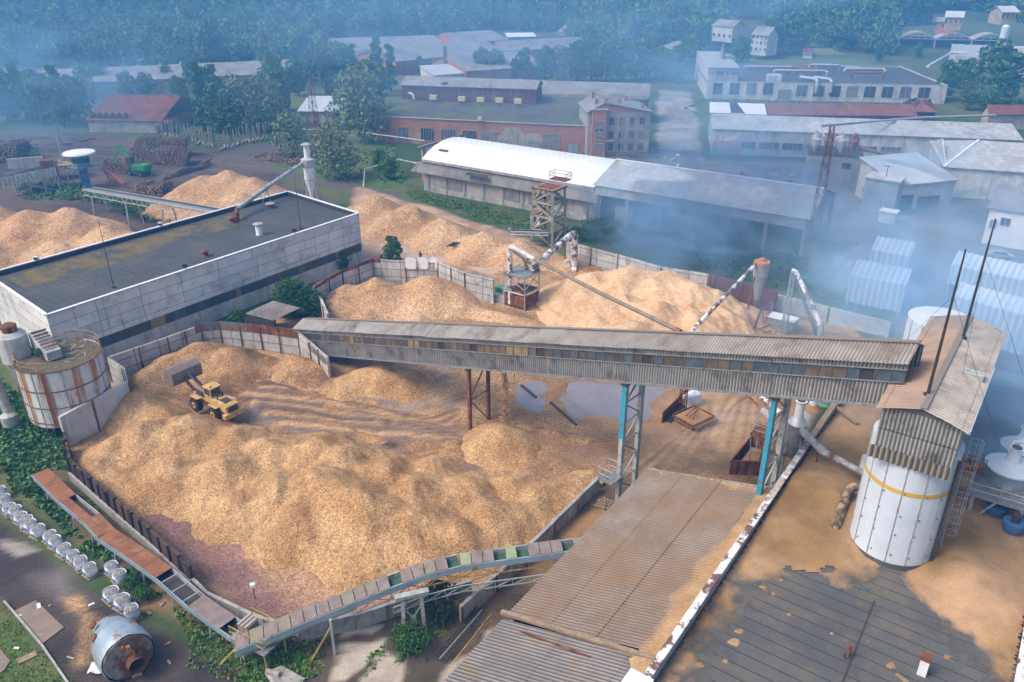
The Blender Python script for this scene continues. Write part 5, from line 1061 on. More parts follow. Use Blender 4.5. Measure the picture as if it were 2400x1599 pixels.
        tr_ = b.build('tread', M_rubber, wh); tr_['kind'] = 'stuff'
    t.scale = (1.02, 1.02, 1.02); return t
loader()

# ---------------------------------------------------------------- walking person
def person(loc, rz):
    t = thing('person', 'person in dark blue work clothes walking away on the pale track behind the pen', 'person', loc, rz=rz)
    def skin(name, pts, edges, radii, m):
        me = bpy.data.meshes.new(name); me.from_pydata(pts, edges, []); me.materials.append(m); o = bpy.data.objects.new(name, me); COL.objects.link(o); o.parent = t
        sk = o.modifiers.new('skin', 'SKIN'); sb = o.modifiers.new('sub', 'SUBSURF'); sb.levels = 1; sb.render_levels = 1
        for v_, r in zip(me.skin_vertices[0].data, radii): v_.radius = (r, r)
        me.skin_vertices[0].data[0].use_root = True; return o
    pts = [(0, 0, .95), (0, .02, 1.2), (0, .02, 1.42), (0, .0, 1.52), (0, 0, 1.62), (0, 0, 1.74), (.10, 0, .88), (.11, .12, .50), (.11, .02, .08), (.11, .16, .04), (-.10, 0, .88), (-.11, -.02, .48), (-.11, -.2, .1), (-.11, -.06, .04),
           (.19, .02, 1.40), (.24, -.06, 1.14), (.25, .04, .92), (-.19, .02, 1.40), (-.24, .08, 1.14), (-.25, .2, .95), (.25, .06, .84), (-.25, .23, .88)]
    ed = [(0, 1), (1, 2), (2, 3), (3, 4), (4, 5), (0, 6), (6, 7), (7, 8), (8, 9), (0, 10), (10, 11), (11, 12), (12, 13), (2, 14), (14, 15), (15, 16), (2, 17), (17, 18), (18, 19), (16, 20), (19, 21)]
    rd = [.15, .14, .15, .06, .09, .07, .10, .07, .05, .045, .10, .07, .05, .045, .075, .055, .04, .075, .055, .04, .035, .035]
    skin('body', pts, ed, rd, mat('navy_work_clothes', (.03, .04, .08), (.04, .045, .07), sc=3))
    b = MB(); b.lathe((0, 0, 0), [(.05, 1.50), (.085, 1.56), (.10, 1.64), (.095, 1.72), (.05, 1.78)], 12); b.build('head', mat('skin_tone', (.45, .26, .18), sc=3), t, smooth=True)
    b = MB(); b.lathe((0, -.015, 0), [(.104, 1.66), (.108, 1.72), (.06, 1.80)], 12); b.build('hair', M_dark, t, smooth=True)
person(P(986, 612, .1), .5)
# ---------------------------------------------------------------- pipes, cyclones and frames around the yard
def S(ox, oy, x, y, z): return P(ox+.17*x, oy+.17*y, z)
S6 = lambda x, y, z: S(1150, 520, x, y, z)
S7 = lambda x, y, z: S(1600, 850, x, y, z)
S5 = lambda x, y, z: S(2000, 932, x, y, z)
def lattice(name, label, base, h, w0, w1, m, n=8, cat='lattice mast', ax=E1, group=None, top=None):
    t = thing(name, label, cat, base, group); ex = V(ax); ey = V((-ex.y, ex.x, 0)); tv = V(top) if top else base+Z*h
    cs = [(-1, -1), (1, -1), (1, 1), (-1, 1)]
    def c(k, f): w_ = (w0+(w1-w0)*f)/2; return base.lerp(tv, f)+ex*cs[k][0]*w_+ey*cs[k][1]*w_
    for k in range(4): b = MB(); b.bar(c(k, 0), c(k, 1), max(.09, w1*.12)); b.build('leg', m, t)
    b = MB(); th = max(.06, w1*.07)
    for i in range(n):
        for k in range(4):
            a, d = i/n, (i+1)/n; kk = (k+1) % 4; b.bar(c(k, a), c(kk, d), th) if (i+k) % 2 else b.bar(c(kk, a), c(k, d), th); b.bar(c(k, d), c(kk, d), th)
    b.build('lattice', m, t); return t
# blower tower with white pipes
bc = xy(P(1222, 712), 0); t = thing('blower_tower', 'rusty white steel frame tower with a deck and blower between the pens', 'frame tower', bc); hw = 1.9
cr_ = [bc+E1*x*hw+E2*y*hw for x, y in ((-1, -1), (-1, 1), (1, 1), (1, -1))]
for k, c in enumerate(cr_): b = MB(); b.bar(c-Z*.2, c+Z*(7.2 if k in (0, 2) else 5.6), .18); b.build('leg', M_whitew, t)
b = MB(); b.box(bc+Z*5.2, (4.2, 4.2, .12), E1); b.build('deck', M_steel, t)
b = MB(); b.box(bc+Z*2.4, (3.9, 3.9, .1), E1); b.build('deck', M_rust, t)
for k in range(4):
    a, c = cr_[k], cr_[(k+1) % 4]
    for z0 in (2.4, 5.1): b = MB(); b.bar(a+Z*z0, c+Z*z0, .14); b.build('beam', M_whitew, t)
    b = MB(); b.bar(a+Z*3.2, c+Z*5.0, .09); b.bar(c+Z*3.2, a+Z*5.0, .09); b.build('cross_brace', M_paleg, t)
    if k != 2: b = MB(); b.bar((a if k != 0 else a)+Z*1.2, c+Z*1.2, .08, 1.7); b.build('rust_panel', M_rust, t)
b = MB(); b.bar(cr_[0].lerp(cr_[3], .5)+Z*8.3, cr_[2]+Z*5.3, .3); b.build('boom', M_steel, t)
q = bc-E2*2.5-E1*.4; b = MB(); b.tube([q+Z*2.0-E1*.4, q+Z*2.0+E1*.4], .85, 22); b.build('fan_casing', M_paleg, t, smooth=True); b = MB(); b.box(q-E2*1.2+Z*1.6, (1.4, .9, .8), E2); b.build('motor', M_green, t)
b = MB(); b.box(q-E2*.7+Z*.6, (3.0, 2.4, 1.2), E1); b.build('concrete_base', M_conc, t)
q = bc+E1*1.2+Z*5.4; b = MB(); b.tube([q, q+V((-.3, .3, 1.1)), q+V((.6, .4, 1.7))], .35, 10); b.build('valve', M_yrail, t, smooth=True)
vt = S6(268, 352, 9.2); vb = xy(vt, .4)+V((0, -.4, 0)); lp_end = P(1596, 778, 9.5)
t = thing('long_pipe', 'long brownish pipe sloping from the blower tower down behind the covered gallery', 'pipe', xy(vb, 0))
b = MB(); b.tube([vb, vt-Z*.5, vt-Z*.1], .36, 14); b.build('riser', M_cope, t, smooth=True)
b = MB(); b.tube([vt-Z*.4, vt+V((.2, -.1, 0)), vt+V((.7, -.5, .0)), vt.lerp(lp_end, .18)], .34, 14); b.build('pipe', M_whitew, t, smooth=True)
b = MB(); b.tube([vt.lerp(lp_end, .18), vt.lerp(lp_end, .6)-Z*.15, lp_end], .26, 14); b.build('pipe', mat('brown_grey_pipe', (.27, .23, .18), (.2, .16, .12), sc=1), t, smooth=True)
b = MB(); b.tube([lp_end-(lp_end-vt).normalized()*.8, lp_end], .3, 14); b.build('end_sleeve', M_rust, t)
e0, e1, e2, e3 = S6(570, 640, 6.0), S6(1080, 355, 7.2), S6(1150, 400, 6.8), S6(1148, 690, 0.2); e2 = V((e3.x, e3.y, 6.3)); t = thing('elbow_duct', 'thick peeling white duct with a big elbow standing beside the brown heap', 'duct', xy(e3, 0))
b = MB(); b.tube([e0, e0.lerp(e2, .86)+Z*.9, e0.lerp(e2, .96)+Z*.85, e2+Z*.3, e2-Z*.6, e3], .5, 16); b.build('pipe', M_cope, t, smooth=True)
for k in (.3, .6): q = e0.lerp(e2, k)+Z*.3; b = MB(); b.tube([q, q+(e2-e0).normalized()*.15], .62, 16); b.build('flange', M_paleg, t, smooth=True)
b = MB(); b.tube([e3+V((-.5, -.4, .5)), e3+V((.3, -.4, .5))], .45, 14); b.build('fan_casing', M_white, t, smooth=True)
q = S6(1058, 700, 0); t = thing('control_cabinet', 'small white cabinet with a pitched lid beside the white elbow duct', 'cabinet', q); b = MB(); b.box(q+Z*.9, (.9, .7, 1.8)); b.build('casing', M_white, t); b = MB(); pr = [q+V((x, -.4, z)) for x, z in ((-.55, 1.8), (.55, 1.8), (0, 2.2))]; b.prism(pr, [p+V((0, .8, 0)) for p in pr]); b.build('lid', M_paleg, t)
# rusty topped cyclone by the sawdust heap
q = xy(G(6, 490, 640, 0), 0); t = thing('cyclone_separator', 'cyclone with rust coloured drum and pale cone beside the pale sawdust heap', 'cyclone', q)
b = MB(); b.lathe(q, [(.35, 3.2), (.95, 6.6), (1.0, 7.0)], 22); b.build('cone', M_paleg, t, smooth=True); b = MB(); b.lathe(q, [(1.05, 7.0), (1.08, 8.7)], 22); b.build('drum', M_rend, t, smooth=True)
b = MB(); b.lathe(q, [(1.2, 8.7), (1.15, 9.1), (.5, 9.2), (.45, 9.5)], 22); b.build('top_cap', mat('orange_brown_cap', (.46, .2, .1), (.36, .15, .08), sc=1), t, smooth=True)
for k in range(4): an = k*math.pi/2+.5; d = V((math.cos(an), math.sin(an), 0)); b = MB(); b.bar(q+d*1.7-Z*.2, q+d*1.05+Z*7, .14); b.build('leg', M_rust, t)
w0_, w1_ = q+V((-1.0, -.4, 8.8)), G(6, 62, 715, 5.5); t2 = thing('duct', 'thin white duct slanting from the gallery up to the rust topped cyclone', 'duct', xy(w1_, 5)); b = MB(); b.tube([w1_-Z*1.2, w1_, w0_, w0_+V((.8, .3, .2))], .27, 12); b.build('pipe', M_cope, t2, smooth=True)
t3 = thing('stair', 'steep steel stair beneath the rust topped cyclone', 'stair', xy(G(6, 500, 740), 0)); a_, c_ = G(6, 480, 735, 1.2), q+V((.9, -.8, 3.6))
for o_ in (-.4, .4): b = MB(); b.bar(a_+E1*o_, c_+E1*o_, .08, .2); b.build('stringer', M_dark, t3)
for k in range(10): p_ = a_.lerp(c_, (k+.5)/10); b = MB(); b.bar(p_-E1*.4, p_+E1*.4, .25, .04); b.build('tread', M_steel, t3)
q = G(6, 690, 650, 1.0); t = thing('skip_container', 'white topped metal container beside the lattice mast', 'container', xy(q, 0)); b = MB(); b.box(q-Z*.2, (3.6, 2.0, 1.6), E2); b.build('box', M_paleg, t); b = MB(); b.box(q+Z*.66, (3.8, 2.2, .1), E2); b.build('lid', M_white, t)
for k in range(12):
    p_ = G(6, 560+rnd.uniform(-80, 160), 640+rnd.uniform(-120, 80), .2+rnd.random()*.8); d = V((rnd.uniform(-1, 1), rnd.uniform(-1, 1), rnd.uniform(-.1, .6))).normalized(); b = MB(); b.bar(p_, p_+d*rnd.uniform(1.5, 3.5), .1)
    o = b.build('scrap_bar', M_rust if k % 2 else M_wood); tag(o, 'rusty bar or beam in the scrap heap under the rust topped cyclone', 'scrap bar', 'scrap bars under the cyclone')
b0_ = xy(G(6, 692, 742), 0); lattice('lattice_mast', 'slender grey lattice mast carrying a white duct, left of the smoke', b0_, 9.3, .7, .5, M_paleg, 12)
lt = G(6, 748, 330, 9.2); lattice('lattice_mast', 'thin leaning lattice strut beside the slender lattice mast', xy(G(6, 930, 765), .2), 8, .35, .3, M_steel, 16, top=b0_+Z*8.6+V((.3, 0, 0)))
de = G(6, 952, 685, 5.2); t = thing('duct', 'white duct running from the lattice mast top down to a grey elbow', 'duct', xy(de, 0)); b = MB(); b.tube([b0_+Z*9.6+V((-.2, .2, 0)), b0_+Z*9.5+V((.3, -.1, 0)), de+V((-.2, .2, .6)), de], .3, 14); b.build('pipe', M_cope, t, smooth=True); b = MB(); b.tube([de+V((-.1, .1, .2)), de, de-Z*2.5+V((0, -.5, 0))], .38, 14); b.build('elbow', M_paleg, t, smooth=True)
# cyclones by the turquoise leg
def cyclone2(label, q, r, hb, dome, m1, m2, neck=1.3):
    t = thing('cyclone_separator', label, 'cyclone', q)
    b = MB(); b.lathe(q, [(r*.3, -2.2), (r, -.2), (r, hb)], 24); b.build('body', m1, t, smooth=True); b = MB(); b.lathe(q, [(r*1.04, hb), (r*.45, hb+dome)], 24); b.build('dome', m2, t, smooth=True)
    b = MB(); b.lathe(q, [(r*.5, hb+dome-.02), (r*.48, hb+dome+neck), (r*.62, hb+dome+neck+.02), (r*.62, hb+dome+neck+.12)], 20); b.build('neck', M_white, t, smooth=True)
    b = MB(); b.lathe(q, [(r*.46, hb+dome+neck+.1), (r*.44, hb+dome+neck+.14)], 20); b.build('opening', M_dark, t)
    for k in range(4): an = k*math.pi/2+.3; d = V((math.cos(an), math.sin(an), 0)); b = MB(); b.bar(q+d*r*1.2-Z*min(q.z, 8), q+d*r*1.05+Z*.3, .12); b.build('leg', M_paleg, t)
    return t
M_dome = mat('bright_zinc', (.62, .64, .66), (.5, .52, .54), sc=2, rough=.35, metal=.4)
cyclone2('zinc domed cyclone with a grey body standing right of the turquoise leg', S7(1545, 1050, 6.2), .85, 1.8, .8, M_steel, M_dome, 1.5)
cyclone2('cyclone with dusty brown shoulders behind the zinc domed cyclone', S7(1740, 900, 6.2), .8, 2.1, .6, M_whitew, M_dust, 1.2)
q = xy(S7(1910, 800, 5), 0); t = thing('green_tank', 'round green tank half hidden between the gallery and the parapet', 'tank', q); b = MB(); b.lathe(q, [(1.7, 0), (1.7, 7.5), (1.2, 7.9)], 28); b.build('shell', M_greensilo, t, smooth=True); b = MB(); b.lathe(q, [(1.76, 3.8), (1.76, 3.95)], 28); b.build('hoop', M_paleg, t, smooth=True)
railing('railing', [q+V((math.cos(k*.9), math.sin(k*.9), 0))*1.65+Z*7.5 for k in range(7)], 1.0, M_greensilo, t, closed=True)
q = S7(1460, 1200, 4.6); t = thing('service_platform', 'green railed platform beneath the zinc domed cyclone', 'platform', xy(q, 0)); b = MB(); b.box(q, (2.6, 1.4, .1), pe); b.build('deck', M_rust, t)
railing('railing', [q+pe*x+pn*y for x, y in ((-1.3, -.7), (1.3, -.7), (1.3, .7), (-1.3, .7))], 1.0, M_greensilo, t, closed=True)
for x, y in ((-1.2, -.6), (1.2, -.6), (1.2, .6), (-1.2, .6)): b = MB(); b.bar(xy(q+pe*x+pn*y, 0), q+pe*x+pn*y, .12); b.build('leg', M_paleg, t)
q = S7(1130, 960, 4.5); t = thing('service_platform', 'small rusty platform with thin braces left of the turquoise leg', 'platform', xy(q, 0)); b = MB(); b.box(q, (2.4, 2.2, .1), E1); b.build('deck', M_rust, t)
railing('railing', [q+E1*x+E2*y for x, y in ((-1.2, -1.1), (1.2, -1.1), (1.2, 1.1), (-1.2, 1.1))], 1.3, M_paleg, t, closed=True)
for x, y in ((-1.1, -1), (1.1, -1), (1.1, 1), (-1.1, 1)): b = MB(); b.bar(xy(q+E1*x*.7+E2*y*.7, 0), q+E1*x+E2*y, .1); b.build('leg', M_paleg, t)
g0, g1 = S7(1010, 410, 4.6), S7(1340, 700, 4.6); t = thing('duct', 'pale duct coming out under the gallery toward the turquoise leg', 'duct', xy(g1, 3)); b = MB(); b.tube([g0, g1], .3, 12); b.build('pipe', M_cope, t, smooth=True)
g0, g1 = S7(840, 400, 4.0), S7(1230, 780, 4.0); t = thing('duct', 'thin rusty pipe parallel to the pale duct under the gallery', 'duct', xy(g1, 3)); b = MB(); b.tube([g0, g0.lerp(g1, .7)], .14, 10); b.build('pipe', M_rust, t, smooth=True); b = MB(); b.tube([g0.lerp(g1, .7), g1], .38, 12); b.build('bellows', M_paleg, t, smooth=True)
g0, g1 = S7(1660, 960, 8.0), S7(1960, 1230, 10.2); t = thing('duct', 'pale pipe from the zinc cyclone over the parapet', 'duct', xy(g0, 6)); b = MB(); b.tube([g0, g1], .32, 12); b.build('pipe', M_paleg, t, smooth=True)
# sawdust bin at the end of the corrugated roof
bn = [S7(640, 1540, 0), S7(920, 1190, 0), S7(1180, 1260, 0), S7(1100, 1560, 0)]; t = thing('sawdust_bin', 'dark steel walled bin of sawdust at the foot of the turquoise leg', 'bin', bn[0])
for a_, c_ in ((bn[0], bn[1]), (bn[1], bn[2]), (bn[0], bn[3])): b = MB(); b.bar(a_+Z*.8, c_+Z*.8, .1, 1.8); b.build('side_plate', M_rust, t)
b = MB(); cc = sum(bn, V((0, 0, 0)))/4; b.prism([p.lerp(cc, .05)+Z*.2 for p in bn], [p.lerp(cc, .5)+Z*1.1 for p in bn]); b.build('fill', M_dust, t)
# derelict grate frame and covered bundle on the muddy turning place
q = S7(150, 730, .9); t = thing('grate_frame', 'overturned rusty grate frame full of sawdust beside the white bundle', 'grate', xy(q, 0)); a_ = V((.8, .6, 0)); c_ = V((-a_.y, a_.x, 0))
for y in (-1.5, 1.5): b = MB(); b.bar(q-a_*1.8+c_*y, q+a_*1.8+c_*y, .16); b.build('frame_beam', M_rust, t)
for x in (-1.8, 1.8): b = MB(); b.bar(q+a_*x-c_*1.5, q+a_*x+c_*1.5, .16); b.build('frame_beam', M_rust, t)
for k in range(12): x = -1.7+k*.31; b = MB(); b.bar(q+a_*x-c_*2.0-Z*.2, q+a_*x-c_*1.4, .09); b.build('grate_bar', M_wood, t)
b = MB(); b.box(q-Z*.3, (3.3, 2.7, .5), a_); b.build('sawdust_fill', M_dust, t)
for k in range(3): b = MB(); b.bar(q-a_*.8+c_*(k*.5-.5), q+a_*rnd.uniform(0, 1)+c_*rnd.uniform(-.6, .8)+Z*.9, .09); b.build('bent_bar', M_rust, t)
q = S7(120, 500, .8); t = thing('covered_bundle', 'bundle under crumpled white sheeting on the muddy turning place', 'bundle', xy(q, 0)); b = MB(); pr = [q+a_*x+c_*y-Z*.8 for x, y in ((-1.2, -.6), (1.5, -.7), (1.6, .7), (-1.1, .8))]; b.prism(pr, [xy(q.lerp(p, .8), 1.2+rnd.uniform(0, .5)) for p in pr]); b.build('sheeting', M_bag, t, bevel=.12)
q = S7(-120, 660, .8); t = thing('steel_trough', 'dark rusty trough wall lying by the puddle edge', 'trough', xy(q, 0)); b = MB(); b.bar(S7(-280, 760, .7), S7(60, 420, .7), .12, 1.4); b.build('side_plate', M_rust, t); b = MB(); b.bar(S7(-230, 800, .2), S7(120, 470, .2), 1.2, .1); b.build('bottom_plate', M_dark, t)
lattice('lattice_mast', 'short rusty lattice stub beside the white bundle', S7(-10, 640, 0), 5.5, .7, .6, M_rust, 5)

# right-hand dust plant
q = S5(2350, 1250, 9.5); t = thing('dust_tank', 'big blue grey tank with a square hatch at the right edge', 'tank', xy(q, 8)); q = S5(2120, 1120, 10.5)
b = MB(); b.lathe(q, [(.5, -3.0), (1.6, -1.2), (1.65, 1.1)], 28); b.build('shell', M_bluegrey, t, smooth=True); b = MB(); b.lathe(q, [(1.85, 1.1), (1.85, 1.25), (.7, 1.75)], 28); b.build('lid', M_silo, t, smooth=True)
b = MB(); b.lathe(q, [(.62, 1.7), (.45, 2.3), (.42, 2.9), (.5, 2.95)], 20); b.build('neck', M_silo, t, smooth=True); b = MB(); b.lathe(q, [(.38, 2.95), (.36, 3.0)], 16); b.build('opening', M_dark, t)
d = V((-.5, -.85, 0)).normalized(); b = MB(); b.box(q+d*1.66, (.15, .7, .7), d); b.build('hatch', M_paleg, t)
q2 = S5(2320, 700, 11.5); t = thing('dust_tank', 'second dust tank with white cone and curved pipe at the right edge', 'tank', xy(q2, 8)); b = MB(); b.lathe(q2, [(1.5, -3.0), (1.5, .2)], 26); b.build('shell', M_bluegrey, t, smooth=True)
b = MB(); b.lathe(q2, [(1.6, .2), (.6, .9), (.45, 1.2), (.42, 1.9), (.52, 1.95)], 22); b.build('cone', M_silo, t, smooth=True); b = MB(); b.lathe(q2, [(.38, 1.95), (.36, 2.0)], 16); b.build('opening', M_dark, t)
b = MB(); b.tube([q2+V((-.3, -.4, .9)), q2+V((-1.3, -.6, 1.0)), q2+V((-1.6, -.9, .3)), q2+V((-1.0, -1.4, -.4))], .12, 8); b.build('pipe', M_white, t, smooth=True)
for k, (x, y) in enumerate(((2330, 1700), (2050, 1560))):
    q3 = G(9, x*.5+1000, y*.25+80, 8) if 0 else P([2375, 2335][k], [1235, 1195][k], 9.2); t = thing('dust_cyclone', ['dark blue cyclone cone under the railed platform, nearer one', 'dark blue cyclone cone under the railed platform, farther one'][k], 'cyclone', q3)
    b = MB(); b.lathe(q3, [(.12, -1.4), (.75, 0), (.8, .5)], 20); b.build('cone', M_bluep, t, smooth=True); b = MB(); b.lathe(q3, [(.3, .5), (.3, 1.2)], 14); b.build('inlet', M_dark, t, smooth=True)
dk = [S5(1590, 1330, 10.4), S5(2360, 1560, 10.4)]; dd = (dk[1]-dk[0]).normalized(); dn = V((-dd.y, dd.x, 0)); t = thing('steel_platform', 'pale railed steel platform on splayed legs carrying the dust tanks', 'platform', xy(dk[0], 8.6))
b = MB(); b.box((dk[0]+dd*4)+dn*1.7, (8.2, 3.6, .14), dd); b.build('deck', M_steel, t)
railing('railing', [dk[0]+dd*x for x in (0, 2, 4, 6, 8)], 1.1, M_paleg, t, .045); railing('railing', [dk[0]+dn*y for y in (0, 1.7, 3.4)], 1.1, M_paleg, t, .045)
for x in (.3, 3.6, 7): b = MB(); b.bar(dk[0]+dd*x, xy(dk[0]+dd*(x+.1), 6.5), .2); b.build('leg', M_paleg, t); b = MB(); b.bar(dk[0]+dd*(x+1.6), xy(dk[0]+dd*(x-.1), 7.5), .13); b.build('brace', M_paleg, t)
q = dk[0]-dd*1.2+dn*2.2+Z*1.2; t = thing('walkway', 'rust stained raised walkway between the head house and the dust tanks', 'walkway', q); b = MB(); b.box(q, (3.6, 1.3, .5), dd); b.build('deck', M_rust, t); railing('railing', [q+dd*x-dn*.6+Z*.2 for x in (-1.8, 0, 1.8)], 1.0, M_dark, t)
q = q-dd*1.0+dn*1.2; t = thing('caged_ladder', 'tall thin caged ladder standing behind the big silo', 'ladder', xy(q, 8.6)); ladder('ladder', xy(q, 8.6), 8.5, -dd, M_steel, t, .5, cage=True)
q = P(2385, 900, 9); t = thing('green_pressure_tank', 'horizontal pale green tank on stands at the right edge in the smoke', 'tank', xy(q, 6)); b = MB(); a_ = E2*1.0; b.tube([q-a_*2.4, q-a_*2.1, q+a_*3, q+a_*3.2], [.5, .95, .95, .5], 20); b.build('shell', mat('pale_green_tank', (.30, .40, .38), (.24, .33, .31), sc=1), t, smooth=True)
for x in (-1.6, 2): b = MB(); b.box(q+a_*x-Z*1.6, (.3, 1.2, 2), a_); b.build('stand', M_paleg, t)

# ---------------------------------------------------------------- buildings: eave line, ridge and openings surveyed from sight lines
def openings(par, A, B, rects, glass=M_glass, frame=M_rend, name='window', nn=None, bars=2):
    e = (xy(B, 0)-xy(A, 0)).normalized(); nn = V((e.y, -e.x, 0)); nn = nn if nn.y < 0 else -nn
    for r in rects:
        if len(r) == 4:
            s0, z1 = onwall(A, B, r[0], r[1]); s1, z0 = onwall(A, B, r[2], r[3])
        else: s0, s1, z0, z1 = r[1:]
        o = xy(A, 0)+nn*.04
        q = lambda s, z, d=0: o+e*s+Z*z+nn*d
        wd = .1; b = MB()
        for (x0, zz0, x1, zz1) in ((s0-wd, z0-wd, s0, z1+wd), (s1, z0-wd, s1+wd, z1+wd), (s0, z0-wd, s1, z0), (s0, z1, s1, z1+wd)):
            b.prism([q(x0, zz0), q(x1, zz0), q(x1, zz0, .1), q(x0, zz0, .1)], [q(x0, zz1), q(x1, zz1), q(x1, zz1, .1), q(x0, zz1, .1)])
        for k in range(1, bars): x = s0+(s1-s0)*k/bars; b.prism([q(x-.04, z0), q(x+.04, z0), q(x+.04, z0, .09), q(x-.04, z0, .09)], [q(x-.04, z1), q(x+.04, z1), q(x+.04, z1, .09), q(x-.04, z1, .09)])
        w_ = b.build(name, frame, par)
        b = MB(); b.prism([q(s0, z0), q(s1, z0), q(s1, z0, .04), q(s0, z0, .04)], [q(s0, z1), q(s1, z1), q(s1, z1, .04), q(s0, z1, .04)]); b.build('panel' if name != 'window' else 'pane', rnd.choice((M_glass, M_glass, M_glass2, M_glass3)) if glass is M_glass else glass, w_)
def gabled(name, label, eL, eR, ze, rL, zr, roofm, wallm, cat='building', over=.5, mono=False, group=None, base=0, depth=None, zback=None, hip=0, ridgecap=None, far=1.0, sq=True):
    A, B = P(*eL, ze), P(*eR, ze); e = (B-A); L = e.length; e = e/L; R = P(*rL, zr); n = V((-e.y, e.x, 0)); n = n if n.y > 0 else -n
    D = depth or abs(n.dot(xy(R, 0)-xy(A, 0))); t = thing(name, label, cat, xy(A, base), group)
    Dt = D if mono else D*(1+far); zb = (zback if zback is not None else zr) if mono else zr-(zr-ze)*far
    def w(s, d, z): return xy(A+e*s+n*d, z)
    ins = over
    for s in (ins, L-ins):      # gable ends
        sg = 1 if s > L/2 else -1; pr = [w(s, ins, base-.5), w(s, Dt-ins, base-.5), w(s, Dt-ins, zb-.15), w(s, ins, ze-.15)]
        if not mono: pr.insert(3, w(s, D, zr-.15))
        b = MB(); b.prism(pr, [p-e*sg*.25 for p in pr]); b.build('wall', wallm, t)
    b = MB(); pr = [w(ins+.25, ins, base-.5), w(L-ins-.25, ins, base-.5), w(L-ins-.25, ins+.25, base-.5), w(ins+.25, ins+.25, base-.5)]; b.prism(pr, [xy(p, ze-.1) for p in pr]); b.build('wall', wallm, t)
    b = MB(); pr = [w(ins+.25, Dt-ins-.25, base-.5), w(L-ins-.25, Dt-ins-.25, base-.5), w(L-ins-.25, Dt-ins, base-.5), w(ins+.25, Dt-ins, base-.5)]; b.prism(pr, [xy(p, zb-.1) for p in pr]); b.build('wall', wallm, t)
    b = MB(); pr = [w(0, 0, ze), w(L, 0, ze), w(L-hip, D, zr), w(hip, D, zr)]; b.prism([p-Z*.12 for p in pr], pr); rf = b.build('roof', roofm, t)
    if not mono:
        b = MB(); pr = [w(hip, D, zr), w(L-hip, D, zr), w(L, Dt, zb), w(0, Dt, zb)]; b.prism([p-Z*.12 for p in pr], pr); b.build('roof', roofm, t)
        if hip:
            for pr in ([w(0, 0, ze), w(hip, D, zr), w(0, Dt, zb)], [w(L, 0, ze), w(L, Dt, zb), w(L-hip, D, zr)]): b = MB(); b.prism([p-Z*.12 for p in pr], pr); b.build('roof', roofm, t)
        if ridgecap: b = MB(); b.bar(w(hip, D, zr+.05), w(L-hip, D, zr+.05), .5, .12); b.build('ridge_cap', ridgecap, t)
    return t, w, L, D, e, n
def flat(name, label, aL, aR, z, aB, roofm, wallm, cat='building', par=.6, base=0, group=None, coping=None):
    A, B = P(*aL, z), P(*aR, z); e = (B-A); L = e.length; e = e/L; n = V((-e.y, e.x, 0)); n = n if n.y > 0 else -n; D = abs(n.dot(xy(P(*aB, z), 0)-xy(A, 0)))
    t = thing(name, label, cat, xy(A, base), group); w = lambda s, d, zz: xy(A+e*s+n*d, zz)
    for s_, d0, s1_, d1 in ((0, 0, L, .3), (0, D-.3, L, D), (0, .3, .3, D-.3), (L-.3, .3, L, D-.3)):
        pr = [w(s_, d0, base-.5), w(s1_, d0, base-.5), w(s1_, d1, base-.5), w(s_, d1, base-.5)]; b = MB(); b.prism(pr, [xy(p, z) for p in pr]); b.build('wall', wallm, t)
    pr = [w(.3, .3, z-par), w(L-.3, .3, z-par), w(L-.3, D-.3, z-par), w(.3, D-.3, z-par)]; b = MB(); b.prism([p-Z*.2 for p in pr], pr); b.build('roof', roofm, t)
    if coping:
        for s_, d0, s1_, d1 in ((0, .15, L, .15), (0, D-.15, L, D-.15), (.15, .5, .15, D-.5), (L-.15, .5, L-.15, D-.5)): b = MB(); b.bar(w(s_, d0, z+.06), w(s1_, d1, z+.06), .45, .12); b.build('coping', coping, t)
    return t, w, L, D, e, n
q2 = lambda x, y: Q(2, x, y)
q3 = lambda x, y: Q(3, x, y)
q1 = lambda x, y: Q(1, x, y)
# long grey roofed shed, left distance
t, w, L, D, e, n = gabled('long_shed', 'very long low shed with a blue grey roof at the far left behind the trees', q1(190, 590), q1(2215, 492), 5.5, q1(190, 487), 8.5, M_roofd, M_rend, cat='shed')
b = MB(); b.box(w(L*.5, D, 8.7), (.5, 9, .4), e); b.build('fire_wall', M_rend, t)
# red tiled barn
t, w, L, D, e, n = gabled('tiled_barn', 'old barn with a brown red tiled roof and small triangular dormers', q1(583, 828), q1(1110, 836), 3.6, q1(597, 650), 8.6, M_roofr, M_rend, cat='barn', far=.9)
b = MB(); pr = [w(L+.1, .8, 3.8), w(L+.1, D*1.9-.8, 3.8), w(L+.1, D, 8.3)]; b.prism(pr, [p-e*.3 for p in pr]); b.build('gable_boards', mat('brown_boards', (.13, .085, .06), (.1, .065, .05), sc=.5, uv=('seam', .4, 0, .05, (.04, .03, .025))), t)
b = MB(); pr = [w(L, 0, 3.7), w(L+1.8, 0, 3.0), w(L+1.8, D*1.9, 3.0), w(L, D*1.9, 3.7)]; b.prism([p-Z*.15 for p in pr], pr); b.build('skirt_roof', M_roofr, t)
for k in range(6):
    s_ = 1.2+k*2.0; b = MB(); dd_ = .9; z_ = 3.75+dd_*(8.6-3.6)/D; pr = [w(s_, dd_, z_), w(s_+1.5, dd_, z_), w(s_+.75, dd_, z_+1.5)]; b.prism(pr, [w(s_+.75, dd_+1.6, z_+1.5)]*0 or [p+n*1.6 for p in pr]); dm = b.build('dormer', M_roofr, t)
    b = MB(); pr = [w(s_+.25, dd_-.02, z_+.05), w(s_+1.25, dd_-.02, z_+.05), w(s_+.75, dd_-.02, z_+1.15)]; b.prism(pr, [p-n*.05 for p in pr]); b.build('dormer_opening', M_dark, dm)
b = MB(); b.box(w(L-1.6, .35, 1.1), (1.3, .15, 2.2), e); b.build('door', M_rust, t)
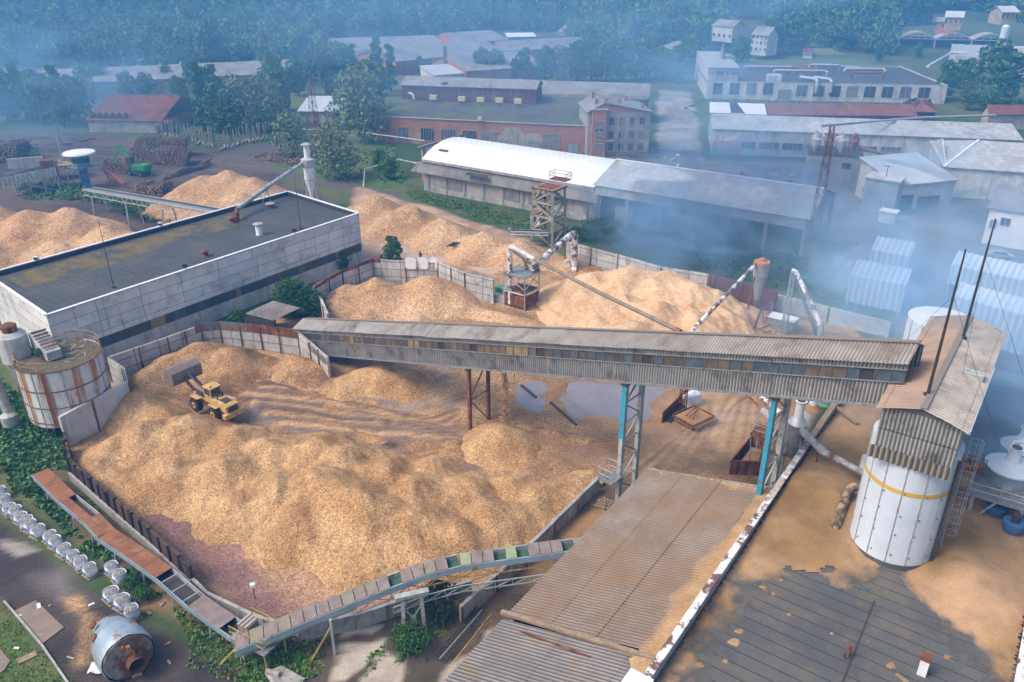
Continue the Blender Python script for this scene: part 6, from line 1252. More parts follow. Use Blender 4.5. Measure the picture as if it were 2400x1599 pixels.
# small shed with round pillars
t, w, L, D, e, n = gabled('open_shed', 'small shed with a pale blue roof and a row of round white drums below', q1(2045, 768), (818, 262), 4.2, q1(2052, 660), 6.6, M_blueroof, M_rend, cat='shed')
for k in range(5): b = MB(); c = w(1.5+k*3.2, .1, 0); b.tube([xy(c, 1.6), xy(c, 1.6)+n*.3], 1.0, 16); b.build('drum', M_whitew, t)
# distant mill complex
t, w, L, D, e, n = gabled('mill_hall', 'distant long grey roofed mill hall, farthest left of the group', q2(-60, 350), q2(725, 322), 6, q2(0, 262), 9.5, M_roofd, M_brick)
t, w, L, D, e, n = gabled('mill_hall', 'distant mill hall with a red gable in the middle of the group', q2(370, 425), q2(1130, 352), 6, q2(320, 330), 10, M_roofd, M_brick)
t, w, L, D, e, n = gabled('mill_hall', 'distant mill hall behind with a pink sheeted gable', q2(800, 300), q2(1150, 275), 7, q2(735, 225), 11, M_roofd, M_pink, far=.8)
t, w, L, D, e, n = gabled('mill_hall', 'distant mill hall with the long grey roof running to the right', q2(1110, 355), q2(1700, 320), 6, q2(1055, 285), 10, M_roofd, M_brick)
t, w, L, D, e, n = gabled('mill_hall', 'nearest of the distant mill halls with a red end wall behind trees', q2(855, 492), q2(1400, 455), 5.5, q2(760, 378), 10, M_roofd, M_brick)
t, w, L, D, e, n = gabled('mill_hall', 'distant hall with a pale blue white roof left of the brick chimney', q2(640, 520), q2(850, 505), 4.5, q2(400, 430), 6.5, M_blueroof, M_whitew, mono=True, depth=16)
t, w, L, D, e, n = gabled('mill_hall', 'far white roofed hall behind the mill complex', q2(1145, 256), q2(1345, 252), 7, q2(1118, 228), 8.5, M_roofw, M_bluegrey)
t, w, L, D, e, n = gabled('red_roof_hall', 'faint red hipped roof seen through smoke above the mill complex', q2(1605, 250), q2(1955, 240), 7, q2(1700, 165), 12, M_roofr, M_rend, hip=6)
t, w, L, D, e, n = gabled('small_white_house', 'small white house with a dark gable in front of the mill halls', q2(75, 408), q2(255, 385), 3.5, q2(110, 345), 6.5, M_roofd, M_white, cat='house')
openings(t, w(0, .5, 0), w(L, .5, 0), [(0, 3+k*4, 4.2+k*4, 1, 2.3) for k in range(3)], frame=M_dark)
t, w, L, D, e, n = gabled('small_white_house', 'low white house with a row of windows between trees at the right', q2(2150, 340), q2(2335, 355), 4, q2(2150, 270), 6.5, M_roofd, M_white, cat='house')
openings(t, w(0, .5, 0), w(L, .5, 0), [(0, 1.5+k*3, 2.7+k*3, 1, 2.6) for k in range(5)], frame=M_rend)
q = xy(P(*q2(720, 505)), 0); t = thing('chimney', 'thin dark chimney in front of the pale roofed hall', 'chimney', q); b = MB(); b.lathe(q, [(1.0, 0), (.75, HG(q2(720, 505)[0], q2(720, 505)[1], q2(720, 322)[1]))], 14); b.build('shaft', mat('dark_brick', (.13, .08, .07), (.1, .07, .065), sc=.5), t, smooth=True); b = MB(); b.lathe(q, [(1.15, 0), (1.15, 1.5)], 14); b.build('base', M_brick, t)
# brick works with sheet metal clerestory
ZB = 7.0
bA, bB = P(*q2(238, 803), ZB), P(*q2(1682, 872), ZB); e = (bB-bA).normalized(); n = V((-e.y, e.x, 0)); L = (bB-bA).length; D = abs(n.dot(P(*q2(450, 690), ZB)-bA)); t = thing('brick_factory', 'long derelict red brick factory with a mossy flat roof and big dark windows', 'factory', xy(bA, 0)); w = lambda s, d, z: xy(bA+e*s+n*d, z)
for (a_, c_) in ((w(0, .2, 0), w(L, .2, 0)), (w(0, .4, 0), w(0, D+14, 0)), (w(0, D+14, 0), w(L, D+14, 0))): b = MB(); b.bar(a_+Z*(ZB/2-.25), c_+Z*(ZB/2-.25), .4, ZB+.5); b.build('wall', M_brick, t)
b = MB(); b.bar(w(0, .1, ZB+.08), w(L, .1, ZB+.08), .7, .16); b.build('coping', M_rend, t)
b = MB(); pr = [w(.3, .45, ZB-.1), w(L, .45, ZB-.1), w(L, D+13, ZB+.7), w(.3, D+13, ZB+.7)]; b.prism([p-Z*.2 for p in pr], pr); b.build('roof', mat('mossy_old_roof', (.12, .11, .10), (.08, .076, .07), sc=.15, c3=(.11, .13, .05), s3=.12, t3=(.5, .6), bump=.6), t)
b = MB(); x, z = onwall(bA, bB, *q2(1180, 940)); pr = [w(x+a_, -.015, z_) for a_, z_ in ((-6, .5), (8, .5), (8.5, 3.5), (7.2, 4.6), (3, 4.4), (1, 6), (-2, 5.6), (-3, 3.6), (-6, 3.3))]; b.prism(pr, [p-n*.02 for p in pr]); b.build('plaster_patch', M_rend, t)
openings(t, w(0, .02, 0), w(L, .02, 0), [q2(390, 875)+q2(465, 970), q2(548, 882)+q2(640, 970), q2(688, 890)+q2(790, 985), q2(835, 900)+q2(930, 990), q2(968, 905)+q2(1073, 1003), q2(1398, 925)+q2(1503, 1025)], frame=M_rend, bars=5)
openings(t, w(0, .0, 0), w(L, .0, 0), [q2(1103, 968)+q2(1173, 1018), q2(1293, 978)+q2(1363, 1045), q2(1562, 990)+q2(1632, 1055)], frame=M_brick, glass=M_bluegrey, name='gate')
zc = 7.7; cA, cB = P(*q2(420, 682), zc), P(*q2(1338, 715), zc); ce = (cB-cA).normalized(); cn = V((-ce.y, ce.x, 0)); Lc = (cB-cA).length; hC = 4.2
w2 = lambda s, d, z: xy(cA+ce*s+cn*d, z)
b = MB(); b.bar(w2(0, .2, zc+hC/2-.1), w2(Lc, .2, zc+hC/2-.1), .3, hC); b.build('clerestory_wall', M_maroon, t)
b = MB(); pr = [w2(Lc, .1, zc-.2), w2(Lc, 11, zc-.2), w2(Lc, 11, zc+hC), w2(Lc, 5.5, zc+hC+1.6), w2(Lc, .1, zc+hC)]; b.prism(pr, [p-ce*.3 for p in pr]); b.build('clerestory_wall', M_dark, t)
b = MB(); pr = [w2(-.3, -.4, zc+hC), w2(Lc+.4, -.4, zc+hC), w2(Lc+.4, 5.5, zc+hC+1.9), w2(-.3, 5.5, zc+hC+1.9)]; b.prism([p-Z*.15 for p in pr], pr); pr = [w2(-.3, 5.5, zc+hC+1.9), w2(Lc+.4, 5.5, zc+hC+1.9), w2(Lc+.4, 11.5, zc+hC), w2(-.3, 11.5, zc+hC)]; b.prism([p-Z*.15 for p in pr], pr); b.build('clerestory_roof', M_roofd, t)
r0, r1, r2_, r3 = P(*q2(1385, 645), 8.6), P(*q2(2125, 660), 8.6), P(*q2(2130, 578), 10.5), P(*q2(1370, 552), 10.5); b = MB(); b.prism([p-Z*.2 for p in (r0, r1, r2_, r3)], [r0, r1, r2_, r3]); b.build('rear_roof', M_roofd, t)
b = MB(); b.bar(xy(r1, 4.2), xy(r2_, 4.2), .3, 8.4); b.bar(xy(r0, 8), xy(r1, 8), .3, 1.2); b.bar(xy(r3, 5), xy(r2_, 5), .3, 9.5); b.build('wall', M_rend, t)
b = MB(); b.box(w2(Lc*.32, 1.4, zc+hC+.75), (1.6, 2.0, .3), ce); b.build('roof_hatch', M_dark, t)
for x_, y_ in ((637, 672), (833, 682), (962, 688), (1092, 692), (1220, 698)):
    q = P(*q2(x_, y_), zc+1.2); q = q-cn*.5; u = thing('roof_fan', 'cream boxed extractor fan along the maroon clerestory wall', 'extractor fan', q-Z*1.0, 'cream extractor fans along the clerestory'); b = MB(); b.box(q+Z*.1, (2.2, 1.2, 1.3), ce); b.build('hood', mat('cream_paint', (.62, .52, .26), (.55, .46, .24), sc=1), u); b = MB(); b.box(q-Z*.8, (1.0, .8, .6), ce); b.build('base', M_dark, u)
q = P(*q2(955, 828), 7.5); u = thing('roof_fan', 'single small cream box on the near edge of the mossy roof', 'extractor fan', q); b = MB(); b.box(q+Z*.4, (1.1, .8, .9), ce); b.build('hood', MC['cream_paint'], u)
q = P(*q2(465, 680), zc); u = thing('vent_elbow', 'white elbow vent at the left end of the maroon clerestory', 'vent', q); b = MB(); b.tube([q-cn*.4, q-cn*.4+Z*1.5, q-cn*.8+ce*.8+Z*1.9, q-cn*1.2+ce*2+Z*1.2, q-cn*1.2+ce*2.2], .4, 10); b.build('pipe', M_silo, u, smooth=True)
# office block
ZO = 11.6; oA, oB = P(*q2(1685, 738), ZO), P(*q2(2150, 752), ZO-.8); oA = xy(P(*q2(1690, 1075)), ZO); oB = xy(P(*q2(2112, 1068)), ZO); e = (oB-oA).normalized(); n = V((-e.y, e.x, 0)); L = (oB-oA).length
t = thing('brick_office', 'four storey grey and pink rendered office block at the end of the brick factory', 'office block', xy(oA, 0)); w = lambda s, d, z: xy(oA+e*s+n*d, z); Dp = 15
b = MB(); b.box(w(L/2, Dp/2, 5.5), (L, Dp, 11), e); b.build('wall', M_rend, t)
b = MB(); pr = [w(0, 0, 11), w(L, 0, 11), w(L*.25, 0, 13.2)]; b.prism(pr, [p+n*Dp for p in pr]); b.build('gable', M_pink, t)
b = MB(); pr = [w(-.5, -.5, 11.0), w(L*.25, -.5, 13.5), w(L*.25, Dp+.5, 13.5), w(-.5, Dp+.5, 11.0)]; b.prism([p-Z*.02 for p in pr], [p+Z*.18 for p in pr]); b.build('roof', M_roofd, t)
b = MB(); pr = [w(L*.25, -.5, 13.5), w(L+.5, -.5, 11.05), w(L+.5, Dp+.5, 11.05), w(L*.25, Dp+.5, 13.5)]; b.prism([p-Z*.02 for p in pr], [p+Z*.18 for p in pr]); b.build('roof', M_roofd, t)
for s_, d_, z_ in ((3, 11, 13.4), (5.2, 3, 13.2), (9, 5, 12.6), (12, 11, 12.2), (15, 4, 11.6), (2.6, 3, 13)): b = MB(); b.box(w(s_, d_, z_+.4), (.9, .8, 1.6), e); b.build('chimney', M_brick, t)
st = [onwall(oA, oB, *q2(x_, 800))[0] for x_ in (1735, 1815)]; b = MB(); b.box(w(sum(st)/2, -.7, 6), (st[1]-st[0]+.6, 1.4, 12), e); b.build('stair_tower', M_pink, t)
b = MB(); b.box(w(sum(st)/2, -.7, 12.1), (st[1]-st[0]+1.4, 2.0, .25), e); b.build('tower_roof', M_rend, t)
wz = [(1.3, 3.2), (4.5, 6.3), (8.0, 9.8)]
for zi, (z0, z1) in enumerate(wz):
    xs_ = [(1845, 1875), (1915, 1945), (1985, 2018), (2052, 2085)]
    openings(t, w(0, 0, 0), w(L, 0, 0), [(0, onwall(oA, oB, *q2(a_, 900))[0], onwall(oA, oB, *q2(c_, 900))[0], z0, z1) for a_, c_ in xs_]+([(0, .9, 2.1, z0, z1)]), frame=M_pink)
openings(t, w(0, -1.42, 0), w(L, -1.42, 0), [(0, st[0]+.4, st[1]-.4, z0, z0+1.0) for z0 in (2.4, 4.4, 6.4, 8.2)], frame=M_whitew)
b = MB(); pr = [w(st[1]+.3, -.1, .2), w(L-.1, -.1, .2), w(L-.1, 0, .2), w(st[1]+.3, 0, .2)]; b.prism(pr, [xy(p, .9) for p in pr]); b.build('plinth', M_brick, t)
for k in range(3): x = st[1]+.2+(L-st[1])*(k+1)/3.4; b = MB(); b.box(w(x+1.0, -.06, 5.5), (.45, .14, 10.6), e); b.build('pilaster', M_rend, t)
b = MB(); b.box(w(st[1]+1.5, -.8, 4.0), (2.4, 1.5, .2), e); b.build('balcony', M_conc, t)
# warehouse with white roof and loading dock
A0, B0 = P(*q2(555, 1095), 7.2), P(*q2(1745, 1290), 7.2); e = (B0-A0).normalized(); n = V((-e.y, e.x, 0)); L = (B0-A0).length; t = thing('dock_warehouse', 'warehouse with a smooth white curved roof above a grey lean-to loading dock', 'warehouse', xy(A0, 0)); w = lambda s, d, z: xy(A0+e*s+n*d, z)
prof = [(0, 7.2), (2, 8.3), (4.5, 9.3), (7.5, 9.9), (10.5, 10.0), (13.5, 9.7), (17, 8.4)]
b = MB()
for (d0, z0), (d1, z1) in zip(prof, prof[1:]): b.quad(w(0, d0, z0), w(L, d0, z0), w(L, d1, z1), w(0, d1, z1))
for (d0, z0), (d1, z1) in zip(prof, prof[1:]): b.quad(w(0, d0, z0-.2), w(0, d1, z1-.2), w(L, d1, z1-.2), w(L, d0, z0-.2))
b.quad(w(0, 0, 7.0), w(L, 0, 7.0), w(L, 0, 7.2), w(0, 0, 7.2)); b.build('roof', M_roofw, t)
for s_ in (.3, L-.3): b = MB(); pr = [w(s_, 0.3, -.3)]+[w(s_, d+(.3 if d == 0 else 0), z-.25) for d, z in prof]+[w(s_, 17, -.3)]; b.prism(pr, [p+e*.3*(1 if s_ < 1 else -1) for p in pr]); b.build('wall', M_rend, t)
b = MB(); b.bar(w(0, .5, 3.4), w(L, .5, 3.4), .35, 7.2); b.build('wall', M_rend, t); b = MB(); b.bar(w(0, 16.8, 4), w(L, 16.8, 4), .35, 8.2); b.build('wall', M_rend, t)
b = MB(); b.bar(w(0, .15, 6.85), w(L, .15, 6.85), .5, .5); b.build('cornice', M_conc, t)
# lean-to
a0, a1 = P(*q2(485, 1175), 4.3), P(*q2(1780, 1410), 4.3); dl = -n.dot(a0-w(0, .3, 4.3)); b = MB(); s_l = e.dot(a0-A0); s_r = e.dot(a1-A0); pr = [w(s_l, -dl, 4.3), w(s_r, -dl, 4.3), w(s_r, .3, 6.4), w(s_l+1.5, .3, 6.4)]; b.prism([p-Z*.15 for p in pr], pr); b.build('dock_roof', M_asbfar if 'M_asbfar' in globals() else mat('old_dock_roof', (.27, .25, .225), (.2, .19, .17), sc=.3, uv=('corr', .5, 1.8), bump=.3, c3=(.13, .12, .1), s3=.2, t3=(.52, .68)), t)
b = MB(); pr = [w(L*.83, -dl+.9, 5.08), w(s_r-2, -dl+.9, 5.08), w(s_r-2, .2, 6.7), w(L*.83, .2, 6.7)]; b.prism([p-Z*.05 for p in pr], pr); b.build('white_roof_patch', M_white, t)
b = MB(); pr = [w(L*.3, -1.5, 5.75), w(L*.43, -1.5, 5.75), w(L*.43, -.6, 6.1), w(L*.3, -.6, 6.1)]; b.prism([p-Z*.02 for p in pr], [p+Z*.02 for p in pr]); b.build('roof_gap', M_dark, t)
b = MB(); b.box(w(L*.5, -dl/2+.6, .6), (L*.94, dl-1.0, 1.2), e); b.build('loading_dock', M_conc, t)
for k in range(9): x = 1.5+k*(L-3)/8; b = MB(); b.bar(w(x, -dl+.7, 0), w(x, -dl+.7, 4.3), .2); b.build('dock_post', M_paleg, t)
openings(t, w(0, .3, 0), w(L, .3, 0), [(0, x, x+3.6, 1.2, 4.2) for x in (7, 22, 28, 41, 48)], frame=M_pink, glass=M_steel, name='dock_door', bars=2)
b = MB(); b.box(w(3.6, 3.4, 8.93), (2.4, 1.2, .12), e); b.build('roof_patch', M_rust, t)
# head building at its left end
A1, B1 = P(*q2(398, 1035), 8.0), P(*q2(560, 1012), 8.0); b = MB(); C1 = P(*q2(865, 912), 9.6); t2 = thing('gatehouse', 'narrow pink and grey end building with a thin sloping grey roof', 'building', xy(A1, 0)); f1 = (C1-B1); f1.z = 0; fl = f1.length; fn = f1/fl; e1 = V((fn.y, -fn.x, 0)); W1 = abs(e1.dot(B1-A1)); v1 = lambda s, d, z: xy(B1-e1*(W1-s)+fn*d, z)
b.prism([v1(0, 0, -.3), v1(W1, 0, -.3), v1(W1, fl, -.3), v1(0, fl, -.3)], [v1(0, 0, 7.6), v1(W1, 0, 7.9), v1(W1, fl, 9.2), v1(0, fl, 8.2)]); b.build('wall', M_rend, t2)
b = MB(); pr = [v1(-.5, -.6, 7.7), v1(W1+.4, -.6, 8.0), v1(W1+.4, fl+.6, 9.4), v1(-.5, fl+.6, 8.4)]; b.prism(pr, [p+Z*.2 for p in pr]); b.build('roof', M_roofd, t2)
b = MB(); b.bar(v1(.25, -.03, 3.6), v1(W1-.25, -.03, 3.6), .06, 5.2); b.build('pink_panel', M_pink, t2); b = MB(); b.bar(v1(0, -.05, .8), v1(W1, -.05, .8), .12, 1.6); b.build('plinth', M_brick, t2)
b = MB(); b.bar(v1(W1+.02, 1, 6.4), v1(W1+.02, fl-.4, 7.4), .08, 2.6); b.build('white_gable', M_white, t2)
# open shed with tall concrete posts
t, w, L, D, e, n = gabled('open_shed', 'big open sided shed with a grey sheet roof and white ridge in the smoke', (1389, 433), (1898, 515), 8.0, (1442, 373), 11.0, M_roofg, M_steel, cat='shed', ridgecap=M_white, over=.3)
for ch in [c for c in t.children if c.name.startswith('wall')]: bpy.data.objects.remove(ch)
b = MB(); b.bar(w(.5, .4, 7.0), w(L-.5, .4, 7.0), .3, 1.8); b.build('fascia_beam', M_conc, t); b = MB(); b.bar(w(.5, 2*D-.4, 7.0), w(L-.5, 2*D-.4, 7.0), .3, 1.8); b.build('fascia_beam', M_conc, t)
for s_ in (.5, L-.5): b = MB(); pr = [w(s_, .5, 6.2), w(s_, 2*D-.5, 6.2), w(s_, 2*D-.5, 7.8), w(s_, D, 10.8), w(s_, .5, 7.8)]; b.prism(pr, [p+e*.2 for p in pr]); b.build('gable_cladding', M_steel, t)
for k in range(7):
    x = .6+k*(L-1.2)/6
    for d_ in (.5, 2*D-.5): b = MB(); b.bar(w(x, d_, -.3), w(x, d_, 6.2), .55); b.build('post', M_conc, t)
# white factory with roof pipes
t, w, L, D, e, n = flat('white_factory', 'long white factory with dark windows and a tangle of pipes on its roof', q3(170, 560), q3(1830, 590), 6.3, q3(430, 440), M_bit, M_whitew, par=.4, coping=M_rend)
openings(t, w(0, 0, 0), w(L, 0, 0), [q3(x, 572)+q3(x+58, 652) for x in (213, 328, 445, 560)]+[q3(x, 588+i*2)+q3(x+62, 665+i*2) for i, x in enumerate((790, 905, 1018, 1138, 1258, 1380, 1505, 1632))], frame=M_whitew)
openings(t, w(0, -.05, 0), w(L, -.05, 0), [q3(662, 618)+q3(738, 680)], frame=M_conc, glass=M_steel, name='gate')
b = MB(); b.box(w(5.5, D*.5, 8.0), (11, D*.96, 5.6), e); tw = b.build('tower_block', M_whitew, t); openings(t, w(0, -.0, 0), w(L, -.0, 0), [q3(232, 488)+q3(282, 520), q3(343, 490)+q3(393, 522)], frame=M_white)
b = MB(); b.box(w(5.5, D*.5, 10.95), (11.4, D, .3), e); b.build('tower_roof', M_paleg, t)
for k in range(9):
    d_ = D*(.25+.6*rnd.random()); x0 = 14+k*5.5+rnd.uniform(-3, 3); x1 = x0+rnd.uniform(8, 22); z_ = 6.7+rnd.uniform(.2, 1.4); x1 = min(x1, L-3); b = MB()
    b.tube([w(x0, d_, 6), w(x0, d_, z_-.3), w(x0+.6, d_, z_), w(x1-.6, d_+rnd.uniform(-2, 2), z_), w(x1, d_, z_-.3), w(x1, d_, 6)], rnd.uniform(.35, .6), 10); b.build('roof_duct', (M_bluegrey, M_rust, M_paleg)[k % 3], t, smooth=True)
for x_, xt in ((850, 700), (940, 790)):
    q = P(*q3(x_, 500), 7.4); r = xy(P(*q3(x_-15, 625), 2.5), 2.5); s_ = e.dot(q-w(0, 0, 0)); b = MB(); b.tube([w(s_-5, 5, 7.6), w(s_-.6, 1, 7.6), w(s_, -.9, 7.0), w(s_, -1.0, 6), w(s_, -1.0, 3.2)], .65, 12); b.build('down_duct', M_bluegrey, t, smooth=True)
b = MB(); q = w(24, 3.5, 7.4); b.box(q, (5, 3, 2.4), e); b.build('roof_box', M_whitew, t)
q = w(7.5, D*.5, 11.1); u = thing('roof_stack', 'spiral topped steel stack and elbow duct on the white factory tower', 'stack', q); b = MB(); b.lathe(q, [(1.4, 0), (1.0, 1.5), (.9, 3), (.3, 5.5)], 14); b.build('stack', M_steel, u, smooth=True); b = MB(); b.tube([q+e*1+Z*1, q+e*3+Z*1.2, q+e*4.4+Z*.4, q+e*4.8-Z*3.5], .8, 12); b.build('elbow', M_bluegrey, u, smooth=True)
# long hall below it
t, w, L, D, e, n = gabled('long_hall', 'long hall with a pale grey sheet roof and white panelled wall in the blue smoke', q3(200, 888), q3(2353, 968), 6.6, q3(170, 782), 8.8, M_roofg, M_whitew)
openings(t, w(0, .5, 0), w(L, .5, 0), [q3(x, 975+i*6)+q3(x+130, 1025+i*6) for i, x in enumerate((368, 530, 692))]+[q3(1240, 1010)+q3(1330, 1050), q3(1370, 1012)+q3(1500, 1055)], frame=M_paleg, bars=4)
b = MB(); x0 = .8; b.box(w(4.5, .44, 1.7), (7.5, .15, 3.6), e); b.build('pink_panel', M_pink, t); openings(t, w(0, .3, 0), w(L, .3, 0), [q3(208, 1025)+q3(250, 1078), q3(282, 1028)+q3(322, 1078)], frame=M_pink, glass=mat('green_door', (.18, .36, .25), sc=1), name='door', bars=1)
for k in range(12): x = 8+k*8; b = MB(); b.box(w(x, .42, 3.1), (.3, .2, 6.4), e); b.build('pilaster', M_paleg, t) if x < L-1 else None
t, w, L, D, e, n = gabled('white_roof_shed', 'small white roofed bay with a dark missing strip beside the long hall', q3(185, 775), q3(580, 790), 8.0, q3(160, 702), 8.8, M_roofw, M_whitew, mono=True, cat='shed')
b = MB(); pr = [w(L*.38, .3, 8.06), w(L*.62, .3, 8.06), w(L*.5, D-.3, 8.82), w(L*.36, D-.3, 8.82)]; b.prism(pr, [p+Z*.05 for p in pr]); b.build('missing_strip', M_dark, t)
t, w, L, D, e, n = gabled('rust_roof_shed', 'long low shed with a brown red rusted roof behind the long hall', q3(580, 792), q3(1620, 800), 6.5, q3(570, 712), 9.0, M_roofrust, M_rust, cat='shed')
t, w, L, D, e, n = gabled('rust_roof_shed', 'small brown pyramid roof shed beside the dark trees', q3(1590, 770), q3(1760, 775), 4.0, q3(1640, 675), 7.0, M_roofrust, M_dark, cat='shed', hip=5)
t, w, L, D, e, n = gabled('rust_roof_shed', 'shed with a striped rusty barrel roof at the right edge', q3(2110, 790), q3(2420, 790), 4.5, q3(2100, 722), 7.0, M_roofrust, M_rend, cat='shed')
# cyclone tower building
A2, B2 = P(*q3(870, 1062), 7.5), P(*q3(1240, 1085), 7.5); e = (B2-A2).normalized(); n = V((-e.y, e.x, 0)); L = (B2-A2).length; t = thing('dust_tower', 'grey rendered tower building crowned with rusty cyclones', 'tower building', xy(A2, 0)); w = lambda s, d, z: xy(A2+e*s+n*d, z)
b = MB(); b.box(w(L/2, 4.5, 3.6), (L, 9, 7.8), e); b.build('wall', M_rend, t); b = MB(); b.box(w(L/2, 4.5, 7.6), (L+.6, 9.6, .25), e); b.build('roof', M_dark, t)
openings(t, w(0, 0, 0), w(L, 0, 0), [q3(945, 1115)+q3(1000, 1160), q3(1100, 1122)+q3(1155, 1168)], frame=M_rend, bars=1)
for k in range(8):
    q = w(1.5+(k % 4)*2.6+rnd.uniform(-.3, .3), 1.5+(k//4)*3, 7.7); b = MB(); b.lathe(q, [(.3, 0), (1.0, 1.8), (1.05, 3.0), (.5, 3.3), (.4, 4.1)], 14); b.build('cyclone', M_rust if k % 2 else M_rend, t, smooth=True)
railing('railing', [w(x, y, 7.7) for x, y in ((0, 0), (L/2, 0), (L, 0), (L, 9), (0, 9))], 1.1, M_rust, t, .05, closed=True)
for k in range(2):
    a_, c_ = w(L-1, 1.5+k*1.5, 9.2), P(*q3(1790, 1165+k*12), 5.5); u = thing('duct', ['long rusty pipe from the cyclone tower to the white gabled roof, upper one', 'long rusty pipe from the cyclone tower to the white gabled roof, lower one'][k], 'duct', xy(c_, 4)); b = MB(); b.tube([a_, c_], .35, 10); b.build('pipe', M_rust, u, smooth=True)
a_, c_ = w(3, 4, 10.5), P(*q3(1610, 812), 8); u = thing('duct', 'long thin rusty pipe across the long hall roof', 'duct', xy(c_, 7)); b = MB(); b.tube([a_, a_+V((1, 6, 1.5)), c_, P(*q3(2160, 795), 8)], .3, 8); b.build('pipe', M_paleg, u, smooth=True)
q = xy(P(*q3(905, 1600)), 0); lattice('lattice_mast', 'tall rust brown lattice mast rising out of the smoke before the cyclone tower', xy(P(1890, 650), 0), 24.5, 2.0, .6, mat('faded_mast_red', (.20, .15, .14), (.14, .11, .11), sc=1), 20)
# white gabled halls at right
t, w, L, D, e, n = gabled('white_gable_hall', 'white hall with a pale blue roof below the rusty pipes', q3(1490, 1280), q3(1910, 1240), 5.5, q3(1230, 1075), 8.5, M_blueroof, M_whitew, mono=True, depth=13)
openings(t, w(0, .5, 0), w(L, .5, 0), [q3(1480, 1350)+q3(1570, 1445), q3(1620, 1358)+q3(1750, 1445)], frame=M_whitew, bars=1)
t, w, L, D, e, n = gabled('grey_hip_hall', 'large hall with a grey hipped roof and white hip lines at the right', q3(1800, 1150), q3(2900, 1230), 6.5, q3(2060, 968), 10, M_roofg, M_whitew, hip=8)
b = MB(); b.bar(w(0, 0, 6.6), w(8, D, 10.12), .4, .1); b.build('hip_cap', M_white, t)
t, w, L, D, e, n = gabled('white_office', 'white two storey house with a dark grey roof at the right, windows on its end', q3(2100, 1430), q3(2700, 1520), 6.8, q3(2190, 1270), 9, M_roofd, M_white, cat='house')
openings(t, w(0, .5, 0), w(L, .5, 0), [q3(2125, 1515)+q3(2155, 1575), q3(2200, 1500)+q3(2250, 1560)], frame=M_whitew)
en = -e; A_ = w(.5, .5, 0); B_2 = w(.5, D*2-.5, 0)
for k in range(4):
    for z0 in (1.2, 4.2):
        b = MB(); c = w(.44, 2.2+k*(2*D-4)/3.2, z0+.8); b.box(c, (.12, 1.2, 1.6), e); wn = b.build('window', M_paleg, t); b = MB(); b.box(c-e*.07, (.04, 1.0, 1.4), e); b.build('pane', M_glass, wn)
q = xy(P(*q3(1355, 1450)), 0); t = thing('small_tower', 'small square grey tower with a flat white roof and aerial', 'tower building', q); b = MB(); b.box(q+Z*3.2, (6.4, 5, 7.4), e); b.build('wall', M_bluegrey, t); b = MB(); b.box(q+Z*7, (7, 5.6, .3), e); b.build('roof', M_whitew, t); b = MB(); b.bar(q+Z*7, q+Z*9.4, .12); b.bar(q+Z*9.2-e*1, q+Z*9.2+e*1, .1); b.build('aerial', M_dark, t)
q = xy(P(*q3(1410, 1530)), 0); t = thing('booth', 'small white booth near the wires in the smoke', 'booth', q); b = MB(); b.box(q+Z*1.1, (3, 2.4, 2.2), e); b.build('wall', M_whitew, t); b = MB(); b.box(q+Z*2.3, (3.4, 2.8, .15), e); b.build('roof', M_white, t)
# wavy white sheds
def wavy(label, a, c, z, top, wallh, zt):
    A_, B_ = G(6, *a, z), G(6, *c, z); T = G(6, *top, zt); e = B_-A_; L = e.length; e = e/L; n = V((-e.y, e.x, 0)); n = n if n.y > 0 else -n; D = abs(n.dot(T-A_)); t = thing('wavy_shed', label, 'shed', xy(A_, 0), 'white wavy sheet sheds at the right')
    b = MB(); b.sheet(A_, e*L, n*D+Z*(zt-z), .85, .13); b.build('roof', M_silo, t); b = MB(); b.sheet(xy(A_, z-wallh), e*L, Z*wallh, .85, .13); b.build('wall', M_silo, t)
    b = MB(); b.sheet(A_+n*D*2, e*L, -n*D+Z*(zt-z), .85, .13); b.build('roof', M_silo, t); b = MB(); pr = [xy(A_, -.2), xy(A_, z-.1), xy(A_+n*D, zt-.15), xy(A_+n*D*2, z-.1), xy(A_+n*D*2, -.2)]; b.prism([p+e*.2 for p in pr], [p+e*.35 for p in pr]); b.prism([p+e*(L-.35) for p in pr], [p+e*(L-.2) for p in pr]); b.build('end_wall', M_silo, t)
    for k in range(4): b = MB(); q = xy(A_, 0)+e*(.5+k*(L-1)/3)+n*.4; b.bar(q, xy(q, z), .2); b.build('post', M_steel, t)
wavy('white wavy roofed shed, the far one of the left pair behind the smoke', (1300, 158), (1570, 205), 5, (1355, 62), 2.2, 6.4)
wavy('white wavy roofed shed, the near one of the left pair behind the smoke', (1157, 330), (1540, 402), 5, (1212, 222), 4.2, 6.4)
wavy('white wavy roofed shed, the far one of the right pair beside the car', (1850, 262), (2480, 395), 5, (1880, 158), 3, 6.6)
wavy('white wavy roofed shed, the near long one at the right edge', (1868, 478), (2520, 650), 5.5, (1900, 372), 5.5, 7.2)
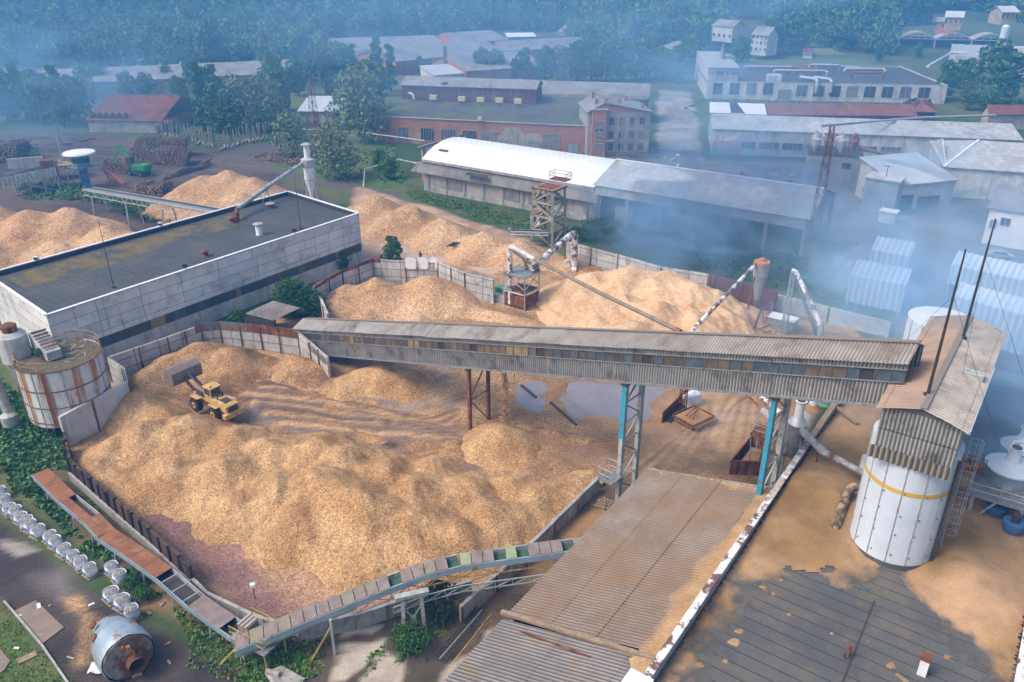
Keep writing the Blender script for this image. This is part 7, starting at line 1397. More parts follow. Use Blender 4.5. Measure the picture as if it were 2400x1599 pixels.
# parked car behind them
def car(loc, rz, m, label):
    t = thing('parked_car', label, 'car', loc, rz=rz); b = MB(); pr = [(-2.1, .35), (2.1, .35), (2.15, .75), (1.2, .9), (.55, 1.4), (-1.0, 1.42), (-1.7, .98), (-2.15, .9)]
    b.prism([V((x, -.8, z)) for x, z in pr], [V((x, .8, z)) for x, z in pr]); b.build('body', m, t, bevel=.06)
    for y in (-.82, .8): b = MB(); pr2 = [(-1.45, .98), (1.0, .95), (.5, 1.33), (-.95, 1.35)]; b.prism([V((x, y, z)) for x, z in pr2], [V((x, y+.02, z)) for x, z in pr2]); b.build('side_window', M_glass, t)
    for x in (-1.35, 1.35):
        for y in (-.8, .8): b = MB(); b.tube([V((x, y-.1, .32)), V((x, y+.1, .32))], .32, 16); wh = b.build('wheel', M_rubber, t); b = MB(); b.tube([V((x, y-.11, .32)), V((x, y+.11, .32))], .17, 10); b.build('rim', M_steel, wh)
    return t
car(xy(G(6, 2180, 212), .02), -.35, mat('silver_car_paint', (.5, .52, .55), (.48, .5, .53), sc=1, rough=.25, metal=.5, bump=0), 'silver parked car behind the right wavy shed')
# arched frame sheds and white plant, upper right; houses on the slope
t = thing('arched_shed', 'derelict shed of three dark arched frames at the upper right', 'shed', xy(G(3, 1480, 345), 0)); a0 = xy(G(3, 1480, 350), 0); a1 = xy(G(3, 1975, 365), 0); e = (a1-a0).normalized(); n = V((-e.y, e.x, 0)); W = (a1-a0).length/2
for k in range(3):
    o = a0+e*W*k; arc = [o+e*(W*j/10)+Z*(6.5+3.2*math.sin(math.pi*j/10)) for j in range(11)]
    b = MB()
    for p, q in zip(arc, arc[1:]): b.quad(p, q, q+n*14, p+n*14); b.bar(p, q, .5)
    b.bar(arc[0], arc[-1], .4)
    for j in range(1, 10, 2): b.bar(arc[j], o+e*(W*j/10)+Z*6.5, .25)
    b.build('arched_roof', M_rend, t); b = MB(); b.bar(o, o+Z*6.5, .6); b.build('post', M_rend, t); b = MB(); b.bar(o+n*13+Z*3.2, o+e*W+n*13+Z*3.2, .3, 6.4); b.build('rear_wall', M_dark, t)
t, w, L, D, e, n = flat('white_plant', 'white blocky plant building with a slim white tank at the upper right', q3(1885, 385), q3(2700, 420), 8, q3(2040, 310), M_paleg, M_whitew, par=.4)
openings(t, w(0, 0, 0), w(L, 0, 0), [q3(1905, 410)+q3(1930, 440), q3(1945, 425)+q3(1970, 452)], frame=M_whitew, bars=1)
b = MB(); b.box(w(L*.55, 6, 9.5), (L*.6, 10, 5), e); b.build('upper_block', M_whitew, t); b = MB(); b.lathe(w(L*.38, 5, 12), [(1.6, 0), (1.6, 8), (.8, 9), (.8, 12.5)], 18); b.build('slim_tank', M_silo, t, smooth=True)
a_, c_ = w(4, 3, 9), P(*q3(1690, 458), 7.4); u = thing('duct', 'long white duct slanting from the white plant to the pipe covered roof', 'duct', xy(c_, 6)); b = MB(); b.tube([a_, w(-2, 2, 9), c_], .55, 10); b.build('pipe', M_silo, u, smooth=True)
for (eL, eR, ze, rL, zr, lb, rm, wm) in (((470, 240), (590, 250), 8, (490, 115), 12, 'three storey pale house with a green grey mansard roof on the wooded slope', M_roofd, M_whitew), ((830, 358), (905, 360), 3, (835, 345), 4.5, 'tiny white hut with a brown roof beside the meadow', M_roofr, M_white),
      ((200, 175), (345, 190), 6, (240, 130), 9, 'half hidden house with a white edged dark roof in the trees', M_roofd, M_whitew), ((1805, 118), (1940, 122), 3, (1820, 88), 5, 'low shed with a pale flat roof among gardens, upper right', M_blueroof, M_rend), ((1745, 150), (1900, 155), 3, (1760, 133), 4.5, 'long pinkish shed among gardens, upper right', M_roofd, M_pink), ((2205, 85), (2330, 85), 3, (2215, 66), 5, 'distant greenish roofed shed at the top right corner', M_blueroof, M_rend)):
    A_ = P(*q3(*eL), ze); zg = float(hill(np.array([A_.x]), np.array([A_.y]))[0])
    if zg > 1:      # sight line meets rising ground: iterate onto it
        for _ in range(12): A_ = P(*q3(*eL), ze+zg); zg = float(hill(np.array([A_.x]), np.array([A_.y]))[0])
    t, w, L, D, e, n = gabled('hill_house', lb, q3(*eL), q3(*eR), ze+zg, q3(*rL), zr+zg, rm, wm, cat='house', base=zg-1, depth=5)
    openings(t, w(0, .5, 0), w(L, .5, 0), [(0, L*(k+.3)/4, L*(k+.3)/4+L*.1, zg+.8+z_, zg+z_+2.2) for k in range(4) for z_ in ((0, 3, 5.6) if ze > 7 else (0,))], frame=M_paleg, bars=1)
# lattice masts, log yard machines
lattice('lattice_mast', 'pale slim lattice light mast at the left of the log yard', xy(G(1, 440, 1110), 0), 9.2, .9, .5, M_paleg, 12)
lattice('lattice_mast', 'tall red and white lattice mast between the trees at the left', xy(G(1, 2190, 1060), 0), HG(*Q(1, 2190, 1060), Q(1, 2190, 535)[1]), 2.4, .8, M_rust, 16)
for k, (x_, y0, y1) in enumerate(((2040, 1300, 0), )): pass
# rust steel tower with cabin by the loading dock
q = xy(P(1285, 565), 0); t = lattice('conveyor_tower', 'beige lattice steel tower with a rusty platform in front of the loading dock', q, 10.2, 4.6, 4.0, mat('beige_steel', (.40, .37, .29), (.3, .25, .18), sc=1.5), 4, cat='steel tower', ax=E2)
lat2 = MB()
b = MB(); b.box(q+Z*10.2, (4.8, 4.8, .25), E2); b.build('top_platform', M_rust, t); b = MB(); b.box(q+E1*3.6+Z*10.9, (3.4, 2.0, .2), E2); b.build('rear_platform', M_rust, t)
railing('railing', [q+E1*y+E2*x+Z*11 for x, y in ((-1.8, 2.6), (1.8, 2.6), (1.8, 4.6), (-1.8, 4.6))], 1.2, M_rust, t, .05, closed=True)
for k in range(7): b = MB(); a_ = q+V((rnd.uniform(-1.8, 1.8), rnd.uniform(-1.8, 1.8), rnd.uniform(5, 9.6))); b.bar(a_, a_+V((rnd.uniform(-2, 2), rnd.uniform(-2, 2), rnd.uniform(-.6, .6))), .3); b.build('machinery_beam', M_rust, t)
q = S(1180, 380, 470, 900, 1.5); t = thing('operator_cabin', 'small white cabin with a rusty roof beside the steel tower', 'cabin', xy(q, 0)); b = MB(); b.box(q+Z*1.6, (2.0, 1.8, 2.2), E2); b.build('cabin_wall', M_white, t); b = MB(); b.box(q+Z*2.8, (2.4, 2.2, .2), E2); b.build('roof', M_rust, t); b = MB(); b.box(q+Z*1.6-E1*.92, (.8, .06, 1.4), E2); b.build('window', M_glass, t)
b = MB(); b.bar(xy(q, 0), q+Z*.5, .5); b.build('post', M_rust, t)
a_, c_ = S(1180, 380, 90, 940, 3.2), S(1180, 380, 620, 960, 2.8); t = thing('belt_conveyor', 'short black belt conveyor with white truss sides at the end of the orange heap', 'conveyor', xy(a_, 0)); b = MB(); b.bar(a_, c_, 1.0, .12); b.build('belt', M_rubber, t); b = MB(); d = (c_-a_).normalized(); nn = V((-d.y, d.x, 0)); b.tube([a_-nn*.55, a_+nn*.55], .35, 14); b.build('drum', M_steel, t)
for o_ in (-.55, .55): b = MB(); b.bar(a_+nn*o_-Z*.6, c_+nn*o_-Z*.6, .1); b.bar(a_+nn*o_, c_+nn*o_, .1); [b.bar(a_.lerp(c_, k/10)+nn*o_-Z*(.6 if k % 2 else 0), a_.lerp(c_, (k+1)/10)+nn*o_-Z*(0 if k % 2 else .6), .06) for k in range(10)]; b.build('truss', M_white, t)
b = MB(); b.bar(xy(c_, 0), c_, .2); b.build('leg', M_steel, t)
# vent pipes in the meadow
for pts, lb in ((((852, 438, 0), (855, 396, 2.8), (935, 374, 3.6), (978, 383, 4.4)), 'pale overhead pipe from the steel post to the end building'), (((860, 312, 3.2), (905, 318, 3.2), (995, 330, 3.2)), 'thin yellowish overhead pipe in front of the brick factory, middle run'), (((560+100, 300, 3.2), (760, 306, 3.2), (860, 312, 3.2)), 'thin yellowish overhead pipe at the left of the brick factory')):
    pp = [P(*p) for p in pts]; t = thing('overhead_pipe', lb, 'pipe', xy(pp[0], 0)); b = MB(); b.tube(pp, .16, 8); b.build('pipe', M_whitew, t, smooth=True)
    for p_ in pp[1:]: b = MB(); b.bar(xy(p_, 0), p_, .15); b.build('post', M_steel, t)
# raised log conveyor from the chipper to the warehouse
a_, c_ = S(0, 280, 1180, 960, 4.6), P(520, 498, 8.4); t = thing('log_conveyor', 'long raised conveyor with pale truss sides between the two left chip heaps', 'conveyor', xy(a_, 0)); d = (c_-a_).normalized(); hz = V((d.x, d.y, 0)).normalized(); nn = V((-hz.y, hz.x, 0)); Lq = (c_-a_).length
b = MB(); b.bar(a_+nn*.9, c_+nn*.9, 1.1, .12); b.build('walkway', M_dark, t); b = MB(); b.bar(a_-nn*.1, c_-nn*.1, .9, .25); b.build('belt', M_steel, t)
for o_ in (-.7, 1.5):
    b = MB(); b.bar(a_+nn*o_, c_+nn*o_, .16, .3); b.bar(a_+nn*o_-Z*1.1, c_+nn*o_-Z*1.1, .14)
    for k in range(26): b.bar(a_.lerp(c_, k/26)+nn*o_-Z*(1.1 if k % 2 else 0), a_.lerp(c_, (k+1)/26)+nn*o_-Z*(0 if k % 2 else 1.1), .08)
    b.build('truss', M_paleg, t)
for k in (.07, .35, .62, .85):
    for o_ in (-.7, 1.5): q = a_.lerp(c_, k); b = MB(); b.bar(xy(q+nn*o_*1.4, -.2), q+nn*o_-Z*1.1, .22); b.build('leg', M_paleg, t)
# chipper hopper at the far left
q = S(0, 280, 450, 880, 3.5); t = thing('log_hopper', 'derelict tilted log chute with ribbed pale sides on a steel frame, left edge', 'chute', xy(q, 0)); f0, f1 = S(0, 280, 200, 830, 3.0), S(0, 280, 780, 700, 4.2); d = (f1-f0).normalized(); hz = V((d.x, d.y, 0)).normalized(); nn = V((-hz.y, hz.x, 0))
b = MB(); b.bar(f0, f1, 4.6, .2); b.build('chute_floor', M_wood, t)
for o_ in (-2.4, 2.4):
    b = MB(); b.bar(f0+nn*o_+Z*.3-d*2, f1+nn*o_+Z*.3, .16, 1.9); b.build('side_wall', M_paleg, t)
    for k in range(13): p_ = (f0-d*2).lerp(f1, k/12)+nn*o_*1.05; b = MB(); b.bar(p_-Z*.7, p_+Z*1.2, .14); b.build('rib', M_whitew, t)
for k in range(5): b = MB(); b.bar(f0+nn*(k-2)*.9+Z*.25, f1+nn*(k-2)*.9+Z*.25, .25, .15); b.build('chain_track', M_dark, t)
for k in range(4):
    for o_ in (-2.2, 2.2): p_ = f0.lerp(f1, k/3)+nn*o_; b = MB(); b.bar(xy(p_, -.2), p_, .22); b.build('leg', M_paleg, t)
b = MB(); b.bar(xy(f0-nn*2.2, 0), f1-nn*2.2, .12); b.bar(xy(f1-nn*2.2, 0), f0-nn*2.2, .12); b.build('cross_brace', M_paleg, t)
q = S(0, 280, 640, 620, 5.6); t = thing('saw_head_box', 'brown steel drop box at the end of the log chute', 'box', xy(q, 3)); b = MB(); b.box(q-Z*.8, (2.4, 2.0, 3.6), hz); b.build('casing', M_rust, t); b = MB(); b.box(q+Z*.6-hz*4+nn*1, (7, .3, 2.2), hz); b.build('slatted_screen', M_whitew, t)
q = S(0, 280, 820, 620, 3.2); t = thing('log_deck', 'cluttered log deck of beams beside the control tower', 'deck', xy(q, 0)); b = MB(); b.box(q, (9, 5, .3), hz); b.build('deck', M_wood, t)
for k in range(10): b = MB(); p_ = q+hz*rnd.uniform(-4, 4)+nn*rnd.uniform(-2, 2)+Z*.4; b.bar(p_, p_+V((rnd.uniform(-1, 1), rnd.uniform(-1, 1), .1)).normalized()*rnd.uniform(1.5, 3), .3); b.build('beam', M_wood if k % 2 else M_rust, t)
for k in range(4): b = MB(); p_ = q+hz*(-4+k*2.6)-nn*2; b.bar(xy(p_, 0), p_, .25); b.build('leg', M_paleg, t)
# control tower with round white roof
q = xy(S(0, 280, 1200, 930, 0), 0); t = thing('control_tower', 'turquoise control cabin with a wide round white roof over the log deck', 'control tower', q)
b = MB(); b.box(q+Z*2.3, (1.8, 1.8, 4.8), hz); b.build('column', M_bluep, t); b = MB(); b.lathe(q, [(2.4, 4.6), (2.4, 4.8)], 16); b.build('deck', M_steel, t)
b = MB(); b.lathe(q, [(1.9, 4.8), (1.9, 7.2)], 8); b.build('cabin', mat('teal_paint', (.05, .32, .38), (.04, .24, .3), sc=1), t); b = MB(); b.lathe(q, [(1.93, 5.8), (1.93, 6.7)], 8, caps=False); b.build('window_band', M_glass, t); b = MB(); b.lathe(q, [(2.1, 7.2), (3.4, 7.55), (3.5, 7.7), (3.3, 8.0), (.3, 8.25)], 28); b.build('round_roof', M_white, t, smooth=False)
railing('railing', [q+V((math.cos(k*.8), math.sin(k*.8), 0))*2.9+Z*4.6 for k in range(8)], 1.0, M_paleg, t, .04, closed=True)
for k in range(3): b = MB(); b.bar(q+hz*(k*1.6-4)-nn*3.2+Z*4.4, q+hz*(k*1.6+1)+nn*3+Z*4.6, .15); b.build('strut', M_paleg, t)
# green log loader
def crane(label, q, rz, s=1.0):
    t = thing('log_loader', label, 'material handler', q, rz=rz)
    b = MB(); b.box((0, 0, .9), (4.4, 2.4, .6)); b.build('chassis', M_dark, t)
    for x in (-1.5, 1.5):
        for y in (-1.2, 1.2): b = MB(); b.tube([V((x, y-.25, .6)), V((x, y+.25, .6))], .6, 16); wh = b.build('wheel', M_rubber, t); b = MB(); b.tube([V((x, y-.27, .6)), V((x, y+.27, .6))], .3, 10); b.build('rim', M_green, wh)
    b = MB(); b.box((-.9, 0, 2.0), (3.4, 2.5, 1.3)); b.build('upper_body', M_green, t, bevel=.08); b = MB(); b.box((-2.7, 0, 2.0), (.5, 2.4, 1.1)); b.build('counterweight', M_green, t, bevel=.08)
    b = MB(); b.box((1.3, .6, 3.4), (1.5, 1.2, 1.7)); cb = b.build('cab', M_dark, t, bevel=.06); b = MB(); b.box((2.06, .6, 3.5), (.04, 1.0, 1.2)); b.build('windscreen', M_glass, cb)
    b = MB(); b.bar(V((.6, -.4, 2.6)), V((4.2, -.4, 6.6)), .35, .5); b.build('boom', M_green, t); b = MB(); b.bar(V((4.2, -.4, 6.6)), V((6.6, -.4, 3.0)), .28, .4); b.build('dipper_arm', M_green, t)
    b = MB(); b.tube([V((1.4, -.4, 2.7)), V((3.2, -.4, 5.2))], .1, 8); b.build('ram', M_steel, t)
    for s_ in (-1, 1): b = MB(); b.bar(V((6.6, -.4, 2.8)), V((6.6+s_*.9, -.4, 2.0)), .18); b.bar(V((6.6+s_*.9, -.4, 2.0)), V((6.6+s_*.3, -.4, 1.2)), .15); b.build('grapple_jaw', M_steel, t)
    t.scale = (s, s, s); return t
crane('green wheeled log loader with its boom raised beside the stacked logs', xy(S(0, 280, 1920, 770, 0), 0), 2.85, 1.05)
crane('distant green log loader with a long low arm near the tree edge', xy(P(688, 330), 0), -.2, .8)
a_ = xy(S(0, 280, 1480, 900, 0), 0); t = thing('red_conveyor', 'red inclined stacker beam in the log yard by the chip conveyor', 'conveyor', a_); c_ = xy(S(0, 280, 1730, 960, 0), 0); b = MB(); b.bar(a_+Z*3.6, c_+Z*1.2, .6, .5); b.build('beam', M_red, t); b = MB(); b.bar(a_+Z*3.4, a_+(c_-a_)*.3-Z*0, .3); b.build('leg', M_red, t); b = MB(); b.tube([a_+(c_-a_)*.3+V((0, -.4, 1.0)), a_+(c_-a_)*.3+V((0, .4, 1.0))], .7, 12); b.build('wheel', M_red, t)
# ---------------------------------------------------------------- trees: tapered trunk with limbs, crown of many leaf faces
def leafq(c, size, rg, flat=.0):
    n = len(c); a = rg.normal(size=(n, 3)); a[:, 2] *= (1-flat); a /= np.linalg.norm(a, axis=1)[:, None]; b_ = rg.normal(size=(n, 3)); b_ -= (b_*a).sum(1)[:, None]*a; b_ /= np.linalg.norm(b_, axis=1)[:, None]
    s = (size*rg.uniform(.6, 1.3, n))[:, None]; a = a*s; b_ = b_*s*.7
    return np.stack([c-a, c+b_*.8, c+a, c-b_*.8], 1).reshape(-1, 3)
def crownpts(rg, n, R, H, z0, nb=14, shape='round'):
    """leaf centres gathered round blobs on an uneven crown; gaps stay open between blobs"""
    bl = []
    for k in range(nb):
        f = (k+.5)/nb; z = z0+(H-z0)*f; prof = {'round': math.sin(math.pi*min(1, .12+f*.86))**.6, 'tall': (1-f)**.55*.9+.12, 'willow': math.sin(math.pi*(.25+f*.7))**.5}[shape]
        an = k*2.4+rg.uniform(-.5, .5); r = R*prof*rg.uniform(.35, .75); bl.append((r*math.cos(an), r*math.sin(an), z, R*rg.uniform(.34, .55)*(.6+.4*prof)))
    bl = np.array(bl); i = rg.integers(0, nb, n); d = rg.normal(size=(n, 3)); d /= np.linalg.norm(d, axis=1)[:, None]; d[:, 2] = d[:, 2]*.8+.1
    return bl[i, :3]+d*(bl[i, 3]*rg.uniform(.72, 1.08, n))[:, None]
def trunkmesh(R, H, z0, seed):
    rr = random.Random(seed); b = MB(); b.tube([(0, 0, -.6), (.1, 0, z0*.6), (rr.uniform(-.3, .3), rr.uniform(-.3, .3), H*.55), (rr.uniform(-.5, .5), .2, H*.85)], [H*.028, H*.022, H*.014, H*.004], 7)
    for k in range(5): an = k*1.3+rr.random(); z = z0+(H-z0)*(.1+.13*k); b.tube([(0, 0, z), (math.cos(an)*R*.4, math.sin(an)*R*.4, z+R*.3), (math.cos(an)*R*.75, math.sin(an)*R*.75, z+R*.5)], [H*.012, H*.008, H*.003], 5)
    return b
TREE = {}
def maketree(kind, seed, R, H, z0, n, leaf, m, shape, label, loc):
    rg = np.random.default_rng(seed); t = thing('tree', label, 'tree', loc, 'trees around the works'); ORG[t.name] = V((0, 0, 0))
    trunkmesh(R, H, z0, seed).build('trunk', M_bark, t, smooth=True)
    npmesh('crown', leafq(crownpts(rg, n, R, H, z0, shape=shape), leaf, rg), 4, m, t); return t
kinds = {'d': (1, 4.2, 12, 1.5, 1500, .55, M_leafb, 'round'), 'g': (2, 4.8, 11, 1.8, 1500, .55, M_leaf, 'round'), 'p': (3, 3.0, 16, 1.5, 1500, .55, M_leafb, 'tall'),
         'w': (4, 5.0, 12, 1.2, 1900, .42, mat('pale_willow_leaves', (.20, .26, .13), (.15, .2, .1), sc=.4, rough=.8, bump=0), 'willow'), 'y': (5, 3.6, 10, 1.5, 1300, .5, M_leafy, 'round'), 'r': (6, 3.6, 8, 1.2, 1200, .5, mat('copper_leaves', (.09, .045, .045), (.06, .035, .035), sc=.4, rough=.8, bump=0), 'round')}
kname = {'d': 'dark blue green tree', 'g': 'mid green tree', 'p': 'tall narrow dark tree', 'w': 'pale grey green willow', 'y': 'yellow green tree', 'r': 'copper red tree'}
def gpos(u, v):
    z = 0.
    for _ in range(15): q = P(u, v, z); z = float(hill(np.array([q.x]), np.array([q.y]))[0])
    return V((q.x, q.y, z))
TL = [('d', 20, 285, 15, 'in the smoke at the far left edge'), ('p', 62, 280, 18, 'in the smoke, second from the left edge'), ('d', 105, 290, 15, 'in the smoke left of the tiled barn'), ('p', 152, 298, 18, 'just left of the tiled barn'), ('g', 188, 288, 13, 'touching the left end of the tiled barn'),
      ('d', 205, 232, 11, 'behind the left end of the barn roof'), ('d', 235, 218, 12, 'before the long shed, above the barn roof'), ('y', 213, 240, 7, 'small, right behind the barn ridge'), ('g', 300, 232, 9, 'behind the middle of the barn ridge'), ('g', 345, 228, 8, 'behind the right part of the barn ridge'), ('g', 425, 245, 9, 'right of the barn, low and spreading'),
      ('d', 395, 212, 9, 'before the middle of the long shed'), ('d', 458, 220, 12, 'before the fire wall of the long shed'), ('p', 482, 308, 19, 'biggest dark one right of the barn'), ('d', 515, 310, 13, 'low beside the biggest dark one'), ('d', 500, 262, 14, 'behind the biggest dark one'), ('d', 545, 312, 12, 'between the dark group and the willow'), ('w', 575, 308, 15, 'left half of the big willow pair'), ('w', 625, 305, 15, 'right half of the big willow pair'),
      ('d', 660, 262, 13, 'behind the willows'), ('d', 700, 225, 13, 'left of the blue roofed open shed'), ('g', 645, 205, 12, 'before the right end of the long shed'), ('d', 725, 200, 12, 'at the right end of the long shed'), ('y', 760, 195, 13, 'right beyond the long shed gable'), ('g', 800, 190, 14, 'between long shed and mill halls'), ('y', 775, 240, 9, 'behind the open shed'),
      ('p', 830, 205, 16, 'left one of the dark pair before the mill halls'), ('p', 888, 225, 21, 'tallest, before the mill halls'), ('p', 918, 215, 17, 'right beside the tallest one'), ('w', 850, 330, 19, 'pale, at the left end of the brick factory'), ('w', 820, 300, 15, 'pale, right of the open shed'), ('g', 870, 262, 15, 'behind the end of the brick factory'),
      ('w', 690, 372, 11, 'slender and pale left of the red lattice mast'), ('w', 785, 418, 12, 'thin smoky birch in the meadow right of the mast'), ('g', 890, 400, 5, 'low bush before the gatehouse'), ('g', 915, 420, 5, 'low bush beside the gatehouse wall'),
      ('y', 985, 180, 8, 'low in front of the pale mill roof'), ('g', 1055, 185, 8, 'right of the thin chimney'), ('g', 1130, 190, 12, 'in front of the nearest mill hall'), ('g', 1165, 188, 11, 'in front of the nearest mill hall, right one'), ('r', 1208, 190, 8, 'before the nearest mill hall'), ('d', 1228, 188, 12, 'right of the copper tree'), ('d', 1280, 192, 13, 'at the right end of the mill halls'), ('w', 1318, 192, 13, 'behind the rear factory roof, left'), ('d', 1350, 190, 15, 'behind the rear factory roof'), ('d', 1385, 190, 16, 'above the office roof, left'), ('d', 1420, 190, 17, 'above the office roof, middle'), ('d', 1455, 190, 16, 'above the office roof, right'), ('g', 1490, 190, 15, 'right of the office roof'), ('y', 1520, 185, 15, 'before the low white house'), ('g', 1555, 190, 12, 'right of the low white house'), ('d', 1585, 195, 14, 'left of the white factory'),
      ('g', 1610, 165, 14, 'behind the corner of the white factory'), ('d', 1640, 130, 15, 'on the slope above the white factory tower'), ('g', 1735, 150, 12, 'left of the mansard house'), ('d', 1805, 130, 15, 'right of the mansard house'), ('g', 1835, 128, 15, 'big and round behind the white factory'), ('g', 1870, 128, 12, 'behind the white factory roof pipes'), ('d', 1950, 95, 10, 'by the meadow edge'), ('d', 1990, 80, 11, 'on the slope right of the meadow'),
      ('p', 2030, 120, 22, 'tallest dark poplar above the meadow, left'), ('p', 2060, 118, 21, 'tallest dark poplar above the meadow, right'), ('p', 2130, 75, 20, 'dark, behind the arched shed'), ('d', 2150, 135, 7, 'low and dark before the arched shed'), ('d', 2060, 145, 7, 'low and dark left of the arched shed'), ('d', 2210, 235, 13, 'dark, hiding the right end of the white factory'), ('d', 2255, 220, 12, 'dark, between factory and plant'), ('d', 2310, 245, 20, 'biggest dark one before the white plant'), ('d', 2345, 240, 17, 'right one of the big dark pair'), ('y', 2265, 258, 9, 'bright, at the foot of the dark pair'), ('g', 2310, 262, 8, 'bushy, behind the striped rusty roof'), ('d', 2375, 280, 6, 'low, at the right edge by the pipe')]
for i, (k, u, v, h_, lb) in enumerate(TL):
    q = gpos(u, v); seed, R, H, z0, n_, lf, m_, sh = kinds[k]; s_ = h_/H; lab = kname[k]+' '+lb
    if k not in TREE: TREE[k] = maketree(k, seed, R, H, z0, n_, lf, m_, sh, lab, q); TREE[k].scale = (s_, s_, s_); TREE[k].rotation_euler.z = i
    else: copytree(TREE[k], q, i*1.7, lab, (s_*rnd.uniform(.9, 1.15), s_*rnd.uniform(.9, 1.15), s_))
TREE['g0'] = None
def bush(label, q, R, H, n, leaf, m, name='bush', cat='bush'):
    rg = np.random.default_rng(int(q.x*7+q.y*3) % 9999); t = thing(name, label, cat, q); ORG[t.name] = V((0, 0, 0)); trunkmesh(R, H, .3, 3).build('trunk', M_bark, t, smooth=True); npmesh('crown', leafq(crownpts(rg, n, R, H, .4, nb=18), leaf, rg), 4, m, t); return t
M_bush = mat('fresh_bush_leaves', (.06, .15, .035), (.035, .095, .025), sc=.6, rough=.7, bump=0, bsc=2)
bush('dense fresh green bush between the warehouse and the left end of the gallery', P(690, 742), 3.4, 5.2, 5200, .2, M_bush); bush('second green bush leaning against the dark pen wall', P(738, 745), 2.2, 3.8, 2600, .2, M_bush)
bush('small round green bush before the back wall of the yard', P(556, 770), 1.4, 2.4, 1400, .16, M_bush); bush('small slender green tree standing behind the pen wall near the person', P(922, 622), 1.9, 4.8, 2200, .19, M_bush, 'tree', 'tree')
bush('green bush at the right end of the warehouse wall', P(800, 632), 1.9, 3.4, 1800, .2, M_bush); bush('tall dark shrub behind the white trestle under the foreground conveyor', P(1030, 1445), 1.7, 3.2, 2600, .12, mat('grey_green_leaves', (.07, .09, .045), (.05, .065, .035), sc=1, rough=.8, bump=0))
bush('leafy green bush at the foot of the white trestle', P(960, 1515), 1.7, 1.5, 3000, .1, M_bush); bush('round green shrub beside the pair of gravel bags', P(312, 1378), 1.0, 1.1, 1500, .08, M_bush); bush('low green shrub below the pair of gravel bags', P(340, 1405), .9, .9, 1200, .08, M_bush)
bush('green shrub sprouting on top of the rusty silo', xy(P(98, 838, 8.3), 8.3), .8, .9, 500, .1, M_bush)
def cover(name, label, polys, dens, size, hgt, m, z=0, seed=1, flat=.3):
    rg = np.random.default_rng(seed); allp = []
    for pl in polys:
        pw = [P(*p) for p in pl]; xs = [p.x for p in pw]; ys = [p.y for p in pw]; A_ = abs(max(xs)-min(xs))*abs(max(ys)-min(ys)); n = int(A_*dens); x = rg.uniform(min(xs), max(xs), n); y = rg.uniform(min(ys), max(ys), n)
        k = (polysd(x, y, pw)+(fbm(x, y, .4, 3, seed)-.5)*3 > 0); x, y = x[k], y[k]; hm = np.clip(fbm(x, y, .35, 3, seed+3)*2-.55, .08, 1)
        allp.append(np.stack([x, y, z+hgt*hm*rg.uniform(.15, 1, len(x))], 1))
    c = np.concatenate(allp); o = npmesh(name, leafq(c, size, rg, flat), 4, m); return tag(o, label, kind='stuff')
cover('weeds', 'broad leaved weeds on the bank at the lower left', [[(-80, 820), (50, 930), (150, 1030), (180, 1110), (110, 1110), (130, 1190), (240, 1290), (350, 1370), (330, 1400), (260, 1330), (140, 1240), (30, 1150), (-90, 1060)], [(-100, 830), (20, 900), (120, 1010), (100, 1060), (-20, 1010), (-100, 960)]], 30, .26, 1.1, mat('dark_broad_leaves', (.045, .14, .028), (.06, .17, .035), sc=.8, rough=.6, bump=0), seed=2)
cover('weeds', 'mixed weeds under the trough and foreground conveyor', [[(300, 1340), (460, 1440), (560, 1520), (700, 1500), (790, 1480), (770, 1600), (560, 1620), (440, 1560), (400, 1460)], [(560, 1540), (750, 1520), (780, 1600), (540, 1640)], [(170, 1130), (240, 1200), (250, 1280), (180, 1200)], [(920, 1440), (1080, 1380), (1060, 1470), (1000, 1530), (920, 1570)], [(1090, 1420), (1240, 1290), (1400, 1130), (1410, 1140), (1250, 1300), (1110, 1440)], [(830, 1600), (900, 1510), (912, 1512), (860, 1600)], [(1450, 1200), (1490, 1130), (1510, 1120), (1470, 1190)]], 34, .16, .8, M_weed, seed=4)
cover('grass', 'rough grass at the lower left corner', [[(-60, 1370), (20, 1410), (100, 1520), (160, 1600), (160, 1700), (-100, 1700)]], 60, .09, .22, mat('grass_blades', (.10, .17, .035), (.15, .17, .05), sc=.5, rough=.8, bump=0), seed=6)
cover('undergrowth', 'dense green shrubs below the open shed', [[(1310, 548), (1400, 520), (1560, 545), (1760, 580), (1880, 600), (1900, 690), (1800, 680), (1640, 625), (1450, 585), (1330, 558)]], 16, .33, 3.0, M_bush, seed=8)
cover('undergrowth', 'overgrown strip in front of the loading dock', [[(960, 440), (1100, 478), (1240, 515), (1300, 545), (1220, 545), (1080, 500), (950, 462)], [(1330, 600), (1400, 600), (1400, 620)]], 8, .28, 1.2, M_weed, seed=9)
cover('undergrowth', 'green growth under the log conveyor', [[(30, 430), (180, 430), (300, 470), (500, 500), (440, 540), (330, 520), (200, 470), (60, 470)], [(30, 350), (90, 345), (95, 370), (40, 370)]], 3.5, .5, 1.4, M_leafb, seed=10)
cover('undergrowth', 'meadow growth near the gatehouse and brick factory', [[(700, 380), (800, 350), (930, 340), (950, 430), (800, 430), (720, 400)], [(400, 300), (600, 300), (760, 320), (700, 335), (560, 335), (440, 330)], [(1300, 350), (1560, 368), (1560, 375), (1280, 360)], [(1640, 230), (2120, 238), (2120, 250), (1640, 240)]], 1.2, .45, .5, M_leaf, seed=11)
cover('undergrowth', 'bushes on the right below the lattice mast', [[(1880, 600), (1960, 600), (1950, 690), (2060, 750), (1980, 740), (1900, 700)]], 6, .35, 1.8, M_bush, seed=12)
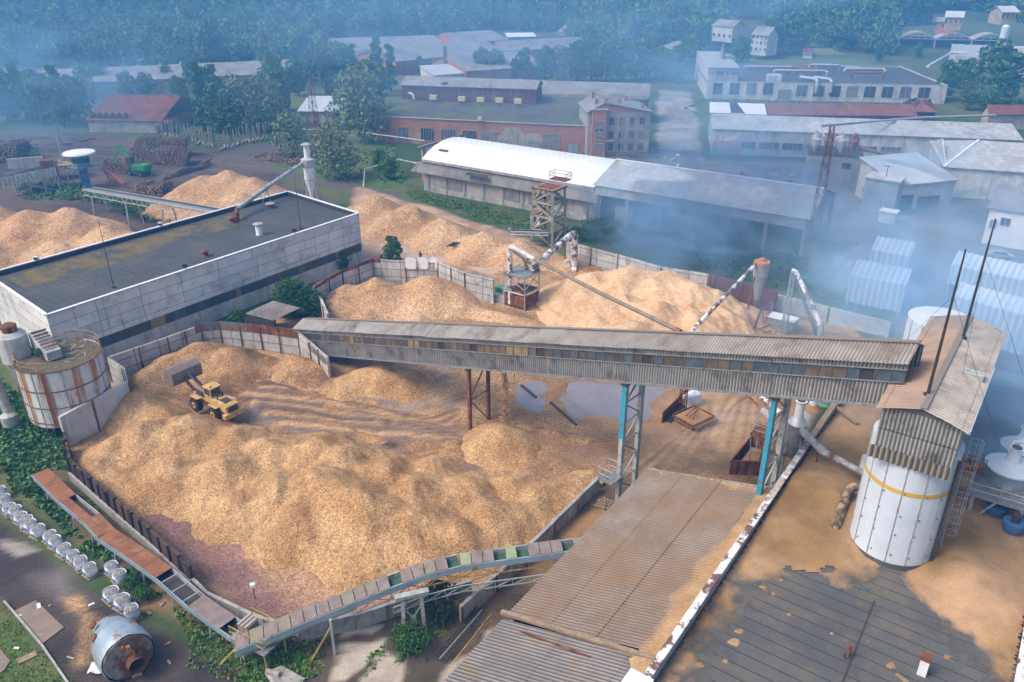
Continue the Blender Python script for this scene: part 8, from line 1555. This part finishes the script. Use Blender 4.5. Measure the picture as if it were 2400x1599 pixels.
# wooded hillside: one mass of crowns
rg = np.random.default_rng(5); prot = [leafq(crownpts(np.random.default_rng(90+k), 210, 4.6, [11, 13, 10, 15][k], 1.0, nb=12, shape=['round', 'round', 'willow', 'tall'][k]), 1.05, np.random.default_rng(60+k)) for k in range(4)]
xx = rg.uniform(-480, 520, 26000); yy = rg.uniform(330, 760, 26000); zz = hill(xx, yy); keepf = []
occ = set()
for i in range(len(xx)):
    u, v = PIX((xx[i], yy[i], zz[i]))
    if u < -120 or u > 2520: continue
    lim = 158 if u < 760 else 92 if u < 1120 else 75 if u < 1330 else 130 if u < 1480 else 112 if u < 1600 else 112 if u < 1950 else 130
    if v > lim or v < -70: continue
    if u > 1560 and fbm(np.array([xx[i]]), np.array([yy[i]]), .02, 3, 4)[0] > (.53 if v > 30 else .60): continue
    if 1790 < u < 2020 and 2 < v < 40: continue
    if 1700 < u < 1800 and 45 < v < 112: continue
    if 1650 < u < 1720 and 38 < v < 80: continue
    if 60 < v and 2090 < u < 2420: continue
    if 1990 < u < 2030 and v > 80: continue
    if 2195 < u and 55 < v: continue
    key = (int(xx[i]/5.2), int(yy[i]/5.2))
    if key in occ: continue
    occ.add(key); keepf.append(i)
fs = [[], []]
for i in keepf:
    p = prot[rg.integers(0, 4)]; a = rg.uniform(0, 6.28); s = rg.uniform(.7, 1.25); c_, s_ = math.cos(a)*s, math.sin(a)*s
    fs[rg.random() < .35].append(np.stack([p[:, 0]*c_-p[:, 1]*s_+xx[i], p[:, 0]*s_+p[:, 1]*c_+yy[i], p[:, 2]*s*rg.uniform(.85, 1.2)+zz[i]], 1))
M_for = mat('forest_leaves', (.10, .20, .055), (.14, .23, .06), sc=.06, rough=.8, bump=0, c3=(.15, .21, .06), s3=.04, t3=(.5, .65), bsc=.6)
tag(npmesh('forest', np.concatenate(fs[0]), 4, M_for), 'dense deciduous forest covering the hillside', kind='stuff')
tag(npmesh('forest', np.concatenate(fs[1]), 4, mat('forest_leaves_dark', (.05, .12, .035), (.07, .15, .04), sc=.08, rough=.8, bump=0, bsc=.6)), 'darker trees mixed through the hillside forest', kind='stuff')

# ---------------------------------------------------------------- stacked logs and empty stake racks
def logpile(label, px, rows, direc, Lg=4.0, seed=1, messy=.0):
    rr = random.Random(seed); a, c = P(*px[0]), P(*px[1]); e = (c-a); L = e.length; e = e/L; d = V(direc).normalized(); b = MB(); b2 = MB()
    for r in range(rows):
        n_ = int(L/.42*(1-r/rows*.25))
        for k in range(n_):
            rad = rr.uniform(.13, .22); q = a+e*(L*(k+.5+r*.25)/(n_+.01)*(1-.0*r)+rr.uniform(-.1, .1))+Z*(.2+r*.36+rr.uniform(-.06, .06)+(math.sin(k*.35+seed)*.3 if r else 0)); q = q+d*rr.uniform(-.3, .3)
            dd = V((d.x+rr.gauss(0, .05+messy), d.y+rr.gauss(0, .05+messy), rr.gauss(0, .03+messy*.3))).normalized(); b.tube([q, q+dd*Lg], [rad, rad*.85], 6); b2.tube([q-dd*.02, q+dd*.01], rad*.96, 6)
    o = b.build('log_stack', M_log); tag(o, label, kind='stuff'); o2 = b2.build('log_ends', M_logend, o); o2['kind'] = 'stuff'
logpile('big stack of cut logs beyond the green loader', [(300, 385), (436, 392)], 11, (-.15, 1, 0), 5, 1); logpile('second row of stacked logs behind the big stack', [(310, 365), (430, 368)], 13, (-.1, 1, 0), 4, 6)
logpile('log stack left of the green loader', [(240, 405), (322, 412)], 8, (-.2, 1, 0), 4.5, 2, .05); logpile('logs lying between the loader and the golden heap', [(315, 452), (380, 458)], 6, (.2, 1, 0), 4, 3, .1); logpile('thin row of logs climbing beside the golden heap', [(380, 425), (480, 392)], 3, (.4, 1, 0), 3, 4, .15)
logpile('stack of long logs at the far left edge', [(-40, 385), (36, 382)], 13, (.1, 1, 0), 6, 5, .03); logpile('untidy log heap before the trees right of the crossing', [(628, 380), (712, 392)], 5, (.35, 1, 0), 4, 7, .22); logpile('scattered logs on the crossing', [(590, 370), (630, 378)], 1, (1, .5, 0), 4, 8, .3)
rk = thing('stake_rack', 'empty pale log stake rack in the meadow edge', 'log rack', (0, 0, 0), 'empty stake racks in rows'); ORG[rk.name] = V((0, 0, 0))
b = MB(); b.bar((0, -2.6, .3), (0, 2.6, .3), .3); b.build('base_beam', M_rend, rk)
for y in (-2.4, 2.4): b = MB(); b.bar((0, y, .2), (rnd.uniform(-.3, .3), y*1.12, 4.4), .2); b.build('stake', M_rend, rk)
first = True; j = 0
for (u0, v0, u1, v1, n_, lb) in ((388, 318, 500, 345, 15, 'left row, on the grass'), (518, 350, 560, 340, 6, 'middle row by the crossing'), (568, 335, 625, 325, 9, 'right row before the dark trees')):
    for k in range(n_):
        q = xy(P(u0+(u1-u0)*k/(n_-1), v0+(v1-v0)*k/(n_-1)), 0); lab = 'empty pale log stake rack standing in the '+lb
        if first: rk.location = q; rk.rotation_euler.z = .3; rk['label'] = lab; first = False
        else: copytree(rk, q+V((rnd.uniform(-.5, .5), rnd.uniform(-.5, .5), 0)), .3+rnd.uniform(-.2, .2), lab)
# wires and small clutter on the yards
for k, (x, y) in enumerate(((600, 955), (545, 970), (440, 990))): q = G(1, x, y, .3); b = MB(); b.tube([q, q+V((2.2, .6, 0))], .3, 8); tag(b.build('loose_log', M_log), ['loose log on the track, right one of three', 'loose log on the track, middle one of three', 'loose log on the track by the light mast'][k], 'log')
for k, (u, v) in enumerate(((1005, 553), (1056, 590))): q = P(u, v, .3); t = thing('half_buried_grate', ['dark slatted opening in the long orange heap', 'small dark hole with slats at the foot of the orange heap'][k], 'grate', q); [(b_ := MB(), b_.bar(q+V((x*.5, -.6, 1.2)), q+V((x*.5+1.2, .8, 1.5)), .18), b_.build('slat', M_dark, t)) for x in range(-3 if k == 0 else -1, 4 if k == 0 else 2)]
rnd2 = random.Random(4)
for k in range(14):
    q = P(rnd2.uniform(20, 430), rnd2.uniform(1400, 1590), .06); b = MB(); a_ = V((rnd2.uniform(-1, 1), rnd2.uniform(-1, 1), 0)).normalized(); b.box(q, (rnd2.uniform(.2, .7), rnd2.uniform(.1, .3), .08), a_); tag(b.build('litter_piece', [M_wood, M_rend, M_bag][k % 3]), 'small scrap of board or wrapping on the soil around the lying tank', 'litter', 'litter around the lying tank')
reg = [(1560, 230, 1630, 400), (1640, 405, 1860, 430), (1940, 560, 2050, 680), (1160, 340, 1330, 355)]
for k in range(26):
    x0, y0, x1, y1 = reg[k % 4]; q = P(rnd2.uniform(x0, x1), rnd2.uniform(y0, y1), 0); b = MB(); a_ = V((rnd2.uniform(-1, 1), rnd2.uniform(-1, 1), 0)).normalized(); b.box(q+Z*.25, (rnd2.uniform(.6, 2.4), rnd2.uniform(.4, 1.2), .5), a_)
    tag(b.build('scrap_block', [M_whitew, M_rust, M_wood][k % 3]), 'scrap block or board lying about on the '+['road', 'yard before the hall', 'bare earth left of the wavy sheds', 'strip before the factory'][k % 4], 'scrap', 'scrap pieces on the '+['road', 'yard', 'bare earth', 'strip'][k % 4])
# low sheet roof between warehouse and gallery
t = thing('lean_to_roof', 'low weathered sheet roof joining the warehouse and the gallery', 'roof', P(600, 735, 2)); b = MB(); c0_, c1_, c2_, c3_ = P(575, 735, 2.6), P(640, 752, 2.2), P(760, 762, 3.4), P(640, 705, 3.6)
b.sheet(c0_, c1_-c0_, c3_-c0_, .3, .05, 3); b.build('roof', M_asb, t); b = MB(); b.prism([xy(p, -.3) for p in (c0_, c1_, c3_)], [p-Z*.2 for p in (c0_, c1_, c3_)]); b.build('wall', M_dark, t)

# ---------------------------------------------------------------- haze and smoke
b = MB(); b.box((0, 515, 47), (1840, 1190, 98)); hz_ = b.build('haze', bpy.data.materials.new('haze_air')); tag(hz_, 'thin blue haze in the air', kind='stuff')
hm = hz_.data.materials[0]; hm.use_nodes = True; nt = hm.node_tree; nt.nodes.clear(); ou = nt.nodes.new('ShaderNodeOutputMaterial'); pv = nt.nodes.new('ShaderNodeVolumePrincipled'); pv.inputs['Color'].default_value = HAZE_C if 'HAZE_C' in globals() else (.08, .43, 1, 1); pv.inputs['Density'].default_value = .0007; pv.inputs['Anisotropy'].default_value = .0
nt.links.new(pv.outputs[0], ou.inputs['Volume'])
def smoke(label, c, size, dens, ns=2.2, lo=.46, seed=0, rot=0, scol=(.40, .70, 1, 1)):
    bm = bmesh.new(); bmesh.ops.create_icosphere(bm, subdivisions=3, radius=1); me = bpy.data.meshes.new('smoke'); bm.to_mesh(me); bm.free(); o = bpy.data.objects.new('smoke', me); COL.objects.link(o)
    o.location = c; o.scale = size; o.rotation_euler.z = rot; m = bpy.data.materials.new('smoke_volume'); me.materials.append(m); m.use_nodes = True; t = m.node_tree; t.nodes.clear(); L = t.links.new
    ou = t.nodes.new('ShaderNodeOutputMaterial'); pv = t.nodes.new('ShaderNodeVolumePrincipled'); pv.inputs['Color'].default_value = scol; L(pv.outputs[0], ou.inputs['Volume'])
    tc = t.nodes.new('ShaderNodeTexCoord'); mp = t.nodes.new('ShaderNodeMapping'); mp.inputs['Location'].default_value = (seed, seed*1.7, 0); L(tc.outputs['Object'], mp.inputs[0]); n = t.nodes.new('ShaderNodeTexNoise'); n.inputs['Scale'].default_value = ns; n.inputs['Detail'].default_value = 4; n.inputs['Distortion'].default_value = 1.2; L(mp.outputs[0], n.inputs['Vector'])
    r = t.nodes.new('ShaderNodeMapRange'); L(n.outputs[0], r.inputs[0]); r.inputs[1].default_value = lo; r.inputs[2].default_value = lo+.3; r.inputs[3].default_value = 0.05
    ln = t.nodes.new('ShaderNodeVectorMath'); ln.operation = 'LENGTH'; L(tc.outputs['Object'], ln.inputs[0]); f = t.nodes.new('ShaderNodeMapRange'); f.interpolation_type = 'SMOOTHSTEP'; L(ln.outputs['Value'], f.inputs[0]); f.inputs[1].default_value = 1.0; f.inputs[2].default_value = .25; f.inputs[3].default_value = 0; f.inputs[4].default_value = 1
    a = t.nodes.new('ShaderNodeMath'); a.operation = 'MULTIPLY'; L(r.outputs[0], a.inputs[0]); L(f.outputs[0], a.inputs[1]); d = t.nodes.new('ShaderNodeMath'); d.operation = 'MULTIPLY'; L(a.outputs[0], d.inputs[0]); d.inputs[1].default_value = dens*1.7; L(d.outputs[0], pv.inputs['Density']); tag(o, label, kind='stuff')
smoke('blue smoke drifting out of the open shed', P(1600, 555, 4), (19, 13, 9), .26, seed=1, scol=(.66, .86, 1, 1))
smoke('blue smoke rising over the roofs toward the white factory', P(1640, 470, 12), (26, 40, 14), .035, seed=2)
smoke('blue smoke over the second silo and the wavy sheds', P(2170, 700, 17), (22, 19, 14), .10, seed=3, scol=(.5, .77, 1, 1))
smoke('blue smoke drifting over the head house and right yard', P(2330, 850, 16), (17, 16, 12), .12, seed=4, scol=(.45, .73, 1, 1))
smoke('blue smoke between the cyclone tower and the halls at right', P(2080, 480, 10), (45, 45, 16), .022, seed=5)
smoke('pale smoke wisp rising beside the rusty lattice mast', P(1830, 420, 14), (16, 26, 12), .03, seed=12, scol=(.6, .82, 1, 1))
smoke('blue smoke over the road beside the office block', P(1660, 280, 14), (26, 42, 18), .013, seed=6)
smoke('blue smoke lying over the trees at the far left', P(-20, 210, 12), (75, 75, 26), .014, seed=7)
smoke('blue smoke drifting across the wooded hillside', P(1480, 90, 30), (130, 90, 26), .008, seed=8)
smoke('blue smoke hanging over the hillside at the upper left', P(160, 40, 38), (160, 90, 30), .005, seed=9)
